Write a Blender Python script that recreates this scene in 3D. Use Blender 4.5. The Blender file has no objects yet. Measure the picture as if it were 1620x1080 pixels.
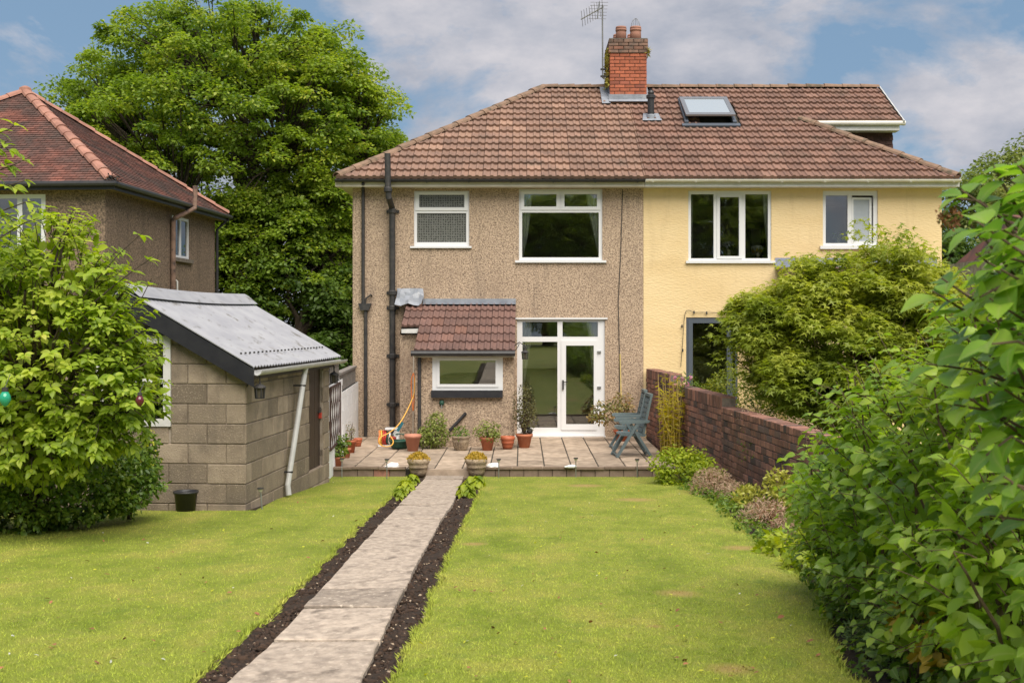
import bpy, math, random
import numpy as np
from mathutils import Vector, Matrix, Euler
random.seed(11)
rng = np.random.default_rng(11)
R = math.radians
scene = bpy.context.scene
COL = scene.collection

# ------------------------------------------------------------------ camera
F = 1850.0          # focal length in photo pixels (photo 1620 wide)
CX, CY, CZ = 826.0, 515.0, 2.303
cam_d = bpy.data.cameras.new('camera')
cam = bpy.data.objects.new('camera', cam_d)
COL.objects.link(cam)
cam.location = (0, 0, CZ)
cam.rotation_euler = (R(90), 0, 0)
cam_d.sensor_width = 36.0
cam_d.lens = F / 1620 * 36
cam_d.shift_x = -16 / 1620
cam_d.shift_y = -25 / 1620
cam_d.clip_start = 0.1
cam_d.clip_end = 2000
cam_d.dof.use_dof = True
cam_d.dof.focus_distance = 19.0
cam_d.dof.aperture_fstop = 8.0
scene.camera = cam

# ------------------------------------------------------------------ world / sun / exposure
SUN_EL, SUN_AZ = R(56), R(160)       # azimuth clockwise from +Y: the sun stands behind the camera, to the right
world = bpy.data.worlds.new('World')
scene.world = world
world.use_nodes = True
wt = world.node_tree
wt.nodes.clear()
def wn(t, **k):
    n = wt.nodes.new(t)
    for a, b in k.items(): setattr(n, a, b)
    return n
out = wn('ShaderNodeOutputWorld'); bg = wn('ShaderNodeBackground')
sky = wn('ShaderNodeTexSky', sky_type='NISHITA', sun_disc=False)
sky.sun_elevation = SUN_EL; sky.sun_rotation = SUN_AZ
sky.air_density = 1.0; sky.dust_density = 0.6; sky.ozone_density = 2.0
tc = wn('ShaderNodeTexCoord')
mp = wn('ShaderNodeMapping'); mp.inputs['Scale'].default_value = (1, 1, 2.0); mp.inputs['Location'].default_value = (3.1, 1.7, 0.45)
nz = wn('ShaderNodeTexNoise'); nz.inputs['Scale'].default_value = 4.6; nz.inputs['Detail'].default_value = 9; nz.inputs['Roughness'].default_value = 0.6
nz.inputs['Distortion'].default_value = 0.25
cr = wn('ShaderNodeValToRGB'); cr.color_ramp.elements[0].position = 0.425; cr.color_ramp.elements[1].position = 0.535
n2 = wn('ShaderNodeTexNoise'); n2.inputs['Scale'].default_value = 8.0; n2.inputs['Detail'].default_value = 10; n2.inputs['Roughness'].default_value = .6
cc = wn('ShaderNodeValToRGB')
cc.color_ramp.elements[0].position = 0.34; cc.color_ramp.elements[0].color = (2.5, 2.85, 3.55, 1)
cc.color_ramp.elements[1].position = 0.68; cc.color_ramp.elements[1].color = (5.1, 4.95, 5.2, 1)
tint = wn('ShaderNodeMixRGB', blend_type='MIX'); tint.inputs['Fac'].default_value = 0.8
tint.inputs['Color2'].default_value = (1.6, 2.55, 3.7, 1)     # pale blue between the clouds
mix = wn('ShaderNodeMixRGB')
L = wt.links.new
L(tc.outputs['Generated'], mp.inputs['Vector']); L(mp.outputs['Vector'], nz.inputs['Vector']); L(mp.outputs['Vector'], n2.inputs['Vector'])
L(nz.outputs['Fac'], cr.inputs['Fac']); L(n2.outputs['Fac'], cc.inputs['Fac'])
L(sky.outputs['Color'], tint.inputs['Color1'])
L(cr.outputs['Color'], mix.inputs['Fac']); L(tint.outputs['Color'], mix.inputs['Color1']); L(cc.outputs['Color'], mix.inputs['Color2'])
L(mix.outputs['Color'], bg.inputs['Color']); bg.inputs['Strength'].default_value = 0.0335
L(bg.outputs['Background'], out.inputs['Surface'])

sun_d = bpy.data.lights.new('sun', 'SUN'); sun_d.energy = 1.5; sun_d.angle = R(60); sun_d.color = (1.0, 0.93, 0.82)
sun = bpy.data.objects.new('sun', sun_d); COL.objects.link(sun)
sdir = Vector((math.sin(SUN_AZ) * math.cos(SUN_EL), math.cos(SUN_AZ) * math.cos(SUN_EL), math.sin(SUN_EL)))
sun.rotation_euler = sdir.to_track_quat('Z', 'Y').to_euler()
sun.location = (10, -10, 20)
vs = scene.view_settings
scene.display_settings.display_device = 'sRGB'
vs.view_transform = 'Standard'; vs.look = 'None'; vs.gamma = 1.0; vs.exposure = 2.0; vs.use_curve_mapping = False
scene.cycles.max_bounces = 6; scene.cycles.transparent_max_bounces = 12
scene.cycles.diffuse_bounces = 3; scene.cycles.glossy_bounces = 3; scene.cycles.transmission_bounces = 4

# ------------------------------------------------------------------ pixel <-> place
def PX(px, Y): return (px - CX) / F * Y
def PZ(py, Y): return CZ - (py - CY) / F * Y
def P(px, py, Y): return Vector((PX(px, Y), Y, PZ(py, Y)))
GS, G0 = 0.0584, 0.986
PATIO_Y = 18.77
def gz(Y):
    if Y > PATIO_Y: return G0 - GS * PATIO_Y
    return G0 - GS * max(Y, -3)
def G(px, py):                      # point on the sloping garden seen at a pixel
    Y = (CZ - G0) * F / (py - 623.0)
    return Vector((PX(px, Y), Y, gz(Y)))
def hit(px, py, p0, n):
    d = Vector(((px - CX) / F, 1, -(py - CY) / F)); o = Vector((0, 0, CZ))
    t = (Vector(p0) - o).dot(n) / d.dot(n)
    return o + d * t

# ------------------------------------------------------------------ materials
def mat(name, c1, c2=None, rough=0.8, scale=8.0, detail=6, lo=0.35, hi=0.65, rnd=0.0, bump=0.0, bscale=None, bdist=0.02,
        speck=None, speck_scale=40, speck_lo=0.0, speck_hi=0.25, stain=None, stain_scale=0.7, stain_lo=0.5, stain_hi=0.75,
        metallic=0.0, spec=0.4, vscale=None, coord_scale=(1, 1, 1), alt=None, streak=None):
    m = bpy.data.materials.new(name); m.use_nodes = True
    t = m.node_tree; ns = t.nodes; lk = t.links.new
    b = ns['Principled BSDF']
    b.inputs['Roughness'].default_value = rough; b.inputs['Metallic'].default_value = metallic
    b.inputs['Specular IOR Level'].default_value = spec
    g = ns.new('ShaderNodeNewGeometry')
    mpn = ns.new('ShaderNodeMapping'); mpn.inputs['Scale'].default_value = coord_scale
    lk(g.outputs['Position'], mpn.inputs['Vector'])
    pos = mpn.outputs['Vector']
    def noise(s, d=6, rg=0.55):
        n = ns.new('ShaderNodeTexNoise'); n.inputs['Scale'].default_value = s; n.inputs['Detail'].default_value = d
        n.inputs['Roughness'].default_value = rg
        lk(pos, n.inputs['Vector']); return n.outputs['Fac']
    def ramp(sock, a, bb):
        r = ns.new('ShaderNodeMapRange'); r.inputs[1].default_value = a; r.inputs[2].default_value = bb
        lk(sock, r.inputs[0]); return r.outputs[0]
    def mixc(fac, A, B, mode='MIX'):
        x = ns.new('ShaderNodeMixRGB'); x.blend_type = mode
        if isinstance(fac, (int, float)): x.inputs['Fac'].default_value = fac
        else: lk(fac, x.inputs['Fac'])
        for i, v in ((1, A), (2, B)):
            if isinstance(v, tuple): x.inputs[i].default_value = (*v, 1)
            else: lk(v, x.inputs[i])
        return x.outputs['Color']
    c = mixc(ramp(noise(scale, detail), lo, hi), c1, c2 or c1)
    oi = ns.new('ShaderNodeObjectInfo'); at = ns.new('ShaderNodeAttribute'); at.attribute_name = 'rnd'
    ad = ns.new('ShaderNodeMath'); ad.operation = 'ADD'; lk(oi.outputs['Random'], ad.inputs[0]); lk(at.outputs['Fac'], ad.inputs[1])
    fr = ns.new('ShaderNodeMath'); fr.operation = 'FRACT'; lk(ad.outputs[0], fr.inputs[0])
    if alt:                                   # some pieces have another colour
        c = mixc(ramp(fr.outputs[0], alt[1], alt[1] + 0.25), c, alt[0])
    if rnd:
        fr2 = ns.new('ShaderNodeMath'); fr2.operation = 'MULTIPLY'; lk(fr.outputs[0], fr2.inputs[0]); fr2.inputs[1].default_value = 7.31
        fr3 = ns.new('ShaderNodeMath'); fr3.operation = 'FRACT'; lk(fr2.outputs[0], fr3.inputs[0])
        hv = ns.new('ShaderNodeHueSaturation')
        r = ns.new('ShaderNodeMapRange'); r.inputs[3].default_value = 1 - rnd; r.inputs[4].default_value = 1 + rnd
        lk(fr3.outputs[0], r.inputs[0]); lk(r.outputs[0], hv.inputs['Value']); lk(c, hv.inputs['Color']); c = hv.outputs['Color']
    if speck:
        v = ns.new('ShaderNodeTexVoronoi'); v.inputs['Scale'].default_value = speck_scale; lk(pos, v.inputs['Vector'])
        sx = ns.new('ShaderNodeSeparateColor'); lk(v.outputs['Color'], sx.inputs[0])
        c = mixc(ramp(sx.outputs[0], speck_hi, speck_lo), c, speck)
    if stain:
        c = mixc(ramp(noise(stain_scale, 5), stain_lo, stain_hi), c, stain)
    if streak:                                # rain streaks and damp marks
        m2 = ns.new('ShaderNodeMapping'); m2.inputs['Scale'].default_value = (2.6, 2.6, .32); lk(g.outputs['Position'], m2.inputs['Vector'])
        sn = ns.new('ShaderNodeTexNoise'); sn.inputs['Scale'].default_value = 1.4; sn.inputs['Detail'].default_value = 7; sn.inputs['Roughness'].default_value = .65; lk(m2.outputs[0], sn.inputs['Vector'])
        sr = ns.new('ShaderNodeMapRange'); sr.inputs[1].default_value = streak[1]; sr.inputs[2].default_value = streak[1] + .2; sr.inputs[4].default_value = streak[2]; lk(sn.outputs['Fac'], sr.inputs[0])
        c = mixc(sr.outputs[0], c, streak[0])
    lk(c, b.inputs['Base Color'])
    if bump:
        bn = ns.new('ShaderNodeBump'); bn.inputs['Strength'].default_value = bump; bn.inputs['Distance'].default_value = bdist
        if vscale:
            v = ns.new('ShaderNodeTexVoronoi'); v.inputs['Scale'].default_value = vscale; lk(pos, v.inputs['Vector']); lk(v.outputs['Distance'], bn.inputs['Height'])
            bn.invert = True
        else:
            lk(noise(bscale or scale * 3, 6), bn.inputs['Height'])
        lk(bn.outputs['Normal'], b.inputs['Normal'])
    return m

def leaf_mat(name, dark, mid, light, trans=0.35, rough=0.45, scale=1.2, spec=0.35, yellow=None, back=None):
    m = bpy.data.materials.new(name); m.use_nodes = True
    t = m.node_tree; ns = t.nodes; lk = t.links.new
    gain = 1.5; dark, mid, light = [tuple(min(v * gain, .62) for v in q) for q in (dark, mid, light)]
    if yellow: yellow = tuple(min(v * gain, .65) for v in yellow)
    trans = min(trans * 1.25, .5)
    b = ns['Principled BSDF']; b.inputs['Roughness'].default_value = rough; b.inputs['Specular IOR Level'].default_value = spec
    oi = ns.new('ShaderNodeObjectInfo'); at = ns.new('ShaderNodeAttribute'); at.attribute_name = 'rnd'
    ad = ns.new('ShaderNodeMath'); ad.operation = 'ADD'; lk(oi.outputs['Random'], ad.inputs[0]); lk(at.outputs['Fac'], ad.inputs[1])
    fr = ns.new('ShaderNodeMath'); fr.operation = 'FRACT'; lk(ad.outputs[0], fr.inputs[0])
    g = ns.new('ShaderNodeNewGeometry')
    n = ns.new('ShaderNodeTexNoise'); n.inputs['Scale'].default_value = scale; n.inputs['Detail'].default_value = 3; lk(g.outputs['Position'], n.inputs['Vector'])
    a2 = ns.new('ShaderNodeMath'); a2.operation = 'MULTIPLY_ADD'; lk(fr.outputs[0], a2.inputs[0]); a2.inputs[1].default_value = 0.55
    a3 = ns.new('ShaderNodeMapRange'); a3.inputs[1].default_value = 0.3; a3.inputs[2].default_value = 0.7; a3.inputs[4].default_value = 0.45
    lk(n.outputs['Fac'], a3.inputs[0]); lk(a3.outputs[0], a2.inputs[2])
    r = ns.new('ShaderNodeValToRGB'); e = r.color_ramp.elements
    e[0].position = 0.08; e[0].color = (*dark, 1); e[1].position = 0.9; e[1].color = (*light, 1)
    k = e.new(0.5); k.color = (*mid, 1)
    if yellow:
        k = e.new(0.97); k.color = (*yellow, 1)
    lk(a2.outputs[0], r.inputs['Fac'])
    rb_ = ns.new('ShaderNodeAttribute'); rb_.attribute_name = 'rib'
    pw_ = ns.new('ShaderNodeMath'); pw_.operation = 'POWER'; lk(rb_.outputs['Fac'], pw_.inputs[0]); pw_.inputs[1].default_value = 9
    pm_ = ns.new('ShaderNodeMath'); pm_.operation = 'MULTIPLY'; lk(pw_.outputs[0], pm_.inputs[0]); pm_.inputs[1].default_value = .45
    rx_ = ns.new('ShaderNodeMixRGB'); lk(pm_.outputs[0], rx_.inputs['Fac']); lk(r.outputs['Color'], rx_.inputs[1]); rx_.inputs[2].default_value = (.42, .46, .16, 1)
    r = rx_
    lk(r.outputs['Color'], b.inputs['Base Color'])
    tr = ns.new('ShaderNodeBsdfTranslucent')
    hs = ns.new('ShaderNodeHueSaturation'); hs.inputs['Saturation'].default_value = 1.1; hs.inputs['Value'].default_value = 1.25
    lk(r.outputs['Color'], hs.inputs['Color']); lk(hs.outputs['Color'], tr.inputs['Color'])
    mx = ns.new('ShaderNodeMixShader'); mx.inputs['Fac'].default_value = trans
    lk(b.outputs[0], mx.inputs[1]); lk(tr.outputs[0], mx.inputs[2])
    lk(mx.outputs[0], ns['Material Output'].inputs['Surface'])
    return m

def glass_mat(name, tint=(1, 1, 1), rough=0.0, ior=1.6, extra=0.02):
    m = bpy.data.materials.new(name); m.use_nodes = True
    t = m.node_tree; ns = t.nodes; lk = t.links.new
    ns.remove(ns['Principled BSDF'])
    tr = ns.new('ShaderNodeBsdfTransparent'); tr.inputs[0].default_value = (*tint, 1)
    gl = ns.new('ShaderNodeBsdfGlossy'); gl.inputs['Roughness'].default_value = rough
    fs = ns.new('ShaderNodeFresnel'); fs.inputs[0].default_value = ior
    ad = ns.new('ShaderNodeMath'); ad.operation = 'ADD'; lk(fs.outputs[0], ad.inputs[0]); ad.inputs[1].default_value = extra
    mx = ns.new('ShaderNodeMixShader'); lk(ad.outputs[0], mx.inputs[0]); lk(tr.outputs[0], mx.inputs[1]); lk(gl.outputs[0], mx.inputs[2])
    lk(mx.outputs[0], ns['Material Output'].inputs['Surface'])
    return m

M = {}
M['dash'] = mat('pebbledash', (.23, .165, .115), (.545, .41, .295), rough=.95, scale=30, detail=6, lo=.33, hi=.58, speck=(.14, .10, .075), speck_scale=75, speck_lo=.05, speck_hi=.22,
                streak=((.19, .145, .11), .54, .6), stain=(.27, .195, .14), stain_scale=1.1, stain_lo=.52, stain_hi=.90, bump=.5, vscale=50, bdist=.015)
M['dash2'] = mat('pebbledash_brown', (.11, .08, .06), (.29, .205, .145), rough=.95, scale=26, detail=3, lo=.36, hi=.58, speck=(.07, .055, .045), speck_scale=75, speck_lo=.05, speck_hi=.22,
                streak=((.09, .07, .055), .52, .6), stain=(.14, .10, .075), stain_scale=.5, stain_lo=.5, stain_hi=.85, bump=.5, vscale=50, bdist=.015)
M['yellow'] = mat('yellow_render', (.76, .585, .33), (.72, .54, .29), rough=.9, scale=1.5, streak=((.50, .37, .20), .56, .4), stain=(.62, .45, .23), stain_scale=.8, stain_lo=.55, stain_hi=.9,
                  bump=.38, bscale=24, bdist=.03, coord_scale=(.55, 1, 1.6))
M['tile'] = mat('concrete_tile', (.265, .158, .115), (.185, .115, .088), rough=.9, scale=3.0, rnd=.12, bump=.4, bscale=70, bdist=.006,
                stain=(.13, .10, .078), stain_scale=1.3, stain_lo=.6, stain_hi=.85, alt=((.31, .19, .135), .78))
M['tile_r'] = mat('concrete_tile_brown', (.22, .122, .09), (.16, .093, .072), rough=.9, scale=3.0, rnd=.14, bump=.4, bscale=70, bdist=.006,
                  stain=(.13, .095, .07), stain_scale=1.2, stain_lo=.58, stain_hi=.82, alt=((.265, .155, .115), .84))
M['tile_p'] = mat('plum_tile', (.175, .098, .08), (.13, .075, .064), rough=.8, scale=3.0, rnd=.16, bump=.3, bscale=60, bdist=.005, alt=((.24, .115, .078), .88))
M['ridge'] = mat('weathered_ridge', (.26, .165, .115), (.17, .115, .08), rough=.95, scale=6, rnd=.12, bump=.6, bscale=40, bdist=.01, stain=(.09, .075, .05), stain_scale=5, stain_lo=.55, stain_hi=.7)
M['clay'] = mat('red_clay_tile', (.185, .072, .052), (.10, .052, .043), rough=.85, scale=2.2, rnd=.3, stain=(.075, .05, .042), stain_scale=1.1, stain_lo=.45, stain_hi=.65)
M['clay_ridge'] = mat('red_clay_ridge', (.40, .20, .145), (.29, .14, .105), rough=.85, scale=4, rnd=.14, stain=(.24, .16, .12), stain_scale=3, stain_lo=.6, stain_hi=.8)
M['brick_o'] = mat('orange_brick', (.43, .13, .068), (.32, .10, .058), rough=.9, scale=14, rnd=.2, bump=.5, bscale=50, bdist=.006, alt=((.27, .09, .06), .75), stain=(.17, .10, .07), stain_scale=2.5, stain_lo=.6, stain_hi=.8)
M['brick_head'] = mat('sooty_brick', (.23, .135, .10), (.12, .085, .07), rough=.95, scale=8, rnd=.2, bump=.5, bscale=50, bdist=.006, alt=((.38, .12, .065), .8))
M['brick'] = mat('garden_brick', (.35, .165, .115), (.21, .112, .088), rough=.92, scale=16, rnd=.35, bump=.8, bscale=40, bdist=.012, alt=((.12, .085, .078), .72), stain=(.085, .062, .054), stain_scale=3.2, stain_lo=.5, stain_hi=.74, coord_scale=(1, 1, .35))
M['mortar'] = mat('mortar', (.20, .17, .14), (.12, .10, .085), rough=.95, scale=12, bump=.5, bscale=40)
M['mortar_d'] = mat('dark_mortar', (.07, .06, .045), (.035, .032, .026), rough=.95, scale=12)
M['block'] = mat('concrete_block', (.32, .255, .19), (.225, .175, .13), rough=.95, scale=5, rnd=.24, streak=((.12, .095, .075), .54, .55), alt=((.215, .17, .125), .62), speck=(.36, .29, .22), speck_scale=110, speck_lo=.0, speck_hi=.14, bump=.8, bscale=70, bdist=.012,
                 stain=(.12, .10, .08), stain_scale=1.8, stain_lo=.55, stain_hi=.8)
M['block_mortar'] = mat('block_mortar', (.24, .19, .145), (.38, .32, .265), rough=.95, scale=6, stain=(.46, .40, .35), stain_scale=4, stain_lo=.6, stain_hi=.7)
M['white_blk'] = mat('white_painted_block', (.84, .84, .85), (.78, .78, .79), rough=.7, scale=5, bump=.3, bscale=20, stain=(.5, .5, .48), stain_scale=2, stain_lo=.65, stain_hi=.9)
M['screen'] = mat('grey_screen_block', (.24, .21, .19), (.16, .145, .13), rough=.9, scale=9)
M['upvc'] = mat('white_upvc', (.72, .72, .73), rough=.28, spec=.5)
M['white_paint'] = mat('white_paint', (.64, .63, .61), (.57, .56, .54), rough=.55, scale=9)
M['cream'] = mat('cream_fascia', (.58, .53, .44), (.50, .45, .37), rough=.6, scale=4)
M['white_gutter'] = mat('white_gutter', (.70, .68, .62), (.60, .57, .50), rough=.45, scale=3)
M['grey_gutter'] = mat('pale_grey_plastic', (.50, .50, .49), (.42, .42, .41), rough=.45, scale=5)
M['black'] = mat('black_plastic', (.022, .022, .025), (.035, .034, .035), rough=.42, scale=7)
M['iron'] = mat('black_iron', (.022, .022, .024), (.05, .045, .042), rough=.6, scale=10)
M['black_paint'] = mat('black_paint', (.014, .014, .019), (.024, .024, .028), rough=.5, scale=6, stain=(.07, .065, .06), stain_scale=3, stain_lo=.62, stain_hi=.8)
M['lead'] = mat('lead', (.27, .29, .33), (.20, .215, .25), rough=.5, scale=6, bump=.4, bscale=14, bdist=.02, stain=(.42, .43, .45), stain_scale=4, stain_lo=.6, stain_hi=.75)
M['lead_b'] = mat('blue_lead', (.27, .30, .40), (.22, .24, .33), rough=.5, scale=5)
M['roof_sheet'] = mat('pale_roof_sheet', (.34, .34, .36), (.275, .275, .30), rough=.55, scale=2.2, stain=(.15, .14, .125), stain_scale=4.0, stain_lo=.58, stain_hi=.72, coord_scale=(1.6, 1, 1.6))
M['rust'] = mat('rusty_pipe', (.16, .10, .075), (.25, .16, .12), rough=.85, scale=7, stain=(.07, .05, .045), stain_scale=6, stain_lo=.55, stain_hi=.65)
M['slate_grey'] = mat('grey_aluminium', (.085, .10, .125), rough=.4)
M['room'] = mat('dim_room_wall', (.62, .58, .50), (.55, .51, .44), rough=.9, scale=1)
M['carpet'] = mat('room_floor', (.20, .185, .17), (.16, .15, .14), rough=.9, scale=3)
M['curtain'] = mat('net_curtain', (.82, .81, .77), (.76, .75, .71), rough=.9, scale=9)
M['glass'] = glass_mat('window_glass', tint=(.92, .94, .91), ior=1.7, extra=.09)
M['frost'] = mat('frosted_glass', (.40, .43, .47), (.36, .39, .43), rough=.18, scale=4, spec=.6)
M['skyglass'] = mat('rooflight_glass', (.32, .36, .40), rough=.06, spec=1.0)
M['slab'] = mat('paving_slab', (.40, .31, .235), (.28, .215, .16), rough=.9, scale=6, lo=.4, hi=.6, rnd=.2, bump=.45, bscale=14, bdist=.012, stain=(.19, .145, .105), stain_scale=2.2, stain_lo=.54, stain_hi=.8)
M['path'] = mat('path_slab', (.44, .36, .29), (.275, .222, .18), rough=.92, scale=17, detail=14, lo=.34, hi=.64, rnd=.20, bump=.9, bscale=10, bdist=.03, stain=(.17, .135, .108), stain_scale=7, stain_lo=.56, stain_hi=.72, speck=(.50, .42, .34), speck_scale=60, speck_lo=.0, speck_hi=.09, coord_scale=(1, .7, 1))
M['kerb'] = mat('kerb_stone', (.24, .175, .13), (.17, .12, .09), rough=.92, scale=7, rnd=.12, bump=.5, bscale=30, bdist=.01)
M['soil'] = mat('bed_soil', (.050, .030, .019), (.028, .018, .012), rough=1.0, scale=18, bump=1.0, bscale=34, bdist=.05)
M['clod'] = mat('soil_clod', (.062, .036, .023), (.030, .019, .013), rough=1.0, scale=20, rnd=.3)
M['pebble'] = mat('pale_pebble', (.42, .33, .24), (.30, .22, .15), rough=.8, scale=20, rnd=.3)
M['terra'] = mat('terracotta', (.46, .165, .085), (.38, .13, .07), rough=.75, scale=5, stain=(.50, .27, .18), stain_scale=7, stain_lo=.6, stain_hi=.75)
M['terra_d'] = mat('orange_pot', (.42, .115, .05), (.35, .095, .045), rough=.5, scale=5)
M['terra_p'] = mat('pink_terracotta', (.50, .22, .145), (.42, .18, .12), rough=.7, scale=5)
M['stone'] = mat('stone_planter', (.40, .31, .21), (.27, .205, .14), rough=.95, scale=16, bump=.7, bscale=36, bdist=.02, stain=(.16, .12, .085), stain_scale=5, stain_lo=.5, stain_hi=.75)
M['chair'] = mat('green_grey_plastic', (.125, .165, .175), (.10, .135, .145), rough=.5, scale=4)
M['hose'] = mat('yellow_hose', (.70, .37, .06), rough=.5)
M['red'] = mat('red_plastic', (.45, .045, .03), rough=.45)
M['orange'] = mat('orange_hose', (.68, .19, .05), rough=.5)
M['green_pl'] = mat('green_plastic', (.02, .075, .05), (.015, .06, .04), rough=.5, scale=6)
M['teal'] = mat('teal_plastic', (.02, .13, .17), rough=.45)
M['bark'] = mat('bark', (.085, .062, .045), (.045, .034, .026), rough=.95, scale=7, bump=.7, bscale=22, bdist=.03, coord_scale=(1, 1, .3))
M['twig'] = mat('twig', (.13, .09, .055), (.08, .055, .035), rough=.9, scale=9)
M['cane'] = mat('yellow_cane', (.50, .36, .10), (.38, .30, .09), rough=.6, scale=9)
M['door_brown'] = mat('dark_brown_timber', (.042, .026, .019), (.030, .019, .014), rough=.45, scale=12, coord_scale=(8, 8, .5), rnd=.12)
M['tilehang'] = mat('brown_cladding', (.085, .042, .033), (.06, .03, .025), rough=.85, scale=6, rnd=.2)
M['steel'] = mat('dull_steel', (.35, .35, .36), rough=.4, metallic=.8)
M['aerial'] = mat('aerial_metal', (.22, .22, .22), rough=.5, metallic=.4)
M['lamp_glass'] = mat('lamp_glass', (.40, .38, .30), rough=.15, spec=.6)
M['lamp_dim'] = mat('dim_lamp_glass', (.10, .085, .06), rough=.5, spec=.3)
M['white_stone'] = mat('white_stone', (.80, .80, .80), (.72, .72, .72), rough=.8, scale=10, bump=.3, bscale=20)
M['moss'] = leaf_mat('moss', (.13, .12, .02), (.20, .17, .03), (.26, .22, .04), trans=.1, rough=.9)
M['pink'] = leaf_mat('pink_petal', (.36, .13, .19), (.40, .19, .26), (.42, .26, .32), trans=.3)
M['white_petal'] = leaf_mat('white_petal', (.70, .66, .52), (.75, .72, .62), (.78, .76, .70), trans=.3)
M['yellow_petal'] = leaf_mat('yellow_petal', (.72, .36, .03), (.78, .48, .04), (.80, .55, .06), trans=.3)
M['green_gl'] = mat('green_lamp_glass', (.02, .30, .17), rough=.1, spec=.7)
M['red_gl'] = mat('red_lamp_glass', (.10, .012, .02), rough=.1, spec=.7)
M['dead'] = mat('dried_flower', (.30, .13, .06), (.20, .085, .045), rough=.9, scale=30, rnd=.3)

def pattern_glass():
    m = mat('patterned_glass', (.115, .115, .105), rough=.25, spec=.5)
    t = m.node_tree; ns = t.nodes; lk = t.links.new; b = ns['Principled BSDF']
    g = ns.new('ShaderNodeNewGeometry'); mpn = ns.new('ShaderNodeMapping'); mpn.inputs['Scale'].default_value = (1, 0.0, 1)
    lk(g.outputs['Position'], mpn.inputs['Vector'])
    v = ns.new('ShaderNodeTexVoronoi'); v.inputs['Scale'].default_value = 20; v.inputs['Randomness'].default_value = .25; lk(mpn.outputs[0], v.inputs['Vector'])
    r = ns.new('ShaderNodeValToRGB'); e = r.color_ramp.elements
    e[0].position = .22; e[0].color = (.025, .025, .02, 1); e[1].position = .42; e[1].color = (.15, .15, .135, 1)
    lk(v.outputs['Distance'], r.inputs['Fac']); lk(r.outputs['Color'], b.inputs['Base Color'])
    return m
M['pattern'] = pattern_glass()

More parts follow.
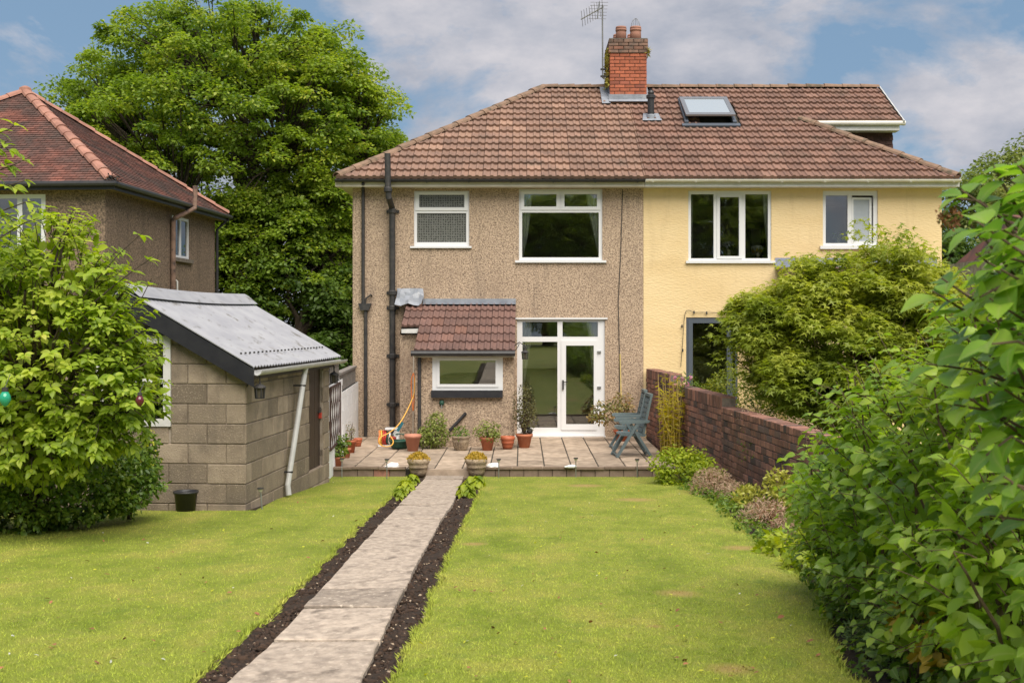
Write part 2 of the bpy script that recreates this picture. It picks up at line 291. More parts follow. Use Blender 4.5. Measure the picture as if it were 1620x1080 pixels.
def grass_mat():
    m = bpy.data.materials.new('mown_grass'); m.use_nodes = True
    t = m.node_tree; ns = t.nodes; lk = t.links.new; b = ns['Principled BSDF']
    b.inputs['Roughness'].default_value = .75; b.inputs['Specular IOR Level'].default_value = .2
    g = ns.new('ShaderNodeNewGeometry'); mpn = ns.new('ShaderNodeMapping'); mpn.inputs['Scale'].default_value = (1, .55, 0)
    lk(g.outputs['Position'], mpn.inputs['Vector'])
    n = ns.new('ShaderNodeTexNoise'); n.inputs['Scale'].default_value = 1.5; n.inputs['Detail'].default_value = 9; n.inputs['Roughness'].default_value = .68
    lk(mpn.outputs[0], n.inputs['Vector'])
    r = ns.new('ShaderNodeValToRGB'); e = r.color_ramp.elements
    e[0].position = .34; e[0].color = (.25, .325, .035, 1); e[1].position = .72; e[1].color = (.53, .48, .11, 1)
    k = e.new(.5); k.color = (.365, .425, .06, 1)
    lk(n.outputs['Fac'], r.inputs['Fac']); c = r.outputs['Color']
    n4 = ns.new('ShaderNodeTexNoise'); n4.inputs['Scale'].default_value = 9; n4.inputs['Detail'].default_value = 6; n4.inputs['Roughness'].default_value = .7; lk(g.outputs['Position'], n4.inputs['Vector'])
    f4 = ns.new('ShaderNodeMapRange'); f4.inputs[1].default_value = .50; f4.inputs[2].default_value = .72; f4.inputs[4].default_value = .32; lk(n4.outputs['Fac'], f4.inputs[0])
    x4 = ns.new('ShaderNodeMixRGB'); lk(f4.outputs[0], x4.inputs['Fac']); lk(c, x4.inputs[1]); x4.inputs[2].default_value = (.56, .46, .17, 1); c = x4.outputs['Color']
    n5 = ns.new('ShaderNodeTexNoise'); n5.inputs['Scale'].default_value = 5; n5.inputs['Detail'].default_value = 5; lk(g.outputs['Position'], n5.inputs['Vector'])
    f5 = ns.new('ShaderNodeMapRange'); f5.inputs[1].default_value = .58; f5.inputs[2].default_value = .75; f5.inputs[4].default_value = .5; lk(n5.outputs['Fac'], f5.inputs[0])
    x5 = ns.new('ShaderNodeMixRGB'); lk(f5.outputs[0], x5.inputs['Fac']); lk(c, x5.inputs[1]); x5.inputs[2].default_value = (.19, .29, .05, 1); c = x5.outputs['Color']
    at = ns.new('ShaderNodeAttribute'); at.attribute_name = 'rnd'
    hv = ns.new('ShaderNodeHueSaturation'); mr = ns.new('ShaderNodeMapRange'); mr.inputs[3].default_value = .55; mr.inputs[4].default_value = 1.5
    lk(at.outputs['Fac'], mr.inputs[0]); lk(mr.outputs[0], hv.inputs['Value']); lk(c, hv.inputs['Color']); c = hv.outputs['Color']
    # worn straw-coloured spots in the lawn
    for (px, py, rad) in ((1075, 938, .14), (1157, 1058, .13), (1172, 866, .17), (925, 768, .3), (1005, 790, .3), (748, 860, .12), (1035, 990, .06)):
        q = G(px, py)
        d = ns.new('ShaderNodeVectorMath'); d.operation = 'DISTANCE'; lk(g.outputs['Position'], d.inputs[0]); d.inputs[1].default_value = q
        a = ns.new('ShaderNodeMath'); a.operation = 'MULTIPLY_ADD'; lk(n.outputs['Fac'], a.inputs[0]); a.inputs[1].default_value = rad * 1.6; lk(d.outputs['Value'], a.inputs[2])
        f = ns.new('ShaderNodeMapRange'); f.inputs[1].default_value = rad * 1.95; f.inputs[2].default_value = rad * 1.1; f.inputs[4].default_value = .75
        lk(a.outputs[0], f.inputs[0])
        x = ns.new('ShaderNodeMixRGB'); lk(f.outputs[0], x.inputs['Fac']); lk(c, x.inputs[1]); x.inputs[2].default_value = (.36, .245, .10, 1); c = x.outputs['Color']
    lk(c, b.inputs['Base Color'])
    n3 = ns.new('ShaderNodeTexNoise'); n3.inputs['Scale'].default_value = 60; n3.inputs['Detail'].default_value = 4; lk(g.outputs['Position'], n3.inputs['Vector'])
    bn = ns.new('ShaderNodeBump'); bn.inputs['Strength'].default_value = .6; bn.inputs['Distance'].default_value = .02; lk(n3.outputs['Fac'], bn.inputs['Height'])
    lk(bn.outputs['Normal'], b.inputs['Normal'])
    return m
M['grass'] = grass_mat()

# ------------------------------------------------------------------ object helpers
def link(o, parent=None):
    COL.objects.link(o)
    if parent is not None: o.parent = parent
    return o
def tag(o, label=None, cat=None, group=None, kind=None):
    if label: o['label'] = label
    if cat: o['category'] = cat
    if group: o['group'] = group
    if kind: o['kind'] = kind
    return o
def root(name, label, cat, loc=(0, 0, 0), rz=0.0, group=None):
    o = bpy.data.objects.new(name, None); o.empty_display_size = .2
    o.location = loc; o.rotation_euler = (0, 0, rz); link(o)
    return tag(o, label, cat, group)
def chain_off(p):
    off = Vector((0, 0, 0)); rot = False
    while p is not None:
        off += Vector(p.location)
        if abs(p.rotation_euler.z) > 1e-9: rot = True
        p = p.parent
    return (Vector((0, 0, 0)) if rot else off)

class MB:
    def __init__(s): s.v = []; s.f = []; s.r = []
    def _a(s, vs, fs, rnd=0.0):
        n = len(s.v); s.v += [tuple(x) for x in vs]; s.f += [tuple(i + n for i in f) for f in fs]; s.r += [rnd] * len(vs); return s
    def box(s, x0, x1, y0, y1, z0, z1, rnd=0.0):
        vs = [(x, y, z) for z in (z0, z1) for y in (y0, y1) for x in (x0, x1)]
        return s._a(vs, [(0, 2, 3, 1), (4, 5, 7, 6), (0, 1, 5, 4), (2, 6, 7, 3), (0, 4, 6, 2), (1, 3, 7, 5)], rnd)
    def bar(s, a, b, w, h, up=(0, 0, 1), rnd=0.0):
        a = Vector(a); b = Vector(b); d = (b - a).normalized(); u = Vector(up)
        sd = d.cross(u)
        if sd.length < 1e-5: sd = d.cross(Vector((1, 0, 0)))
        sd.normalize(); u = sd.cross(d).normalized()
        vs = [p + sd * (i * w / 2) + u * (j * h / 2) for p in (a, b) for j in (-1, 1) for i in (-1, 1)]
        return s._a(vs, [(0, 1, 3, 2), (4, 6, 7, 5), (0, 4, 5, 1), (2, 3, 7, 6), (0, 2, 6, 4), (1, 5, 7, 3)], rnd)
    def tube(s, pts, r, n=8, caps=True, rnd=0.0):
        pts = [Vector(p) for p in pts]; rs = r if isinstance(r, (list, tuple)) else [r] * len(pts)
        vs = []; prev = None
        for i, p in enumerate(pts):
            d = (pts[min(i + 1, len(pts) - 1)] - pts[max(i - 1, 0)]).normalized()
            if prev is None:
                a = d.cross(Vector((0, 0, 1)))
                if a.length < 1e-3: a = d.cross(Vector((1, 0, 0)))
            else:
                a = prev - d * prev.dot(d)
                if a.length < 1e-4: a = d.cross(Vector((.3, .9, .1)))
            a.normalize(); prev = a; b = d.cross(a)
            vs += [p + (a * math.cos(2 * math.pi * k / n) + b * math.sin(2 * math.pi * k / n)) * rs[i] for k in range(n)]
        fs = [(i * n + k, i * n + (k + 1) % n, (i + 1) * n + (k + 1) % n, (i + 1) * n + k) for i in range(len(pts) - 1) for k in range(n)]
        if caps: fs += [tuple(range(n - 1, -1, -1)), tuple(range((len(pts) - 1) * n, len(pts) * n))]
        return s._a(vs, fs, rnd)
    def lathe(s, prof, c, n=20, sx=1, sy=1, rnd=0.0):
        c = Vector(c)
        vs = [c + Vector((r * sx * math.cos(2 * math.pi * k / n), r * sy * math.sin(2 * math.pi * k / n), z)) for r, z in prof for k in range(n)]
        fs = [(i * n + k, i * n + (k + 1) % n, (i + 1) * n + (k + 1) % n, (i + 1) * n + k) for i in range(len(prof) - 1) for k in range(n)]
        if prof[-1][0] > 1e-6: fs.append(tuple(range((len(prof) - 1) * n, len(prof) * n)))
        if prof[0][0] > 1e-6: fs.append(tuple(range(n - 1, -1, -1)))
        return s._a(vs, fs, rnd)
    def prism(s, poly, vec, rnd=0.0):
        n = len(poly); v = Vector(vec); a = [Vector(p) for p in poly]; b = [p + v for p in a]
        fs = [tuple(range(n)), tuple(range(2 * n - 1, n - 1, -1))] + [(i, n + i, n + (i + 1) % n, (i + 1) % n) for i in range(n)]
        return s._a(a + b, fs, rnd)
    def quad(s, a, b, c, d, rnd=0.0): return s._a([a, b, c, d], [(0, 1, 2, 3)], rnd)
    def tri(s, a, b, c, rnd=0.0): return s._a([a, b, c], [(0, 1, 2)], rnd)
    def plate(s, x0, x1, z0, z1, holes, yf, yb):
        """upright plate facing -y with rectangular holes (x0,x1,z0,z1)"""
        xs = sorted({x0, x1} | {h[i] for h in holes for i in (0, 1) if x0 < h[i] < x1})
        zs = sorted({z0, z1} | {h[i] for h in holes for i in (2, 3) if z0 < h[i] < z1})
        def solid(i, j):
            if i < 0 or j < 0 or i >= len(xs) - 1 or j >= len(zs) - 1: return False
            cx = (xs[i] + xs[i + 1]) / 2; cz = (zs[j] + zs[j + 1]) / 2
            return not any(h[0] < cx < h[1] and h[2] < cz < h[3] for h in holes)
        for i in range(len(xs) - 1):
            for j in range(len(zs) - 1):
                if not solid(i, j): continue
                a, b, c, d = xs[i], xs[i + 1], zs[j], zs[j + 1]
                s.quad((a, yf, c), (b, yf, c), (b, yf, d), (a, yf, d)); s.quad((a, yb, c), (a, yb, d), (b, yb, d), (b, yb, c))
                if not solid(i - 1, j): s.quad((a, yf, c), (a, yf, d), (a, yb, d), (a, yb, c))
                if not solid(i + 1, j): s.quad((b, yf, c), (b, yb, c), (b, yb, d), (b, yf, d))
                if not solid(i, j - 1): s.quad((a, yf, c), (a, yb, c), (b, yb, c), (b, yf, c))
                if not solid(i, j + 1): s.quad((a, yf, d), (b, yf, d), (b, yb, d), (a, yb, d))
        return s
    def mesh(s, name, m, off=Vector((0, 0, 0)), smooth=False):
        me = bpy.data.meshes.new(name)
        me.from_pydata([(x - off[0], y - off[1], z - off[2]) for x, y, z in s.v], [], s.f)
        if any(s.r):
            a = me.attributes.new('rnd', 'FLOAT', 'POINT'); a.data.foreach_set('value', s.r)
        if smooth:
            me.polygons.foreach_set('use_smooth', [True] * len(me.polygons))
        me.materials.append(M[m] if isinstance(m, str) else m); me.update()
        return me
    def build(s, name, m, parent=None, loc=None, smooth=False, label=None, cat=None, group=None, kind=None, fixn=False):
        off = chain_off(parent)
        if loc is not None: off = off + Vector(loc)
        me = s.mesh(name, m, off, smooth)
        o = bpy.data.objects.new(name, me)
        if loc is not None: o.location = loc
        link(o, parent)
        return tag(o, label, cat, group, kind)
def inst(name, me, parent, mtx, kind=None):
    o = bpy.data.objects.new(name, me); link(o, parent)
    off = chain_off(parent)
    m = mtx.copy(); m.translation = m.translation - off
    o.matrix_basis = m
    if kind: o['kind'] = kind
    return o
def frame_m(origin, x, y, z):
    return Matrix(((x[0], y[0], z[0], origin[0]), (x[1], y[1], z[1], origin[1]), (x[2], y[2], z[2], origin[2]), (0, 0, 0, 1)))
def clip(poly, nx, nz, d):          # keep nx*x+nz*z<=d
    outp = []
    for i in range(len(poly)):
        a, b = poly[i], poly[(i + 1) % len(poly)]
        da, db = nx * a[0] + nz * a[1] - d, nx * b[0] + nz * b[1] - d
        if da <= 0: outp.append(a)
        if da * db < 0:
            t = da / (da - db); outp.append((a[0] + (b[0] - a[0]) * t, a[1] + (b[1] - a[1]) * t))
    return outp

# ------------------------------------------------------------------ foliage
def nrm(a): return a / np.maximum(np.linalg.norm(a, axis=-1, keepdims=True), 1e-9)
T_DIAMOND = (np.array([(0, 0, 0), (.45, .30, .06), (1, 0, -.10), (.45, -.30, .06), (.5, 0, 0)]), [(0, 4, 1), (1, 4, 2), (0, 3, 4), (3, 2, 4)])
T_TWO = (np.array([(0, 0, 0), (.45, .33, .05), (1, 0, -.12), (.45, -.33, .05)]), [(0, 2, 1), (0, 3, 2)])
def leaf_tmpl(w=.30, curl=.22, fold=.07, tip=.0):
    st = [(0, .03), (.12, .62), (.3, .96), (.52, 1.0), (.74, .68), (.9, .25), (1.0, 0.0)]
    v = []; f = []
    for x, k in st:
        z = -curl * x * x + .06 * math.sin(x * 3)
        v += [(x, 0, z), (x, w * k, z + fold * k - .02 * k * x), (x, -w * k, z + fold * k - .02 * k * x)]
    for i in range(len(st) - 1):
        a = i * 3; b = a + 3
        f += [(a, b, a + 1), (a + 1, b, b + 1), (a, a + 2, b), (a + 2, b + 2, b)]
    return np.array(v), f
T_LEAF = leaf_tmpl()
T_OVATE = leaf_tmpl(w=.36, curl=.30)
T_SMALLOV = (np.array([(0, 0, 0), (.3, .26, .05), (.7, .24, .02), (1, 0, -.12), (.7, -.24, .02), (.3, -.26, .05), (.5, 0, -.02)]),
             [(0, 6, 1), (1, 6, 2), (2, 6, 3), (3, 6, 4), (4, 6, 5), (5, 6, 0)])
T_NARROW = (np.array([(0, 0, 0), (.4, .085, .02), (1, 0, -.22), (.4, -.085, .02)]), [(0, 2, 1), (0, 3, 2)])
def star():
    v = [(0, 0, 0)]; f = []
    lobes = [(-125, .5), (-65, .85), (0, 1.0), (65, .85), (125, .5)]
    ring = []
    for i, (a, l) in enumerate(lobes):
        ring.append((math.cos(R(a)) * l, math.sin(R(a)) * l, -.16 * l))
        if i < 4:
            m = (a + lobes[i + 1][0]) / 2; ring.append((math.cos(R(m)) * .30, math.sin(R(m)) * .30, 0))
    v += ring; n = len(ring)
    for i in range(n - 1): f.append((0, i + 1, i + 2))
    v = np.array(v); v[:, 0] += .3
    return v, f
T_STAR = star()

def leaf_cloud(name, Pt, N, D, Ln, tmpl, m, parent=None, kind=None, rnd=None):
    tv, tf = tmpl; tv = np.asarray(tv, float); n = len(Pt)
    N = nrm(N); D = nrm(D - N * (D * N).sum(-1, keepdims=True)); B = np.cross(N, D)
    V = Pt[:, None, :] + Ln[:, None, None] * (tv[None, :, 0, None] * D[:, None] + tv[None, :, 1, None] * B[:, None] + tv[None, :, 2, None] * N[:, None])
    V = V.reshape(-1, 3) - np.array(chain_off(parent))
    k = len(tv); Fc = np.array(tf)
    idx = (Fc[None] + (np.arange(n) * k)[:, None, None]).reshape(-1)
    me = bpy.data.meshes.new(name)
    me.vertices.add(len(V)); me.vertices.foreach_set('co', V.astype(np.float32).ravel())
    nf = len(Fc) * n
    me.loops.add(nf * 3); me.loops.foreach_set('vertex_index', idx.astype(np.int32))
    me.polygons.add(nf); me.polygons.foreach_set('loop_start', np.arange(0, nf * 3, 3, dtype=np.int32))
    try: me.polygons.foreach_set('loop_total', np.full(nf, 3, dtype=np.int32))
    except Exception: pass
    a = me.attributes.new('rnd', 'FLOAT', 'POINT')
    if rnd is None: rnd = rng.random(n)
    a.data.foreach_set('value', np.repeat(rnd, k).astype(np.float32))
    if k == 21:
        a = me.attributes.new('rib', 'FLOAT', 'POINT'); a.data.foreach_set('value', np.tile((np.abs(tv[:, 1]) < 1e-6).astype(np.float32), n))
    me.update(calc_edges=True); me.validate()
    if k > 8: me.polygons.foreach_set('use_smooth', [True] * nf)
    me.materials.append(M[m] if isinstance(m, str) else m)
    o = bpy.data.objects.new(name, me); link(o, parent)
    if kind: o['kind'] = kind
    return o
def ball(n, lo=0.0):
    d = nrm(rng.normal(size=(n, 3))); r = (lo ** 3 + (1 - lo ** 3) * rng.random(n)) ** (1 / 3)
    return d * r[:, None]
def foliage_dirs(out_dir, up=.7, outw=.4, noise=.55, droop=.25):
    n = len(out_dir)
    N = nrm(np.array([0, 0, up]) + out_dir * outw + rng.normal(size=(n, 3)) * noise)
    D = out_dir + rng.normal(size=(n, 3)) * .7 - np.array([0, 0, droop])
    return N, D
def blob_points(blobs, n, lo=.6):
    """blobs: (cx,cy,cz,rx,ry,rz); points on the outer shell of the union"""
    vol = np.array([b[3] * b[4] + b[4] * b[5] + b[3] * b[5] for b in blobs]); pr = vol / vol.sum()
    Pt = []; O = []; got = 0
    B = np.array(blobs)
    while got < n:
        k = rng.choice(len(B), size=n, p=pr); u = ball(n, lo)
        q = B[k, :3] + u * B[k, 3:6]
        keep = np.ones(n, bool)
        for j in range(len(B)):
            dd = (((q - B[j, :3]) / B[j, 3:6]) ** 2).sum(1)
            keep &= (dd > lo * lo * .8) | (k == j)
        q = q[keep]; o = nrm(u[keep] / B[k[keep], 3:6]); Pt.append(q); O.append(o); got += len(q)
    return np.concatenate(Pt)[:n], np.concatenate(O)[:n]
def curve_pts(a, b, sag=0.0, n=5, wob=0.0, up=None):
    a = Vector(a); b = Vector(b); pts = []
    for i in range(n + 1):
        t = i / n; p = a.lerp(b, t)
        p.z += sag * math.sin(math.pi * t)
        if 0 < i < n and wob: p += Vector((random.uniform(-wob, wob), random.uniform(-wob, wob), random.uniform(-wob, wob)))
        pts.append(p)
    return pts
def clumpy(centers, radii, per, flat=.35, size=(.15, .22), droop=.3):
    """leaves gathered into flattened sprays"""
    C = np.repeat(np.asarray(centers), per, 0); Rr = np.repeat(np.asarray(radii), per)
    u = ball(len(C)); Pt = C + u * Rr[:, None] * np.array([1, 1, flat])
    rad2 = u[:, 0] ** 2 + u[:, 1] ** 2
    Pt[:, 2] -= rad2 * Rr * droop
    Ln = rng.uniform(size[0], size[1], len(C))
    return Pt, u, Ln

# ================================================================== SETTING: ground
mb = MB()
ys = [-60, -3, PATIO_Y + .05, 420]
zs_ = [G0 + GS * 3 - .06, G0 + GS * 3 - .06, gz(PATIO_Y) - .06, gz(PATIO_Y) - .06]
for i in range(3):
    mb.quad((-260, ys[i], zs_[i]), (260, ys[i], zs_[i]), (260, ys[i + 1], zs_[i + 1]), (-260, ys[i + 1], zs_[i + 1]))
mb.build('ground', 'grass', kind='structure')

# path edge points
def on(x, Y, dz=0): return Vector((x, Y, gz(Y) + dz))
path_l = [(18.75, -1.53), (17.9, -1.50), (13.8, -1.455), (12.3, -1.44), (9.7, -1.385), (7.88, -1.357), (7.16, -1.34), (6.21, -1.322), (5.1, -1.335), (3.6, -1.33), (1.0, -1.32)]
path_r = [(18.75, -.935), (17.9, -.91), (13.8, -.823), (12.3, -.845), (9.7, -.82), (7.88, -.79), (7.16, -.782), (6.21, -.757), (5.1, -.73), (3.6, -.72), (1.0, -.71)]
soil_l = [(18.7, -1.85), (17.65, -1.765), (14.5, -1.70), (11.39, -1.637), (9.2, -1.58), (7.54, -1.53), (6.14, -1.536), (5.2, -1.53), (3.6, -1.53), (1.0, -1.52)]
soil_r = [(18.7, -.60), (16.9, -.53), (13.0, -.57), (10.2, -.592), (8.8, -.575), (7.54, -.566), (6.07, -.57), (5.33, -.563), (3.6, -.56), (1.0, -.55)]
def interp(tab, Y):
    t = sorted(tab); return float(np.interp(Y, [a for a, _ in t], [b for _, b in t]))
def ragged(tab, amp, step=.16):
    ysr = np.arange(tab[-1][0], tab[0][0], step); o = []
    for Y in ysr: o.append((interp(tab, Y) + random.uniform(-amp, amp), float(Y)))
    o.append((tab[0][1], tab[0][0])); return o
left_edge = ragged(soil_l, .028); right_edge = ragged(soil_r, .028)
lawn_right_px = [(1040, 757), (1060, 762), (1089, 772), (1137, 801), (1171, 837), (1224, 873), (1253, 907), (1291, 926), (1310, 993), (1330, 1051), (1370, 1090)]
lr = [G(*q) for q in lawn_right_px]
lr = [(v.y, v.x) for v in lr] + [(3.0, 1.75), (1.0, 1.8)]
lr[0] = (18.6, lr[0][1])
right_border = ragged(lr, .03)
def lawn_poly_mesh(pts, name):
    mbx = MB(); n = len(pts)
    top = [(x, Y, gz(Y)) for x, Y in pts]; bot = [(x, Y, gz(Y) - .055) for x, Y in pts]
    mbx._a(top + bot, [tuple(range(n))] + [(i, n + i, n + (i + 1) % n, (i + 1) % n) for i in range(n)])
    return mbx.build(name, 'grass', kind='structure')
polyL = [(x, Y) for x, Y in left_edge] + [(-3.05, 18.68), (-3.18, 17.3), (-3.02, 13.25), (-4.0, 13.2), (-5.9, 13.6), (-9.5, 13.8), (-9.5, 1.0)]
polyR = [(x, Y) for x, Y in right_border] + [(right_edge[-1][0], 18.66)] + [(x, Y) for x, Y in right_edge[::-1]]
lawn_poly_mesh(polyL, 'lawn'); lawn_poly_mesh(polyR, 'lawn')

# soil of the beds
def strip(ta, tb, dz, name, y0, y1, nseg=60):
    mbx = MB(); rows = []
    for i in range(nseg + 1):
        Y = y0 + (y1 - y0) * i / nseg; xa, xb = interp(ta, Y), interp(tb, Y)
        rows.append([Vector((xa + (xb - xa) * k / 6, Y, gz(Y) + dz + random.uniform(-.012, .012) + .012 * math.sin(math.pi * k / 6))) for k in range(7)])
    for i in range(nseg):
        for k in range(6): mbx.quad(rows[i][k], rows[i][k + 1], rows[i + 1][k + 1], rows[i + 1][k])
    return mbx.build(name, 'soil', kind='structure', smooth=True)
sl2 = [(a, b - .06) for a, b in soil_l]; pl2 = [(a, b + .03) for a, b in path_l]
sr2 = [(a, b + .06) for a, b in soil_r]; pr2 = [(a, b - .03) for a, b in path_r]
strip(sl2, pl2, -.03, 'soil_bed', 1.0, 18.7, 90); strip(pr2, sr2, -.03, 'soil_bed', 1.0, 18.7, 90)
wall_line = [(24.0, 2.56), (8.0, 3.56), (1.0, 4.0)]
lr_in = [(a, b - .08) for a, b in lr]
strip(lr_in, wall_line, -.028, 'soil_bed', 1.0, 18.7, 60)
mb = MB(); mb.quad((-3.2, 12.9, gz(12.9) - .02), (-2.98, 12.9, gz(12.9) - .02), (-2.68, 17.7, gz(17.7) - .02), (-2.95, 17.7, gz(17.7) - .02)); mb.build('soil_bed', 'soil', kind='structure')
# clods and pebbles
def scatter_stones(name, m, n, smin, smax, power=2.2):
    base = np.array([(1, 0, 0), (-1, 0, 0), (0, 1, 0), (0, -1, 0), (0, 0, .7), (0, 0, -.7)]); fs = [(0, 2, 4), (2, 1, 4), (1, 3, 4), (3, 0, 4), (2, 0, 5), (1, 2, 5), (3, 1, 5), (0, 3, 5)]
    Pt = []
    while len(Pt) < n:
        Y = 4.6 + (18.4 - 4.6) * random.random() ** power
        a, b = ((interp(soil_l, Y) + .015, interp(path_l, Y) - .005) if random.random() < .5 else (interp(path_r, Y) + .005, interp(soil_r, Y) - .015))
        Pt.append((random.uniform(a, b), Y, gz(Y) - .02))
    Pt = np.array(Pt); k = len(Pt); L_ = rng.uniform(smin, smax, k) * (1 + (rng.random(k) < .08) * .8)
    return leaf_cloud(name, Pt, nrm(rng.normal(size=(k, 3)) * .5 + [0, 0, 1]), rng.normal(size=(k, 3)), L_, (base * [1, .75, .6], fs), m, kind='stuff')
scatter_stones('soil_clods', 'clod', 5200, .008, .028)
scatter_stones('pebbles', 'pebble', 620, .006, .017)

# path slabs
pth = bpy.data.objects.new('path', None); pth.location = on(-1.1, 10); link(pth); pth['kind'] = 'structure'
def slab_mesh(c0, c1, c2, c3, thick, name, m, parent, jit=.006, label=None):
    pts = []
    ring = [c0, c1, c2, c3]
    dense = []
    for i in range(4):
        a, b = Vector(ring[i]), Vector(ring[(i + 1) % 4]); n = max(2, int((b - a).length / .16))
        for k in range(n):
            q = a.lerp(b, k / n)
            if k: q += Vector((random.uniform(-jit, jit), random.uniform(-jit, jit), 0))
            dense.append(q)
    n = len(dense); c = sum(dense, Vector()) / n
    inner = [q.lerp(c, .02) + Vector((0, 0, 0)) for q in dense]
    outer = [q - Vector((0, 0, .006)) for q in dense]; bot = [q - Vector((0, 0, thick)) for q in dense]
    mbx = MB(); mbx._a(inner + outer + bot, [tuple(range(n))] + [(n + i, n + (i + 1) % n, (i + 1) % n, i) for i in range(n)] + [(2 * n + i, 2 * n + (i + 1) % n, n + (i + 1) % n, n + i) for i in range(n)])
    return mbx.build(name, m, parent)
for i in range(len(path_l) - 1):
    ya, yb = path_l[i + 1][0] + .024, path_l[i][0] - .024
    t1, t2, t3, t4 = [random.uniform(.006, .024) for _ in range(4)]
    slab_mesh(on(path_l[i + 1][1], ya, t1), on(path_r[i + 1][1], ya, t2), on(path_r[i][1], yb, t3), on(path_l[i][1], yb, t4), .07, 'path_slab', 'path', pth, jit=.007)

# patio
pat = bpy.data.objects.new('patio', None); pat.location = (0, 21.5, 0); link(pat); pat['kind'] = 'structure'
mb = MB(); mb.box(-3.42, 2.5, PATIO_Y + .06, 24.25, -.16, -.012); mb.build('patio_base', 'mortar_d', pat)
pw, pd = .445, .574
x_start = -.07 - 8 * pw
for j in range(10):
    y0 = PATIO_Y + .12 + j * pd; y1 = min(y0 + pd - .026, 24.27)
    if y1 - y0 < .1: continue
    for i in range(15):
        a = x_start + i * pw; b = a + pw - .02
        a = max(a, -3.42); b = min(b, 2.53)
        if b - a < .06: continue
        if y0 > 22.25 and a > -2.1 and b < -.2: continue
        e = [random.uniform(-.004, .004) for _ in range(4)]
        mbx = MB()
        vs = [(a, y0, e[0]), (b, y0, e[1]), (b, y1, e[2]), (a, y1, e[3])]
        top = [(x + (0.006 if x == a else -.006), y + (.006 if y == y0 else -.006), z) for x, y, z in vs]
        mid = [(x, y, z - .006) for x, y, z in vs]; bot = [(x, y, z - .04) for x, y, z in vs]
        mbx._a(top + mid + bot, [(0, 1, 2, 3)] + [(4 + k, 4 + (k + 1) % 4, (k + 1) % 4, k) for k in range(4)] + [(8 + k, 8 + (k + 1) % 4, 4 + (k + 1) % 4, 4 + k) for k in range(4)])
        mbx.build('paving_slab', 'slab', pat)
# kerb: coping stones over a low brick riser, open where the path arrives
for (xa, xb) in ((-3.16, -1.87), (-.66, 2.32)):
    n = max(2, round((xb - xa) / .46)); w = (xb - xa) / n
    for i in range(n):
        e = random.uniform(-.006, .006)
        mb = MB(); mb.box(xa + i * w + .004, xa + (i + 1) * w - .004, PATIO_Y - .02 + e, PATIO_Y + .112, .0 + e * .5, .034 + e * .5); mb.build('coping_stone', 'kerb', pat)
    nb = round((xb - xa) / .235); wb = (xb - xa) / nb
    for i in range(nb):
        mb = MB(); mb.box(xa + i * wb + .005, xa + (i + 1) * wb - .005, PATIO_Y + .015 + random.uniform(-.005, .005), PATIO_Y + .1, -.16, -.006); mb.build('riser_brick', 'kerb' if random.random() < .85 else 'brick', pat)
mb = MB(); mb.box(-1.715, -.805, PATIO_Y + .0, PATIO_Y + .11, -.16, -.002); mb.build('threshold_slab', 'slab', pat)

# grass blades: short mown tufts over both lawns
def inside(poly, X, Y):
    p = np.array(poly); r = np.zeros(len(X), bool); j = len(p) - 1
    for i in range(len(p)):
        xi, yi = p[i]; xj, yj = p[j]
        c = ((yi > Y) != (yj > Y)) & (X < (xj - xi) * (Y - yi) / (yj - yi + 1e-12) + xi)
        r ^= c; j = i
    return r
def blades(n, poly, xr):
    u = rng.random(n); Y = 4.9 * (18.6 / 4.9) ** u
    X = rng.uniform(-.47, .47, n) * Y
    k = inside(poly, X, Y) & (X > xr[0]) & (X < xr[1]); X = X[k]; Y = Y[k]
    return np.stack([X, Y, G0 - GS * Y - .004], 1)
Pb = np.concatenate([blades(420000, polyL, (-6.2, 9)), blades(560000, polyR, (-9, 9))])
nb = len(Pb)
T_BLADE = (np.array([(0, .09, 0), (0, -.09, 0), (1, 0, .28)]), [(0, 1, 2)])
Dg = rng.normal(size=(nb, 3)) * [.9, .9, .3] + [0, 0, .75]
Lg = rng.uniform(.010, .026, nb) * np.where(Pb[:, 1] > 10, 1.0, .95)
leaf_cloud('grass', Pb, rng.normal(size=(nb, 3)) * [1, 1, .3], Dg, Lg, T_BLADE, 'grass', kind='stuff')
def edge_grass(edge, n, sgn):
    ee = np.array(edge); t = rng.uniform(0, len(ee) - 1.001, n); i = t.astype(int); f = t - i
    q = ee[i] * (1 - f[:, None]) + ee[i + 1] * f[:, None]
    X = q[:, 0] + sgn * rng.uniform(-.01, .02, n); Y = q[:, 1]; k = (Y > 4.8) & (Y < 18.6)
    Pt = np.stack([X, Y, G0 - GS * Y - .025], 1)[k]; m_ = len(Pt)
    leaf_cloud('edge_grass', Pt, rng.normal(size=(m_, 3)) * [1, 1, .3], rng.normal(size=(m_, 3)) * .4 + [sgn * .35, 0, .8], rng.uniform(.025, .06, m_), T_BLADE, 'grass', kind='stuff')
def litter(name, n, m, size):
    Q = []
    while len(Q) < n:
        Y = 4.9 * (18.4 / 4.9) ** random.random(); X = random.uniform(-.46, .33) * Y
        if inside(polyL, np.array([X]), np.array([Y]))[0] or inside(polyR, np.array([X]), np.array([Y]))[0]: Q.append((X, Y, G0 - GS * Y + .016))
    Q = np.array(Q); leaf_cloud(name, Q, rng.normal(size=Q.shape) * .35 + [0, 0, 1], rng.normal(size=Q.shape), rng.uniform(size[0], size[1], n), T_SMALLOV, m, kind='stuff')
litter('fallen_leaves', 130, 'dead', (.02, .045)); litter('daisies', 40, 'white_petal', (.016, .028)); litter('yellow_fallen_leaves', 110, 'yellow_petal', (.015, .035))
edge_grass(left_edge, 9000, 1); edge_grass(right_edge, 9000, -1); edge_grass(right_border, 9000, 1)

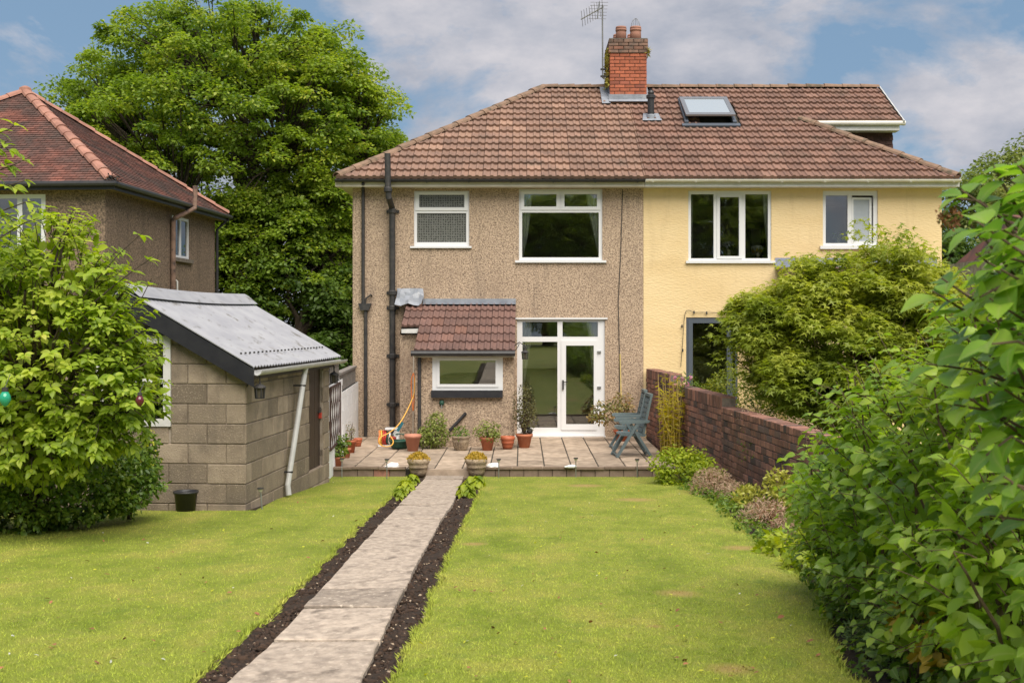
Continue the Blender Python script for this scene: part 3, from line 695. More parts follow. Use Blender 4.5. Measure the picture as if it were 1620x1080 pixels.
# ================================================================== HOUSES
Y0 = 24.3
def wx(px): return PX(px, Y0)
def wz(py): return PZ(py, Y0)
def rect(a, b, t, u): return (wx(a), wx(b), wz(u), wz(t))
EY, EZ, TAN, AR = 23.95, 5.32, 0.627, 4.33
XL, XR = -3.81, 8.95
XM = 2.52
COSP = 1 / math.sqrt(1 + TAN * TAN); SINP = TAN * COSP
def roof_pt(x, d, h=0.0): return Vector((x, EY + d - h * SINP, EZ + TAN * d + h * COSP))
HX0, HX1 = wx(558), wx(1490)
house = root('pebbledash_house', 'brown pebbledash half of the semi-detached pair with black pipes and white framed windows', 'house', (-.5, Y0, 0))
yhouse = root('yellow_house', 'yellow rendered half of the semi-detached pair with a rooflight and roof dormer', 'house', (5.6, Y0, 0))

def window(hs, outer, panes, label=None, sashes=(), sill=None, name='window', yf=None, m='upvc', gm='glass', depth=.07, sill_m=None, fmap=None, pane_m=None):
    r = fmap or rect
    yf = Y0 + .035 if yf is None else yf
    x0, x1, z0, z1 = r(*outer)
    mb = MB(); mb.plate(x0, x1, z0, z1, [r(*p) for p in panes], yf, yf + depth)
    w = mb.build(name, m, hs, label=label)
    for (so, si) in sashes:
        mb = MB(); mb.plate(*r(*so), [r(*si)], yf - .018, yf + .002); mb.build('sash', m, w)
    for i, p in enumerate(panes):
        a, b, c, d = r(*p); mb = MB(); mb.box(a - .008, b + .008, yf + .03, yf + .036, c - .008, d + .008)
        mb.build('pane', (pane_m[i] if pane_m else gm), w)
    if sill:
        a, b, c, d = r(*sill); mb = MB(); mb.box(a, b, yf - .085, yf + .01, c, d); mb.build('sill', sill_m or m, w)
    return w

# --- left half: rear wall with openings
W_bath = (654.8, 742.3, 302, 390); W_bed = (821, 953, 299, 412.6); W_door = (818, 957, 505, 692)
mb = MB(); mb.plate(HX0, XM - .002, -.1, 5.19, [rect(*W_bath), rect(*W_bed), rect(818, 957, 505, 693.5)], Y0, Y0 + .25)
mb.box(HX0, HX0 + .25, Y0 + .25, 32.1, -.1, 5.19); mb.box(HX0 + .25, XM - .002, 31.85, 32.1, -.1, 5.19)
mb.build('wall', 'dash', house)
mb = MB()
mb.box(HX0 + .25, XM - .13, Y0 + 3.6, Y0 + 3.7, 0, 5.15); mb.box(HX0 + .25, XM - .13, Y0 + .25, Y0 + 3.6, 2.52, 2.68)
mb.box(HX0 + .25, XM - .13, Y0 + .25, Y0 + 3.6, 5.1, 5.16); mb.box(-.6, -.5, Y0 + .25, Y0 + 3.6, 0, 5.1); mb.box(XM - .13, XM - .004, Y0 + .25, Y0 + 3.6, 0, 5.15)
mb.build('inner_wall', 'room', house)
mb = MB(); mb.box(HX0 + .25, XM - .13, Y0 + .25, Y0 + 3.6, -.02, .04); mb.build('room_floor', 'carpet', house)
window(house, W_bath, [(663, 734.5, 308, 328), (659.4, 737.5, 337, 383)], 'small white upstairs window with patterned obscure glass', sashes=[((657, 740, 304, 333), (663, 734.5, 308, 328))], sill=(649, 746, 389.5, 392.5), pane_m=['pattern', 'pattern'])
window(house, W_bed, [(829.4, 880.4, 307, 326.6), (893, 944.5, 307, 326.6), (826, 947.5, 336, 407)], 'large white upstairs window with two top lights', sashes=[((824, 886, 302, 332), (829.4, 880.4, 307, 326.6)), ((888, 950, 302, 332), (893, 944.5, 307, 326.6))], sill=(815, 959, 412, 415.5))
pd_ = window(house, W_door, [(826.5, 882, 509, 532.5), (890, 946, 509, 532.5), (826.5, 882, 540.5, 676.5), (895.5, 939.5, 546.5, 671)], 'white patio door with side light and two top lights',
             sashes=[((888, 944, 538.5, 680), (895.5, 939.5, 546.5, 671))], sill=(812, 958, 688.5, 692), name='patio_door')
for py in (555, 611): MB().box(wx(945), wx(951), Y0 + .0, Y0 + .035, wz(py + 3), wz(py)).build('hinge', 'steel', pd_)
mb = MB(); mb.box(wx(889.5), wx(892), Y0 - .02, Y0 + .018, wz(616), wz(601)); mb.bar((wx(890.5), Y0 - .035, wz(604)), (wx(898), Y0 - .035, wz(604)), .018, .018); mb.build('handle', 'iron', pd_)
mb = MB(); mb.box(wx(815), wx(961), Y0 - .03, Y0 + .04, wz(505) , wz(502.5)); mb.build('drip_trim', 'upvc', pd_)

# roof deck, soffits, fascias
def slope_quad(mbx, a, b, c, d): mbx.quad(a, b, c, d)
ML, MR = XL + AR, XR - AR
DX, DD = 8.6, 2.53       # dormer: gable plane and eave distance up the slope
mb = MB()
mb._a([roof_pt(XL, 0, -.02), roof_pt(XM, 0, -.02), roof_pt(XM, AR, -.02), roof_pt(ML, AR, -.02)], [(0, 1, 2, 3)])
back = EY + 2 * AR
rz_ = EZ + TAN * AR
mb._a([(XL, EY, EZ - .02), (ML, EY + AR, rz_ - .02), (XL, back, EZ - .02)], [(0, 1, 2)])
mb._a([(XL, back, EZ - .02), (ML, EY + AR, rz_ - .02), (XM, EY + AR, rz_ - .02), (XM, back, EZ - .02)], [(0, 1, 2, 3)])
mb.build('roof', 'mortar_d', house)
mb = MB()
mb._a([roof_pt(XM, 0, -.02), roof_pt(XR, 0, -.02), roof_pt(XR - DD, DD, -.02), roof_pt(DX, DD, -.02), roof_pt(DX, AR, -.02), roof_pt(XM, AR, -.02)], [(0, 1, 2, 3, 4, 5)])
mb._a([(XR, EY, EZ - .02), (XR, back, EZ - .02), (XR - AR, EY + AR, rz_ - .02)], [(0, 1, 2)])
mb._a([(XM, back, EZ - .02), (XM, EY + AR, rz_ - .02), (DX, EY + AR, rz_ - .02), (DX, back, EZ - .02)], [(0, 1, 2, 3)])
mb.build('roof', 'mortar_d', yhouse)

def tile_mesh(name, w, g, m, clipx=None, th=.05, roll=.026, x0=0.0):
    """interlocking tile with two rolls; local x across, y up the slope, z out; clipx(y)->(lo,hi)"""
    prof = []
    ph = [(0, 0), (.06, .9), (.17, 1), (.25, .35), (.30, 0), (.46, 0), (.52, .25), (.57, .9), (.68, 1), (.76, .3), (.80, 0), (1.0, 0)]
    mbx = MB(); n = len(ph); vs = []
    lap = g * 1.12
    for (y, base) in ((0, th + .012), (lap, .006)):
        for t, h in ph:
            x = x0 + .002 + (w - .004) * t
            if clipx: lo, hi = clipx(y); x = min(max(x, lo), hi)
            vs.append((x, y, base + roll * h * (1.0 if y == 0 else .95)))
    for t, h in ph:
        x = x0 + .002 + (w - .004) * t
        if clipx: lo, hi = clipx(0); x = min(max(x, lo), hi)
        vs.append((x, 0.0, roll * h * .5 - .004))
    fs = [(i, i + 1, n + i + 1, n + i) for i in range(n - 1)] + [(2 * n + i, 2 * n + i + 1, i + 1, i) for i in range(n - 1)]
    mbx._a(vs, fs)
    return mbx.mesh(name, m)
def lay_tiles(parent, name, origin, ax, up, out_, ucount, rows, w, g, m, lo_f, hi_f, skip=None, jit=.004):
    """origin: slope origin; lo_f/hi_f give the x limits at a slope distance"""
    shared = tile_mesh(name, w, g, m)
    cnt = 0
    for r in range(rows):
        v0 = r * g; v1 = v0 + g
        for k in range(ucount):
            u0 = k * w; u1 = u0 + w
            if u1 <= max(lo_f(v0), lo_f(v1)) + .03 and u1 <= min(lo_f(v0), lo_f(v1)) + .03: continue
            if u0 >= hi_f(v0) - .03 or u1 <= lo_f(v0) + .03: continue
            if skip and skip((u0 + u1) / 2, (v0 + v1) / 2): continue
            cut = u0 < max(lo_f(v0), lo_f(v1)) or u1 > min(hi_f(v0), hi_f(v1))
            tilt = random.uniform(-jit, jit)
            o = origin + ax * u0 + up * v0 + out_ * tilt
            me = shared
            if cut:
                me = tile_mesh(name, w, g, m, clipx=lambda y, u0=u0, v0=v0: (lo_f(v0 + y) - u0, max(lo_f(v0 + y), hi_f(v0 + y)) - u0))
            inst(name, me, parent, frame_m(o, ax, up, out_)); cnt += 1
    return cnt
ax = Vector((1, 0, 0)); up = Vector((0, COSP, SINP)); ou = Vector((0, -SINP, COSP))
SL = AR / COSP; ROWS = 15; GA = SL / ROWS
def chim_skip(x, v):
    d = v * COSP; return 2.0 < x < 3.0 and d > 3.62
lay_tiles(house, 'roof_tile', roof_pt(XL, -.03), ax, up, ou, 22, ROWS, .2998, GA, 'tile', lambda v: v * COSP, lambda v: XM - XL, skip=lambda u, v: chim_skip(XL + u, v))
def r_hi(v):
    d = v * COSP
    return (XR - d if d < DD - .12 else DX) - XM
lay_tiles(yhouse, 'roof_tile', roof_pt(XM, -.03), ax, up, ou, 23, ROWS, .2998, GA, 'tile_r', lambda v: 0.0, r_hi, skip=lambda u, v: chim_skip(XM + u, v) or (4.06 < XM + u < 5.05 and 2.4 < v * COSP < 3.55))
# side slope of the left half: joined tiles
def joined_tiles(parent, name, m, origin, axv, upv, ouv, cols, rows, w, g, lo_f, hi_f, th=.03, tri_only=False):
    mbx = MB()
    for r in range(rows):
        for k in range(cols):
            off = (w / 2 if (r % 2 and tri_only) else 0)
            u0, u1 = k * w - off + .004, (k + 1) * w - off - .004; v0, v1 = r * g, (r + 1) * g * 1.0 + g * .1
            a0, b0 = max(u0, lo_f(v0)), min(u1, hi_f(v0)); a1, b1 = max(u0, lo_f(v1)), min(u1, hi_f(v1))
            if b0 - a0 < .01: continue
            if b1 < a1: a1 = b1 = (max(lo_f(v1), min(a1, hi_f(v1))))
            rr = random.random() * .98 + .01; t = th * random.uniform(.85, 1.2)
            p = lambda u, v, h: origin + axv * u + upv * v + ouv * h
            q = [p(a0, v0, t), p(b0, v0, t), p(b1, v1, .004), p(a1, v1, .004), p(a0, v0, -.002), p(b0, v0, -.002)]
            mbx._a(q, [(0, 1, 2, 3), (4, 5, 1, 0)], rr)
    o = mbx.build(name, m, parent); o['kind'] = 'stuff'; return o
axs = Vector((0, -1, 0)); ups = Vector((COSP, 0, SINP)); ous = Vector((-SINP, 0, COSP))
joined_tiles(house, 'side_slope_tiles', 'tile', Vector((XL, back, EZ)), axs, ups, ous, 29, 15, .3, GA, lambda v: v * COSP, lambda v: 2 * AR - v * COSP)

def capped(parent, name, a, b, m, r=.115, n=None, upv=(0, 0, 1), lift=.02):
    a = Vector(a); b = Vector(b); d = (b - a); Ln = d.length; d.normalize(); u = Vector(upv); s = d.cross(u).normalized(); u = s.cross(d).normalized()
    n = n or max(1, round(Ln / .44)); l = Ln / n
    mbx = MB(); K = 6; vs = []
    for (x, rr) in ((0, r * 1.14), (l * 1.04, r * .92), (0, r * .88)):
        vs += [(x, -math.cos(math.pi * k / K) * rr, math.sin(math.pi * k / K) * rr * .75 - .03) for k in range(K + 1)]
    fs = [(k, k + 1, K + 2 + k, K + 1 + k) for k in range(K)] + [(2 * K + 2 + k, 2 * K + 3 + k, k + 1, k) for k in range(K)]
    mbx._a(vs, fs); me = mbx.mesh(name, m)
    for i in range(n):
        inst(name, me, parent, frame_m(a + d * (l * i) + u * (lift + random.uniform(-.006, .006)), d, -s, u))
capped(house, 'hip_tile', roof_pt(XL + .02, .02), roof_pt(ML, AR), 'ridge', lift=.05)
capped(house, 'ridge_tile', (2.06, EY + AR, rz_ + .02), (ML - .05, EY + AR, rz_ + .02), 'ridge', r=.12)
capped(yhouse, 'ridge_tile', (2.94, EY + AR, rz_ + .02), (DX, EY + AR, rz_ + .02), 'ridge', r=.12)
capped(yhouse, 'hip_tile', roof_pt(XR - .02, .02), roof_pt(XR - DD - .1, DD + .1), 'ridge', lift=.05)

# eaves
def eaves(parent, x0, x1, gm, fm, gut_r=.056):
    z = EZ
    mb = MB(); mb.box(x0, x1, EY + .03, EY + .055, 5.15, z - .01); mb.build('fascia', fm, parent)
    mb = MB(); mb.box(x0, x1, EY + .055, Y0, 5.155, 5.175); mb.build('soffit', fm, parent)
    mb = MB(); n = 10; L0 = x0; pr = []
    for k in range(n + 1):
        a = math.pi * (k / n); pr.append((EY - .035 - math.cos(a) * gut_r, z - .03 - math.sin(a) * gut_r))
    pr += [(y, zz) for y, zz in [(EY - .035 + gut_r * .88, z - .03)]] + [(EY - .035 - math.cos(math.pi * (1 - k / n)) * gut_r * .88, z - .03 - math.sin(math.pi * (1 - k / n)) * gut_r * .88) for k in range(1, n)] + [(EY - .035 - gut_r * .88, z - .03)]
    mb.prism([(x0, y, zz) for y, zz in pr], (x1 - x0, 0, 0))
    g = mb.build('gutter', gm, parent)
    mb = MB()
    nb_ = int((x1 - x0) / .9)
    for i in range(nb_ + 1):
        x = x0 + .15 + i * (x1 - x0 - .3) / nb_
        mb.box(x - .012, x + .012, EY - .096, EY + .03, z - .093, z - .087)
    mb.build('gutter_bracket', gm, g)
eaves(house, XL - .02, XM - .006, 'black', 'cream'); eaves(yhouse, XM + .006, XR + .02, 'white_gutter', 'white_paint')
mb = MB(); mb.box(XL + .05, XL + .075, EY + .06, back, 5.15, EZ - .01); mb.box(XL + .075, HX0, Y0, back, 5.155, 5.175); mb.build('side_fascia', 'cream', house)
mb = MB(); mb.box(XR - .075, XR - .05, EY + .06, back, 5.15, EZ - .01); mb.box(HX1, XR - .075, Y0, back, 5.155, 5.175); mb.build('side_fascia', 'white_paint', yhouse)

# chimney
cx0, cx1, cy0, cy1 = PX(965, 27.5), PX(1023, 27.5), 27.5, 28.9
czt, czh, czb = PZ(84, 27.5), PZ(62, 27.5), 7.35
chim = MB().box(cx0 + .012, cx1 - .012, cy0 + .012, cy1 - .012, czb, czh - .01).build('chimney', 'mortar_d', house, label='orange brick chimney stack with four clay pots')
def brick_mesh(name, l, d, h, m, ch=.006):
    mbx = MB(); vs = []
    for (yy, i) in ((0, ch), (ch, 0)):
        vs += [(i, yy, i), (l - i, yy, i), (l - i, yy, h - i), (i, yy, h - i)]
    vs += [(0, d, 0), (l, d, 0), (l, d, h), (0, d, h)]
    fs = [(0, 1, 2, 3)] + [(4 + k, 4 + (k + 1) % 4, (k + 1) % 4, k) for k in range(4)] + [(8 + k, 8 + (k + 1) % 4, 4 + (k + 1) % 4, 4 + k) for k in range(4)]
    mbx._a(vs, fs); return mbx.mesh(name, m)
bmc = {}
def lay_face(parent, name, p0, axv, nv, length, z0, z1, pitch_h, pitch_l, m, depth=.05, joint=.012, phase=0, proud=.0, start=0, headers=False, zlim=None):
    """one face of brickwork: axv along, nv inward"""
    r = 0; z = z0
    while z + pitch_h * .6 < z1:
        off = -(pitch_l / 2 if (r + phase) % 2 else 0); u = off
        while u < length - .02:
            a = max(u, 0); b = min(u + pitch_l, length)
            l = round(b - a - (joint if b < length else 0), 3)
            if l > .03:
                key = (name, l, m, round(pitch_h, 4), depth)
                if key not in bmc: bmc[key] = brick_mesh(name, l, depth, pitch_h - joint, m)
                o = Vector(p0) + axv * a + Vector((0, 0, z)) - nv * (proud + random.uniform(0, .004))
                inst(name, bmc[key], parent, frame_m(o, axv, nv, Vector((0, 0, 1))))
            u += pitch_l
        z += pitch_h; r += 1
CH = .0817
n_sh = 15; zb0 = czt - n_sh * CH
for (z0, z1, ex, m) in ((zb0, czt, 0, 'brick_o'), (czt, czh, .028, 'brick_head')):
    lay_face(chim, 'brick', (cx0 - ex, cy0 - ex, 0), Vector((1, 0, 0)), Vector((0, 1, 0)), cx1 - cx0 + 2 * ex, z0, z1, CH, .236, m)
    lay_face(chim, 'brick', (cx0 - ex, cy1 + ex, 0), Vector((0, -1, 0)), Vector((1, 0, 0)), cy1 - cy0 + 2 * ex, z0, z1, CH, .236, m, phase=1)
    lay_face(chim, 'brick', (cx1 + ex, cy0 - ex, 0), Vector((0, 1, 0)), Vector((-1, 0, 0)), cy1 - cy0 + 2 * ex, z0, z1, CH, .236, m, phase=1)
mb = MB(); mb.box(cx0 - .02, cx1 + .02, cy0 - .02, cy1 + .02, czh - .004, czh + .015); mb.build('flaunching', 'mortar', chim)
for (px, Yp, r) in ((982.5, 27.75, .125), (1005.5, 27.75, .13), (981, 28.5, .125), (1005, 28.5, .125)):
    x = PX(px, Yp) if Yp < 28 else PX(982.5 if px < 990 else 1005.5, 27.75); mb = MB()
    mb.lathe([(r * 1.04, 0), (r * 1.0, .2), (r * .96, .24), (r * 1.06, .245), (r * 1.06, .29), (r * .95, .295), (r * 1.04, .30), (r * 1.0, .345), (r * .84, .345), (r * .82, .1)], (x, Yp, czh), 18)
    mb.build('chimney_pot', 'clay_ridge', chim, smooth=True)
mb = MB()
for k in range(6):
    a = math.pi * k / 6; x = PX(1005.5, 27.75)
    mb.tube([(x + math.cos(a) * .11 * math.cos(t), 27.75 + math.sin(a) * .11 * math.cos(t), czh + .33 + .22 * math.sin(t)) for t in np.linspace(0, math.pi, 8)], .003, 4)
mb.build('bird_guard', 'aerial', chim)
mb = MB()
fz = PZ(160, 27.5)
mb.box(cx0 - .03, cx1 + .03, cy0 - .05, cy0 - .006, fz + .02, PZ(150, 27.5)); mb.quad((cx0 - .03, cy0 - .04, fz + .04), (cx0 - .03, cy0 - .22, fz - .05), (cx1 + .03, cy0 - .22, fz - .05), (cx1 + .03, cy0 - .04, fz + .04))
for sx, x0, x1 in ((-1, cx0 - .2, cx0 - .004), (1, cx1 + .004, cx1 + .08)):
    q = [roof_pt(x0, 27.3 - EY, .075), roof_pt(x1, 27.3 - EY, .075), roof_pt(x1, 28.25 - EY, .075), roof_pt(x0, 28.25 - EY, .075)]; mb._a(q, [(0, 1, 2, 3)])
xs_ = cx0 - .006
mb._a([(xs_, 27.45, PZ(150, 27.5) - .1), (xs_, 28.3, rz_ - .05), (xs_, 28.3, rz_ + .25), (xs_, 27.45, PZ(150, 27.5) + .02)], [(0, 1, 2, 3)])
mb.build('lead_flashing', 'lead', chim)
# moss on the left flank
k = 700; Pm = np.stack([np.full(k, cx0 - .03) + rng.uniform(-.05, .02, k), rng.uniform(27.48, 28.3, k), rng.uniform(7.95, 8.85, k)], 1)
Pm = Pm[rng.random(k) < .35 + .6 * np.abs(np.sin(Pm[:, 2] * 7 + Pm[:, 1] * 3))]
leaf_cloud('moss', Pm, nrm(rng.normal(size=Pm.shape)), rng.normal(size=Pm.shape), rng.uniform(.03, .08, len(Pm)), T_TWO, 'moss', chim, kind='stuff')
Pm = np.stack([np.full(60, cx1 + .03), rng.uniform(27.42, 27.8, 60), rng.uniform(8.62, 8.8, 60)], 1)
leaf_cloud('weed', Pm, nrm(rng.normal(size=Pm.shape)), rng.normal(size=Pm.shape) + [1, 0, .5], rng.uniform(.06, .13, 60), T_NARROW, 'moss', chim, kind='stuff')

# aerial
ar = root('aerial', 'grey television aerial on a thin mast clamped beside the chimney', 'aerial', (PX(953.5, 27.7), 27.7, PZ(122, 27.7)))
Yq = 27.7
mb = MB(); mb.tube([P(953.5, 124, Yq), P(953, 8, Yq)], .018, 8); mb.build('mast', 'aerial', ar)
mb = MB(); mb.tube([P(919, 31, Yq), P(955, 11, Yq)], .016, 6); mb.tube([P(945, 30, Yq), P(948, 4, Yq)], .014, 6); mb.build('boom', 'aerial', ar)
mb = MB()
for t in np.linspace(.05, .95, 9):
    c = P(919 + 36 * t, 31 - 20 * t, Yq); mb.tube([c + Vector((-.03, -.22, .13)), c + Vector((.03, .22, -.13))], .005, 4)
for t in np.linspace(0, 1, 6):
    c = P(945 + 3 * t, 30 - 26 * t, Yq); mb.tube([c + Vector((-.2, .1, .03)), c + Vector((.2, -.1, -.03))], .005, 4)
mb.build('element', 'aerial', ar)
mb = MB()
for py in (110, 121): mb.box(PX(950, Yq), cx0 + .02, Yq - .03, Yq + .03, PZ(py + 1.2, Yq), PZ(py - 1.2, Yq))
mb.build('bracket', 'iron', ar)

# flue terminal + rooflight (yellow house roof)
def d_of(py):       # slope distance whose height projects to py
    k = (CY - py) / F; return (k * EY - (EZ - CZ)) / (TAN - k)
dv = d_of(194); Yv = EY + dv
fl = MB(); xc = PX(1030.5, Yv)
fl.lathe([(.075, -.05), (.075, PZ(155, Yv) - PZ(190, Yv)), (.105, PZ(155, Yv) - PZ(190, Yv) + .01), (.105, PZ(150, Yv) - PZ(190, Yv)), (.06, PZ(148, Yv) - PZ(190, Yv)), (.075, PZ(146, Yv) - PZ(190, Yv)), (.05, PZ(142, Yv) - PZ(190, Yv)), (0, PZ(141, Yv) - PZ(190, Yv))], (xc, Yv + .1, PZ(190, Yv)), 14)
fo = fl.build('flue_pipe', 'black', yhouse, smooth=False)
mb = MB(); mb.lathe([(.105, -.08), (.1, .12), (.08, .14)], (xc, Yv + .1, PZ(190, Yv)), 14)
x0, x1 = PX(1016, Yv), PX(1047, Yv)
q = [roof_pt(x0, dv - .03, .07), roof_pt(x1, dv - .03, .07), roof_pt(x1 - .05, dv + .3, .08), roof_pt(x0 + .05, dv + .3, .08)]; mb._a(q, [(0, 1, 2, 3)])
mb.build('flue_flashing', 'lead', fo)
d0, d1 = d_of(203), d_of(163)
rx0a, rx1a = PX(1084, EY + d0), PX(1166, EY + d0)
def rl(u, v, h): return roof_pt(rx0a + (rx1a - rx0a) * u, d0 + (d1 - d0) * v, h)
def rbox(mbx, u0, u1, v0, v1, h0, h1):
    vs = [rl(u, v, h) for h in (h0, h1) for v in (v0, v1) for u in (u0, u1)]
    mbx._a(vs, [(0, 2, 3, 1), (4, 5, 7, 6), (0, 1, 5, 4), (2, 6, 7, 3), (0, 4, 6, 2), (1, 3, 7, 5)])
mb = MB(); rbox(mb, -.06, 1.06, -.03, .06, .05, .085); rbox(mb, 0, .07, .06, 1, .0, .12); rbox(mb, .93, 1, .06, 1, .0, .12); rbox(mb, .07, .93, .92, 1, .0, .13)
rlw = mb.build('rooflight', 'slate_grey', yhouse, label='grey framed rooflight propped slightly open')
mb = MB()
def rl2(u, v, h): return rl(u, v, h + .10 * (1 - v))
def rbox2(mbx, u0, u1, v0, v1, h0, h1):
    vs = [rl2(u, v, h) for h in (h0, h1) for v in (v0, v1) for u in (u0, u1)]
    mbx._a(vs, [(0, 2, 3, 1), (4, 5, 7, 6), (0, 1, 5, 4), (2, 6, 7, 3), (0, 4, 6, 2), (1, 3, 7, 5)])
for a in ((.02, .1, .12, .98), (.9, .98, .12, .98), (.1, .9, .12, .22), (.1, .9, .88, .98)): rbox2(mb, a[0], a[1], a[2], a[3], .125, .165)
mb.build('sash', 'steel', rlw)
mb = MB(); rbox2(mb, .1, .9, .22, .88, .13, .15); mb.build('pane', 'skyglass', rlw)

# dormer on the right
Yd = EY + DD; zde = EZ + TAN * DD
dm = MB().box(XR - 3.3, PX(1411, Yd + .4), Yd + .35, Yd + 3.2, zde - 1.35, zde - .05).build('dormer_wall', 'mortar_d', yhouse, label='dark brown tile-hung dormer wall')
dx1 = PX(1411, Yd + .4); row = 0; z = zde - .16
while z > zde - 1.3:
    k = 0
    while True:
        a = dx1 - .01 - (k + 1) * .17 + (0.085 if row % 2 else 0); b = min(a + .164, dx1 + .004); k += 1
        if a < XR - 3.0: break
        mb = MB(); e = random.uniform(0, .006); mb._a([(a, Yd + .33 - e - .014, z - .1), (b, Yd + .33 - e - .014, z - .1), (b, Yd + .335, z + .02), (a, Yd + .335, z + .02), (a, Yd + .345, z - .1), (b, Yd + .345, z - .1)], [(0, 1, 2, 3), (4, 5, 1, 0), (5, 2, 1), (4, 0, 3)])
        mb.build('hung_tile', 'tilehang', dm)
    z -= .1; row += 1
mb = MB(); xa, xb = PX(1303, Yd), PX(1424, Yd)
mb.box(xa, xb, Yd + .04, Yd + .065, zde - .18, zde - .03); mb.box(xa, xb, Yd + .065, Yd + .36, zde - .185, zde - .165); mb.build('dormer_fascia', 'white_paint', yhouse)
mb = MB(); mb.tube([(PX(1288, Yd), Yd, zde - .02), (PX(1432, Yd), Yd, zde - .02)], .055, 8); mb.build('dormer_gutter', 'white_gutter', yhouse)
mb = MB(); mb.bar(roof_pt(DX + .03, DD - .05, .0), roof_pt(DX + .03, AR, .0), .03, .13, up=ou); mb.build('verge_board', 'grey_gutter', yhouse)
mb = MB(); mb._a([(DX - .1, Yd + .36, zde - 1.2), (DX - .1, EY + 2 * AR, EZ), (DX - .1, EY + AR, rz_ - .05), (DX - .1, Yd + .36, zde)], [(0, 1, 2, 3)]); mb.build('gable', 'tilehang', yhouse)

# --- yellow half: wall and windows
V1 = (1089, 1220.4, 301.6, 413); V2 = (1302, 1389, 301.6, 394); VD = (1085.5, 1167, 502, 691)
mb = MB(); mb.plate(XM + .002, HX1, -.1, 5.19, [rect(*V1), rect(*V2), rect(*VD)], Y0 + .004, Y0 + .25)
mb.box(HX1 - .25, HX1, Y0 + .25, 32.1, -.1, 5.19); mb.box(XM + .002, HX1 - .25, 31.85, 32.1, -.1, 5.19)
mb.build('wall', 'yellow', yhouse)
mb = MB(); mb.box(XM + .13, HX1 - .25, Y0 + 3.2, Y0 + 3.3, 0, 5.15); mb.box(XM + .13, HX1 - .25, Y0 + .25, Y0 + 3.2, 2.52, 2.68); mb.box(XM + .13, HX1 - .25, Y0 + .25, Y0 + 3.2, 5.1, 5.16); mb.box(5.8, 5.9, Y0 + .25, Y0 + 3.2, 0, 5.1)
mb.build('inner_wall', 'room', yhouse)
mb = MB(); mb.box(XM + .13, HX1 - .25, Y0 + .25, Y0 + 3.2, -.02, .04); mb.build('room_floor', 'carpet', yhouse)
window(yhouse, V1, [(1093.5, 1129.5, 307, 408.5), (1139.3, 1169.6, 311.5, 405), (1179.5, 1215.6, 307, 408.5)], 'white three-light upstairs window with flowers behind it', sashes=[((1134.5, 1174.5, 306.5, 409), (1139.3, 1169.6, 311.5, 405))], sill=(1085, 1226, 412.5, 416.5))
w2 = window(yhouse, V2, [(1307, 1341.7, 309, 384.5), (1348.5, 1382.5, 309, 384.5)], 'white two-light upstairs window with its frosted right sash tilted open', sill=(1297, 1393, 389, 394), pane_m=['glass', 'glass'])
for o in [c for c in w2.children if c.name.startswith('pane')][1:]: bpy.data.objects.remove(o)
x0, x1, z0, z1 = rect(1349, 1381.5, 312, 385)
mb = MB(); fw = .05
hinge = Vector((x0, Y0 + .03, 0)); ang = R(13)
def tilt(x, y, z): dx = x - x0; return (x0 + dx * math.cos(ang) + y * math.sin(ang) , Y0 + .05 + dx * math.sin(ang) * -1 * -.35 + y, z)
mbs = MB(); mbs.plate(x0, x1, z0, z1, [(x0 + fw * .6, x1 - fw, z0 + fw, z1 - fw * .9)], -.02, .03)
mbs.v = [tilt(*q) for q in mbs.v]; mbs.build('sash', 'upvc', w2)
mbs = MB(); mbs.box(x0 + fw * .6, x1 - fw, 0, .008, z0 + fw, z1 - fw * .9); mbs.v = [tilt(*q) for q in mbs.v]; mbs.build('pane', 'frost', w2, label='frosted glass pane of the open sash')
window(yhouse, VD, [(1096, 1150, 511, 685), (1159, 1163.5, 511, 685)], 'dark grey framed patio door', sashes=[((1089, 1156, 505, 690), (1096, 1150, 511, 685))], m='slate_grey', name='patio_door', yf=Y0 + .02)
# lean-to at the back of the yellow half
lx0, lx1, ly = wx(1226), HX1 + .05, 22.0
lzt, lzb = wz(424), 2.72
mb = MB(); mb.plate(lx0 + .08, lx1 - .08, -.1, lzb - .08, [(6.2, 7.6, .9, 2.0)], ly + .25, ly + .45); mb.box(lx0 + .08, lx0 + .28, ly + .45, Y0, -.1, lzb); mb.box(lx1 - .28, lx1 - .08, ly + .45, Y0, -.1, lzb)
ext = mb.build('extension', 'yellow', yhouse, label='single-storey lean-to extension behind the maple')
su = Vector((0, Y0 - ly, lzt - lzb)); sl_len = su.length; su.normalize(); so = Vector((1, 0, 0)).cross(su)
nrow = 8; ng = sl_len / nrow; ncol = int((lx1 - lx0) / .3)
tm = tile_mesh('extension_tile', .2998, ng, 'tile_p')
for r_ in range(nrow):
    for c_ in range(ncol): inst('extension_tile', tm, ext, frame_m(Vector((lx0, ly, lzb)) + Vector((1, 0, 0)) * .3 * c_ + su * (ng * r_) + so * random.uniform(-.003, .003), Vector((1, 0, 0)), su, so))
mb = MB(); mb.box(lx0, lx0 + ncol * .3, Y0 - .14, Y0 - .004, lzt + .0, lzt + .015); mb.box(wx(1226), wx(1482), Y0 - .02, Y0 - .002, lzt, wz(408)); mb.build('lead_flashing', 'lead_b', ext)
mb = MB(); mb.tube([(lx0, ly - .03, lzb - .02), (lx1, ly - .03, lzb - .02)], .055, 8); mb.build('extension_gutter', 'white_gutter', ext)

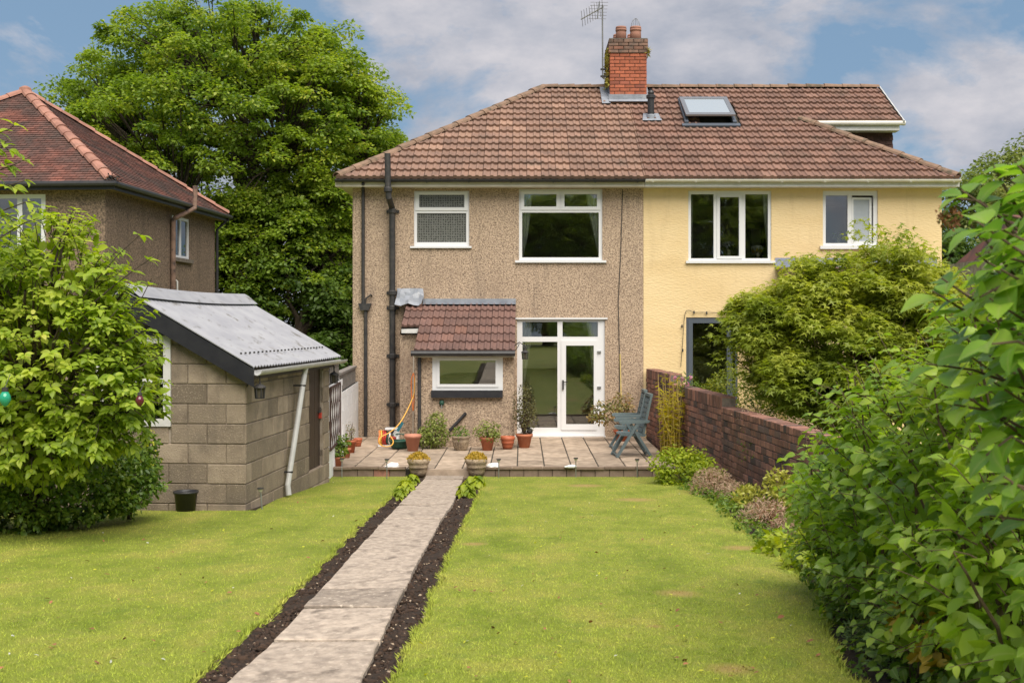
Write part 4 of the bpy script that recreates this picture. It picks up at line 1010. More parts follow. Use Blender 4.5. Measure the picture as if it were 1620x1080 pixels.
# --- porch / lean-to bay of the left house
py0, py1 = 22.28, Y0
bx0, bx1 = PX(657, py0), PX(813, py0)
rx0, rx1 = wx(629), PX(815, 22.2)
pzt, pzb = wz(482), PZ(556, 22.15)
rec_y = 23.35
mb = MB(); mb.plate(bx0, bx1, -.1, pzb - .02, [(PX(684, py0), PX(795.5, py0), PZ(618, py0), PZ(563, py0))], py0, py0 + .2)
mb._a([(bx1, py0 + .2, -.1), (bx1, Y0, -.1), (bx1, Y0, pzt - .05), (bx1, py0 + .2, pzb)], [(0, 1, 2, 3)])
mb._a([(bx0, py0 + .2, -.1), (bx0, Y0, -.1), (bx0, Y0, pzt - .05), (bx0, py0 + .2, pzb)], [(3, 2, 1, 0)])
mb._a([(bx0 - .4, rec_y, -.1), (bx0, rec_y, -.1), (bx0, rec_y, PZ(530, rec_y)), (bx0 - .4, rec_y, PZ(530, rec_y))], [(0, 1, 2, 3)])
mb._a([(bx0 - .4, rec_y, -.1), (bx0 - .4, Y0, -.1), (bx0 - .4, Y0, pzt - .05), (bx0 - .4, rec_y, PZ(528, rec_y))], [(3, 2, 1, 0)])
porch = mb.build('porch', 'dash', house, label='small pebbledash lean-to porch with a plum tiled roof')
mb = MB(); mb.box(bx0 + .02, bx1 - .02, py0 + 1.6, py0 + 1.65, 0, 2.2); mb.build('inner_wall', 'room', porch)
mb = MB(); mb.box(bx0 + .01, bx1 - .01, py0 + .2, py0 + 1.6, 0, .03); mb.build('room_floor', 'carpet', porch)
def prect(a, b, t, u): return (PX(a, py0), PX(b, py0), PZ(u, py0), PZ(t, py0))
pw_ = MB().plate(*prect(684, 795.5, 563, 617), [prect(695.5, 784, 570, 607.5)], py0 - .01, py0 + .07).build('porch_window', 'upvc', house, label='low white framed single-pane porch window')
mb = MB(); mb.plate(*prect(691, 788.5, 566.5, 612), [prect(695.5, 784, 570, 607.5)], py0 - .026, py0 - .008); mb.build('sash', 'upvc', pw_)
a_ = prect(695.5, 784, 570, 607.5); mb = MB(); mb.box(a_[0] - .005, a_[1] + .005, py0 + .02, py0 + .026, a_[2] - .005, a_[3] + .005); mb.build('pane', 'glass', pw_)
a_ = prect(682.5, 795.5, 617, 628.5); mb = MB(); mb.box(a_[0], a_[1], py0 - .1, py0, a_[2], a_[3]); mb.build('sill', 'black_paint', pw_)
su = Vector((0, Y0 - 22.1, pzt - pzb)); psl = su.length; su.normalize(); so = Vector((1, 0, 0)).cross(su)
pg = psl / 6; pcols = 9; pcw = (rx1 - PX(655, 22.15)) / 8
org = Vector((rx1 - 8 * pcw, 22.1, pzb))
tm = tile_mesh('porch_tile', pcw, pg, 'tile_p', th=.03)
for r_ in range(6):
    for c_ in range(8): inst('porch_tile', tm, porch, frame_m(org + Vector((1, 0, 0)) * pcw * c_ + su * (pg * r_) + so * random.uniform(-.004, .004), Vector((1, 0, 0)), su, so))
    if r_ >= 3:
        x_ = org.x - pcw * (1.55 if r_ > 2 else 1)
        inst('porch_tile', tm, porch, frame_m(Vector((org.x - pcw, 22.1, pzb)) + su * (pg * r_), Vector((1, 0, 0)), su, so))
        t2 = tile_mesh('porch_tile', pcw, pg, 'tile_p', th=.03, clipx=lambda y: (pcw * .55, pcw)); inst('porch_tile', t2, porch, frame_m(Vector((org.x - 2 * pcw, 22.1, pzb)) + su * (pg * r_), Vector((1, 0, 0)), su, so))
q0 = Vector((org.x - 1.45 * pcw, 22.1, pzb)) - so * .02
mb = MB(); mb._a([org - so * .02, Vector((rx1, 22.1, pzb)) - so * .02, Vector((rx1, 22.1, pzb)) + su * psl - so * .02, org + su * psl - so * .02], [(0, 1, 2, 3)])
mb._a([q0 + su * pg * 3, org + su * pg * 3 - so * .02, org + su * psl - so * .02, q0 + su * psl], [(0, 1, 2, 3)]); mb.build('roof_deck', 'mortar_d', porch)
mb = MB(); mb._a([q0 + su * pg * 3 - Vector((0, .0, .02)), org + su * pg * 3 - Vector((0, .0, .03)), org + su * pg * 3 - Vector((0, 0, .12)), q0 + su * pg * 3 - Vector((0, .0, .1))], [(3, 2, 1, 0)]); mb.build('barge_board', 'white_paint', porch)
mb = MB(); mb.tube([(PX(650, 22.06), 22.06, pzb - .03), (PX(815, 22.06), 22.06, pzb - .03)], .052, 8); mb.build('porch_gutter', 'black', porch)
mb = MB(); mb.box(org.x, rx1, 22.12, 22.28, pzb - .11, pzb - .075); mb.build('porch_fascia', 'cream', porch)
mb = MB(); mb.box(wx(669), wx(816), Y0 - .02, Y0 - .001, pzt, wz(472.5)); mb._a([(wx(669), Y0 - .02, pzt + .02), (wx(669), Y0 - .16, pzt + .01), (wx(816), Y0 - .16, pzt + .01), (wx(816), Y0 - .02, pzt + .02)], [(0, 1, 2, 3)]); mb.build('lead_flashing', 'lead', porch)
mb = MB()
g5 = [[Vector((wx(628 + 42 * i / 6) + .02 * math.sin(i * 2 + j), Y0 - .02 - .25 * (j / 5) + .03 * math.sin(i * 1.3 + j * 2.1), wz(456 + 26 * j / 5) + .04 * math.sin(i * 1.7) * math.sin(j * 1.1))) for i in range(7)] for j in range(6)]
for j in range(5):
    for i in range(6): mb.quad(g5[j + 1][i], g5[j + 1][i + 1], g5[j][i + 1], g5[j][i])
mb.build('crumpled_lead', 'lead', porch, smooth=True)

# --- pipes on the left house
mb = MB(); yp = Y0 - .07
mb.tube([P(574.5, 290, yp), P(574.5, 482, yp)], .036, 10); mb.tube([P(578.5, 490, yp), P(578.5, 694, yp)], .038, 10)
dp = mb.build('downpipe', 'iron', house, label='thin black rainwater downpipe with a hopper', smooth=False)
a, b, c, d = PX(567, yp), PX(587.5, yp), PZ(491, yp), PZ(480, yp)
mb = MB(); mb.prism([(a, yp - .06, d), (b, yp - .06, d), (b - .05, yp - .06, c), (a + .05, yp - .06, c)], (0, .12, 0)); dp2 = MB().tube([P(574.5, 290, EY), P(574.5, 299, yp - .0)], .036, 8).build('gutter_outlet', 'iron', dp)
mb2 = MB(); mb2.tube([P(577, 481, yp), P(579, 472, yp), P(587, 466, yp), P(588, 468, Y0)], .02, 6); mb.build('hopper', 'iron', dp); mb2.build('waste_elbow', 'iron', dp)
mb = MB(); ys_ = 23.82
pts = [P(613, 243, ys_), P(614, 300, ys_), P(615, 312, ys_), P(620, 328, Y0 - .11), P(620.5, 340, Y0 - .11), P(621, 694, Y0 - .11)]
mb.tube(pts, .062, 12); sp = mb.build('soil_pipe', 'iron', house, label='thick black soil pipe rising past the gutter')
for py, yy in ((300, ys_), (334, Y0 - .11), (463, Y0 - .11), (487, Y0 - .11), (563, Y0 - .11), (640, Y0 - .11)):
    mb = MB(); c = P(614 if py < 310 else 620.7, py, yy); mb.lathe([(.076, -.05), (.084, -.04), (.084, .03), (.072, .05)], c, 12)
    if py > 320: mb.box(c.x - .13, c.x + .13, Y0 - .03, Y0 - .002, c.z - .03, c.z + .03)
    mb.build('collar', 'iron', sp)
mb = MB(); yy = py0 - .05; mb.tube([P(663.5, 562, yy), P(663.5, 575, yy), (PX(663.5, yy), yy, 0.0)], .034, 10); mb.build('porch_downpipe', 'iron', house)
mb = MB(); mb.tube([P(985, 300, Y0 - .012), P(982, 400, Y0 - .012), P(978, 480, Y0 - .012), P(980, 560, Y0 - .012), P(980, 640, Y0 - .012)], .009, 5); mb.build('wall_cable', 'iron', house)
mb = MB(); mb.tube([P(735.5, 655, py0 - .03), P(711, 681, py0 - .05)], .03, 8); mb.tube([P(735.5, 655, py0 - .03), P(736, 654, py0 + .05)], .036, 8); mb.build('waste_pipe', 'black', house)
mb = MB(); mb.tube([P(654.5, 560, 22.9), P(653.5, 692, 22.9)], .012, 6); mb.build('conduit', 'cream', house)

# curtains and things behind the glass
def curtain(label, pts, y, group=None, m='curtain'):
    """pts: list of (py, px_outer, px_inner) down the drop"""
    mbx = MB(); n = 14; rows = []
    for (py, a, b) in pts:
        rows.append([Vector((PX(a + (b - a) * k / n, y), y + .025 * math.sin(k * 2.3), PZ(py, y))) for k in range(n + 1)])
    for j in range(len(rows) - 1):
        for k in range(n): mbx.quad(rows[j + 1][k], rows[j + 1][k + 1], rows[j][k + 1], rows[j][k])
    return mbx.build('curtain', m, label=label, cat='curtain', group=group, smooth=True, loc=P(pts[-1][1], pts[-1][0], y))
yc = Y0 + .14
curtain('pale curtain swept back at the left of the large upstairs window', [(300, 822, 843), (336, 822, 840), (375, 823, 835), (412, 823, 826.5)], yc)
curtain('pale curtain swept back at the right of the large upstairs window', [(300, 952, 926), (336, 952, 931), (375, 952, 940), (412, 951, 947.5)], yc)
curtain('long cream curtain gathered at the left of the white patio door', [(505, 820, 842), (540, 820, 841), (580, 820, 834), (640, 820, 826)], yc)
curtain('long cream curtain gathered at the right of the white patio door', [(505, 953, 928), (540, 953, 932), (600, 953, 938), (650, 953, 944)], yc)
curtain('white curtain at the right of the yellow house three-light window', [(303, 1220, 1206), (350, 1220, 1209), (400, 1220, 1214.5)], yc)
curtain('white curtain at the left of the yellow house three-light window', [(303, 1090, 1096), (350, 1090, 1096), (410, 1090, 1096)], yc)
mb = MB(); mb.plate(PX(1180, Y0 + 1.2), PX(1212, Y0 + 1.2), PZ(412, Y0 + 1.2), PZ(352, Y0 + 1.2), [(PX(1188, Y0 + 1.2), PX(1204, Y0 + 1.2), PZ(404, Y0 + 1.2), PZ(362, Y0 + 1.2))], Y0 + 1.2, Y0 + 1.25)
fr_ = mb.build('picture_frame', 'door_brown', label='brown picture frame seen through the right light of the three-light window', cat='picture frame', loc=P(1196, 412, Y0 + 1.2))
def bagshape(px, py, w, label):
    o = root('plastic_bag', label, 'bag', (PX(px, Y0 + .7), Y0 + .7, .04)); mbx = MB()
    prof = [(0, 0), (.8, .02), (1.0, .3), (.85, .62), (.5, .9), (.2, 1.0), (0, 1.02)]
    mbx.lathe([(r * w, z * w * 1.1) for r, z in prof], (o.location.x, o.location.y, .04), 12, 1.2, .8)
    mbx.v = [(x + random.uniform(-.02, .02), y, z + random.uniform(-.02, .02)) for x, y, z in mbx.v]
    mbx.build('bag_body', 'lamp_glass', o); mb2 = MB(); mb2.tube([(o.location.x - .04, o.location.y, .04 + w), (o.location.x, o.location.y - .03, .04 + w * 1.3), (o.location.x + .04, o.location.y, .04 + w)], .012, 5); mb2.build('bag_knot', 'lamp_glass', o)
bagshape(868, 650, .15, 'grey plastic bag on the floor behind the left glass of the white patio door')
bagshape(905, 650, .13, 'grey plastic bag on the floor behind the opening leaf of the white patio door')

# ================================================================== LEFT NEIGHBOUR (turned a little)
TH = -math.atan(.0667)
cT, sT = math.cos(TH), math.sin(TH)
nor = Vector((PX(180, 24.1), 24.1, 0))
nh = root('neighbour_house', 'brown pebbledash house at the left with a red clay hipped roof and orange hip tiles', 'house', nor, TH)
def loc_of(w, o=nor): d = w - o; return Vector((d.x * cT + d.y * sT, -d.x * sT + d.y * cT, d.z))
NE = PZ(287, 24.1); NA = 3.8; NW = 7.6; NT = (PZ(143, 28.0) - NE) / NA
nsx = -.32; nsy = .32        # wall corner from the eaves corner
nN = Vector((cT, sT, 0)); nR = Vector((-sT, cT, 0))
ps = nor + nN * nsx; pr_ = nor + nR * nsy
def sl_(px, py): return loc_of(hit(px, py, ps, nN))
def rl_(px, py): return loc_of(hit(px, py, pr_, nR))
wa, wb = sl_(272, 340), sl_(300, 411)
rw0, rw1 = rl_(-60, 308), rl_(72, 398)
mb = MB(); mb.plate(-NW + .3, nsx, -.3, NE - .12, [(rw0.x, rw1.x, rw1.z, rw0.z)], nsy, nsy + .25)
mbs = MB(); mbs.plate(nsy + .25, 2 * NA - .3, -.3, NE - .12, [(wa.y, wb.y, wb.z, wa.z)], 0, .25)
mb._a([(nsx - y, x, z) for x, y, z in mbs.v], mbs.f)
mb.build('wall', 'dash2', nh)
mb = MB(); mb.box(-4.2, -4.1, nsy + .25, 7, 0, 5); mb.box(-NW + .4, -.6, 3.5, 3.6, 0, 5); mb.box(-NW + .4, -.6, nsy + .25, 7, NE - .2, NE - .15); mb.build('inner_wall', 'room', nh)
# rear window
mb = MB(); ry0, ry1 = rl_(72, 308), rl_(72, 398)
pa = [(rl_(-50, 314).x, rl_(26, 314).x, rl_(0, 392).z, rl_(0, 314).z), (rl_(34, 314).x, rl_(64, 314).x, rl_(34, 392).z, rl_(34, 314).z)]
mb.plate(rw0.x, rw1.x, rw1.z, rw0.z, pa, nsy + .03, nsy + .09); w = mb.build('window', 'upvc', nh, label='white rear window half hidden by the bush')
for q in pa: MB().box(q[0] - .01, q[1] + .01, nsy + .05, nsy + .056, q[2] - .01, q[3] + .01).build('pane', 'glass', w)
# side window
def sidebox(y0, y1, z0, z1, x0, x1): return MB().box(x0, x1, y0, y1, z0, z1)
mbs = MB(); ym = sl_(287, 370).y; h1 = (wa.y + .07, ym - .03, wb.z + .07, wa.z - .07); h2 = (ym + .04, wb.y - .07, wb.z + .07, wa.z - .07)
mbs.plate(wa.y, wb.y, wb.z, wa.z, [h1, h2], 0, .06); mbx = MB(); mbx._a([(nsx - .02 - y, x, z) for x, y, z in mbs.v], mbs.f)
w = mbx.build('window', 'upvc', nh, label='narrow white side window')
for h in (h1, h2): MB().box(nsx - .06, nsx - .055, h[0] - .01, h[1] + .01, h[2] - .01, h[3] + .01).build('pane', 'glass', w)
MB().box(nsx - .03, nsx + .07, wa.y - .05, wb.y + .1, wb.z - .09, wb.z).build('sill', 'mortar', w)
mbc = MB()
for k in range(12): mbc.quad((nsx - .14 + .02 * math.sin(k * 2), h1[0] + (h2[1] - h1[0]) * k / 12, h1[2]), (nsx - .14 + .02 * math.sin(k * 2 + 2), h1[0] + (h2[1] - h1[0]) * (k + 1) / 12, h1[2]), (nsx - .14 + .02 * math.sin(k * 2 + 2), h1[0] + (h2[1] - h1[0]) * (k + 1) / 12, h1[3]), (nsx - .14 + .02 * math.sin(k * 2), h1[0] + (h2[1] - h1[0]) * k / 12, h1[3]))
mbc.build('blind', 'curtain', w)
# roof
apex = Vector((-NA, NA, NE + NA * NT))
nl = math.sqrt(1 + NT * NT)
mb = MB(); c4 = [Vector((0, 0, NE)), Vector((0, 2 * NA, NE)), Vector((-NW, 2 * NA, NE)), Vector((-NW, 0, NE))]
for i in range(4): mb.tri(c4[i] - Vector((0, 0, .02)), c4[(i + 1) % 4] - Vector((0, 0, .02)), apex - Vector((0, 0, .02)))
mb.build('roof', 'mortar_d', nh)
slen = NA * nl; rows_ = 44; g_ = slen / rows_
joined_tiles(nh, 'roof_tiles', 'clay', Vector((-NW, 0, NE)), Vector((1, 0, 0)), Vector((0, 1 / nl, NT / nl)), Vector((0, -NT / nl, 1 / nl)), 47, rows_, .168, g_, lambda v: v / nl, lambda v: NW - v / nl, th=.02, tri_only=True)
joined_tiles(nh, 'side_roof_tiles', 'clay', Vector((0, 0, NE)), Vector((0, 1, 0)), Vector((-1 / nl, 0, NT / nl)), Vector((NT / nl, 0, 1 / nl)), 47, rows_, .168, g_, lambda v: v / nl, lambda v: NW - v / nl, th=.02, tri_only=True)
for c in (c4[0], c4[1], c4[3]): capped(nh, 'hip_tile', c + (apex - c) * .02, apex, 'clay_ridge', r=.128, n=13, lift=.022)
mb = MB(); mb.lathe([(.0, -.02), (.16, 0), (.14, .08), (.05, .13), (0, .13)], apex + Vector((0, 0, .0)), 8); mb.build('hip_cap', 'clay_ridge', nh)
k = 120; Pm = ball(k) * [.16, .16, .12] + [-.05, .05, NE + .05]
leaf_cloud('moss_tuft', Pm, nrm(rng.normal(size=Pm.shape)), rng.normal(size=Pm.shape), rng.uniform(.03, .06, k), T_TWO, 'iron', nh, kind='stuff')
mb = MB(); mb.tube([(-NW, -.03, NE - .04), (.03, -.03, NE - .04), (.03, 2 * NA, NE - .04)], .055, 8); mb.build('gutter', 'black', nh)
mb = MB(); mb.box(-NW, -.0, .03, .055, NE - .16, NE - .02); mb.box(-.055, -.03, .055, 2 * NA, NE - .16, NE - .02); mb.build('fascia', 'black_paint', nh)
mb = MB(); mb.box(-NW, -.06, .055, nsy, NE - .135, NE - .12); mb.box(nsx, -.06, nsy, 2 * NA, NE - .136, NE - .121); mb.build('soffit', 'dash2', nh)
p1 = sl_(269.5, 345)
mb = MB(); mb.tube([Vector((nsx + .07, p1.y, -.2)), Vector((nsx + .07, p1.y, PZ(352, 30) - .1)), Vector((nsx + .12, p1.y, p1.z + .0)), Vector((.10, p1.y + .5, NE - .1)), Vector((.10, p1.y + .55, NE + .45))], .06, 10); mb.build('soil_pipe', 'rust', nh, label='rusty brown soil pipe swan-necked over the gutter')
p2 = sl_(340, 400); mb = MB(); mb.tube([Vector((nsx + .06, p2.y, -.2)), Vector((nsx + .06, p2.y, NE - .4)), Vector((.0, p2.y + .15, NE - .1))], .04, 8); mb.build('downpipe', 'black', nh)
p3 = sl_(278, 463); p4 = sl_(278, 443); mb = MB(); mb.tube([Vector((nsx + .04, p3.y, 1.6)), Vector((nsx + .04, p3.y, p4.z - .03)), Vector((nsx + .0, p3.y - .02, p4.z)), ], .022, 6); mb.build('overflow_pipe', 'white_paint', nh)

# ================================================================== SHED
so_ = Vector((PX(388, 13.4), 13.4, .2))
shed = root('shed', 'concrete block shed with a pale corrugated roof and black barge boards', 'shed', so_, TH)
def sloc(w): d = w - so_; return Vector((d.x * cT + d.y * sT, -d.x * sT + d.y * cT, d.z))
sF, sS = Vector((-sT, cT, 0)), Vector((cT, sT, 0))      # front plane normal, side plane normal
def sfp(px, py): return sloc(hit(px, py, so_, sF))
def ssp(px, py): return sloc(hit(px, py, so_, sS))
SW = 2.74; SLEN = ssp(520, 700).y
ez = sfp(388, 571).z; azp = sfp(205, 452).z
apx = -SW / 2; slope = (azp - ez) / (SW / 2 + .12)
eav = lambda x: ez - .03 + (min(-x, SW + x)) * slope        # wall top line under the roof
win = (sfp(200, 600).x - .35, sfp(271, 600).x, sfp(260, 674).z, sfp(260, 531).z)
core = MB()
poly = [(-SW + .02, -.4), (-.02, -.4), (-.02, eav(-.02) - .01), (apx, eav(apx) - .02), (-SW + .02, eav(-.02) - .01)]
# core walls: front plate with window hole, side plate with door opening
fw = MB(); fw.plate(-SW + .01, -.01, -.4, ez - .05, [win], .008, .2)
dA, dB = ssp(488.5, 700).y, ssp(511, 700).y
dz0 = ssp(498, 748).z; dz1 = ssp(500, 576).z
sp_ = MB(); sp_.plate(.2, SLEN, -.45, ez - .02, [(dA, dB, dz0, ez - .06)], 0, .19)
fw._a([(-.008 - y, x, z) for x, y, z in sp_.v], sp_.f)
fw._a([(-SW + .01, .008, ez - .05), (-.01, .008, ez - .05), (apx, .008, eav(apx) - .03)], [(0, 1, 2)])
fw.box(-SW + .01, -SW + .2, .2, SLEN, -.45, ez); fw.box(-SW + .2, -.2, SLEN - .2, SLEN - .01, -.45, ez)
fw._a([(-SW + .01, SLEN - .01, ez - .05), (-.01, SLEN - .01, ez - .05), (apx, SLEN - .01, eav(apx) - .03)], [(2, 1, 0)])
fw.build('wall_core', 'block_mortar', shed)
bh, bl = .229, .45; z_base = sfp(330, 796).z - bh
def add_block(poly2, mapf, name='concrete_block'):
    if len(poly2) < 3: return
    xs2 = [p[0] for p in poly2]; zs2 = [p[1] for p in poly2]
    if max(xs2) - min(xs2) < .05 or max(zs2) - min(zs2) < .05: return
    e = random.uniform(0, .006); mbx = MB(); n = len(poly2)
    cx_ = sum(xs2) / n; cz_ = sum(zs2) / n
    inner = [(x + (cx_ - x) * .03, z + (cz_ - z) * .06) for x, z in poly2]
    vs = [mapf(x, -.006 - e, z) for x, z in inner] + [mapf(x, .002 - e, z) for x, z in poly2] + [mapf(x, .05, z) for x, z in poly2]
    fs = [tuple(range(n))] + [(n + i, n + (i + 1) % n, (i + 1) % n, i) for i in range(n)] + [(2 * n + i, 2 * n + (i + 1) % n, n + (i + 1) % n, n + i) for i in range(n)]
    mbx._a(vs, fs); mbx.build(name, 'block', shed)
j = .008
for r_ in range(-1, 10):
    z0 = z_base + r_ * bh; z1 = z0 + bh - j
    off = 0 if r_ % 2 == 0 else bl / 2
    for k in range(-1, 8):
        b = -k * bl - off + (0); a = b - bl + j; b = min(b, .0); a = max(a, -SW)
        if b - a < .06: continue
        pieces = [(a, b, z0, z1)]
        if not (b <= win[0] or a >= win[1] or z1 <= win[2] or z0 >= win[3]):
            pieces = []
            if a < win[0]: pieces.append((a, win[0], z0, z1))
            if b > win[1]: pieces.append((win[1], b, z0, z1))
            if z0 < win[2] < z1: pieces.append((max(a, win[0]), min(b, win[1]), z0, win[2]))
            if z0 < win[3] < z1: pieces.append((max(a, win[0]), min(b, win[1]), win[3], z1))
        for (pa_, pb_, q0_, q1_) in pieces:
            po = [(pa_, q0_), (pb_, q0_), (pb_, q1_), (pa_, q1_)]
            po = clip(po, slope, 1, ez - .05); po = clip(po, -slope, 1, ez - .05 + SW * slope)
            add_block(po, lambda x, y, z: (x, y, z))
    for k in range(-1, 12):
        a = k * bl + (0 if r_ % 2 else -bl / 2); b = a + bl - j; a = max(a, .0); b = min(b, SLEN)
        if b - a < .06 or z0 > ez - .05: continue
        zz = min(z1, ez - .06); zlo = max(z0, -.42)
        pcs = [(a, b)] if (b <= dA or a >= dB or zlo < dz0 - .1) else ([(a, dA)] if a < dA else []) + ([(dB, b)] if b > dB else [])
        for pa_, pb_ in pcs: add_block([(pa_, zlo), (pb_, zlo), (pb_, zz), (pa_, zz)], lambda x, y, z: (-y, x, z))
# roof: two corrugated slopes
rh = .13
def corr(side):
    mbx = MB(); n = 150; y0_, y1_ = -.16, SLEN + .28; rows = []
    x_e = .13; z_e = ez - x_e * slope + .02; z_a = ez + (SW / 2) * slope + .02
    sag = lambda y: -.035 * math.sin(math.pi * (y - y0_) / (y1_ - y0_))
    for i in range(n + 1):
        y = y0_ + (y1_ - y0_) * i / n; w_ = .010 * math.cos(i * math.pi / 2) ; s_ = sag(y)
        pe = Vector((x_e, y, z_e + w_ + s_ * .3)); pm = Vector(((x_e + apx) / 2, y, (z_e + z_a) / 2 + w_ + s_)); pa2 = Vector((apx, y, z_a + w_ + s_ * .8))
        if side < 0: pe.x = -SW - x_e; pm.x = -SW - pm.x
        lo = Vector((0, 0, .012))
        rows.append((pe, pm, pa2, pe - lo, pa2 - lo))
    for i in range(n):
        a, b = rows[i], rows[i + 1]
        mbx.quad(a[0], b[0], b[1], a[1]); mbx.quad(a[1], b[1], b[2], a[2]); mbx.quad(a[3], b[3], b[0], a[0]); mbx.quad(a[3], a[4], b[4], b[3])
    a = rows[0]; mbx.quad(a[3], a[0], a[2], a[4]); a = rows[-1]; mbx.quad(a[3], a[4], a[2], a[0])
    return mbx.build('roof_sheet', 'roof_sheet', shed)
corr(1); corr(-1)
z_a = ez + SW / 2 * slope + .045
mb = MB(); prev = None
for i in range(11):
    y = -.18 + (SLEN + .3 + .18) * i / 10; s_ = -.03 * math.sin(math.pi * i / 10)
    ring = [Vector((apx + dx, y, z_a + dz + s_)) for dx, dz in ((.2, -.2 * slope + .012), (.06, .012), (0, .05), (-.06, .012), (-.2, -.2 * slope + .012))]
    if prev:
        for q in range(4): mb.quad(prev[q], ring[q], ring[q + 1], prev[q + 1])
    prev = ring
mb.build('ridge_capping', 'roof_sheet', shed)
for sgn in (1, -1):
    mb = MB(); X_ = lambda x: x if sgn > 0 else -SW - x
    pts = [(X_(.14), -.15, ez - .14 * slope - .0), (X_(apx), -.15, z_a - .04), (X_(apx), -.15, z_a - .27), (X_(.14), -.15, ez - .14 * slope - .21)]
    mb.prism(pts, (0, .035, 0)); mb.build('barge_board', 'black_paint', shed)
mb = MB()
for i in range(24):
    y = .1 + i * (SLEN + .0) / 24; x = -.08; mb.lathe([(.013, 0), (.013, .02), (0, .024)], (x, y, ez + .08 * slope + .028), 6)
mb.build('roof_bolt', 'iron', shed, kind='stuff')
mb = MB(); mb.box(.0, .03, -.1, SLEN + .2, ez - .22, ez - .1); mb.build('eaves_board', 'black_paint', shed)
mb = MB(); gy0, gy1 = -.1, SLEN + .3; gx = .165; gzz = ez - .105
pr = [(gx + math.cos(math.pi + math.pi * k / 8) * .058, gzz + math.sin(math.pi + math.pi * k / 8) * .058) for k in range(9)] + [(gx + math.cos(-math.pi * k / 8) * .05, gzz + math.sin(-math.pi * k / 8) * .05) for k in range(9)]
mb.prism([(x, gy0, z) for x, z in pr], (0, gy1 - gy0, 0)); g_o = mb.build('gutter', 'grey_gutter', shed)
pt, pb_ = ssp(463, 585), ssp(446, 783)
mb = MB(); mb.tube([(gx, pt.y + .05, gzz - .04), (gx - .02, pt.y + .05, gzz - .14), (.07, pb_.y + .02, pb_.z + .12), (.09, pb_.y, pb_.z + .0)], .036, 12); dpo = mb.build('downpipe', 'grey_gutter', shed)
mb = MB()
for t in (.1, .88):
    q = Vector((gx - .02, pt.y + .05, gzz - .14)).lerp(Vector((.07, pb_.y + .02, pb_.z + .12)), t); mb.lathe([(.041, -.012), (.041, .012)], q, 10); mb.box(0, q.x, q.y - .012, q.y + .012, q.z - .012, q.z + .012)
mb.build('pipe_clip', 'iron', dpo)
# door of narrow boards
mb = MB().box(-.075, -.06, dA, dB, dz0, ez - .06); dr = mb.build('door', 'door_brown', shed, label='dark brown boarded door')
nbd = 8; w_ = (dB - dA) / nbd
for k in range(nbd): MB().box(-.06, -.048 + random.uniform(0, .003), dA + k * w_ + .004, dA + (k + 1) * w_ - .004, dz0 + .01, ez - .07).build('door_board', 'door_brown', dr)
q = ssp(509, 656); mb = MB(); mb.box(-.048, -.02, dB - .12, dB - .02, q.z + .03, q.z + .06); mb.tube([(-.03, dB - .05, q.z + .05), (-.015, dB - .05, q.z + .08), (-.03, dB - .05, q.z + .11)], .008, 5); mb.build('hasp', 'iron', dr)
mb = MB(); mb.box(-.045, -.01, dB - .08, dB - .02, q.z - .05, q.z + .03); mb.build('padlock', 'red', dr)
# shed window
mb = MB(); ww = .085; mb.plate(win[0], win[1], win[2], win[3], [(win[0] + ww, win[1] - ww, win[2] + ww, (win[2] + win[3]) / 2 - .03), (win[0] + ww, win[1] - ww, (win[2] + win[3]) / 2 + .03, win[3] - ww)], -.03, .05)
w = mb.build('window', 'white_paint', shed, label='white painted window frame partly behind the bush')
MB().box(win[0] + ww - .01, win[1] - ww + .01, .0, .006, win[2] + ww - .01, win[3] - ww + .01).build('pane', 'glass', w)
mb = MB(); mb.box(win[0] - .05, win[1] + .03, -.06, .0, win[3] + .002, win[3] + .085); mb.build('lintel', 'black_paint', w)

# lantern builder
def lantern(label, pos, arm_from, hgt=.26, group=None):
    o = root('wall_lantern', label, 'lantern', pos, 0, group); x, y, z = pos; h = hgt; r = h * .3
    mb = MB()
    mb.lathe([(r * 1.25, h * .62), (r * 1.2, h * .68), (r * .55, h * .82), (r * .2, h * .86), (r * .2, h * .95), (0, h)], (x, y, z), 8)
    mb.lathe([(0, -.0), (r * .9, 0), (r * .95, h * .05), (0, h * .05)], (x, y, z), 8); mb.build('lantern_cap', 'iron', o)
    mb = MB()
    for k in range(6):
        a = 2 * math.pi * k / 6; mb.tube([(x + r * .8 * math.cos(a), y + r * .8 * math.sin(a), z + h * .04), (x + r * .95 * math.cos(a), y + r * .95 * math.sin(a), z + h * .63)], h * .045, 4)
    mb.build('lantern_bar', 'iron', o)
    mb = MB(); mb.lathe([(r * .55, h * .05), (r * .62, h * .62)], (x, y, z), 8); mb.build('lantern_glass', 'lamp_dim', o)
    mb = MB(); A = Vector(arm_from); T = Vector((x, y, z + h))
    mb.tube([A, A.lerp(T, .5) + Vector((0, 0, .10)), T + Vector((0, 0, .05)), T], .009, 5); mb.tube([A - Vector((0, 0, .12)), A.lerp(T, .35) + Vector((0, 0, .0)), A.lerp(T, .5) + Vector((0, 0, .08))], .007, 5); mb.build('lantern_bracket', 'iron', o)
def shw(x, y, z): return so_ + Vector((x * cT - y * sT, x * sT + y * cT, z))
q = ssp(392, 628); lantern('black wall lantern on a scroll bracket at the near corner of the shed', shw(.17, .0, q.z - .01), shw(.0, .02, q.z + .22), .2)
q = Vector((PX(528.5, 17.55), 17.55, PZ(606, 17.55))); lantern('black wall lantern at the far end of the shed before the screen blocks', q, q + Vector((-.12, -.02, .27)), .2)
q = P(830.5, 568, 22.1); lantern('black wall lantern on the right corner of the porch', q, Vector((bx1 + .0, 22.32, q.z + .24)), .2)

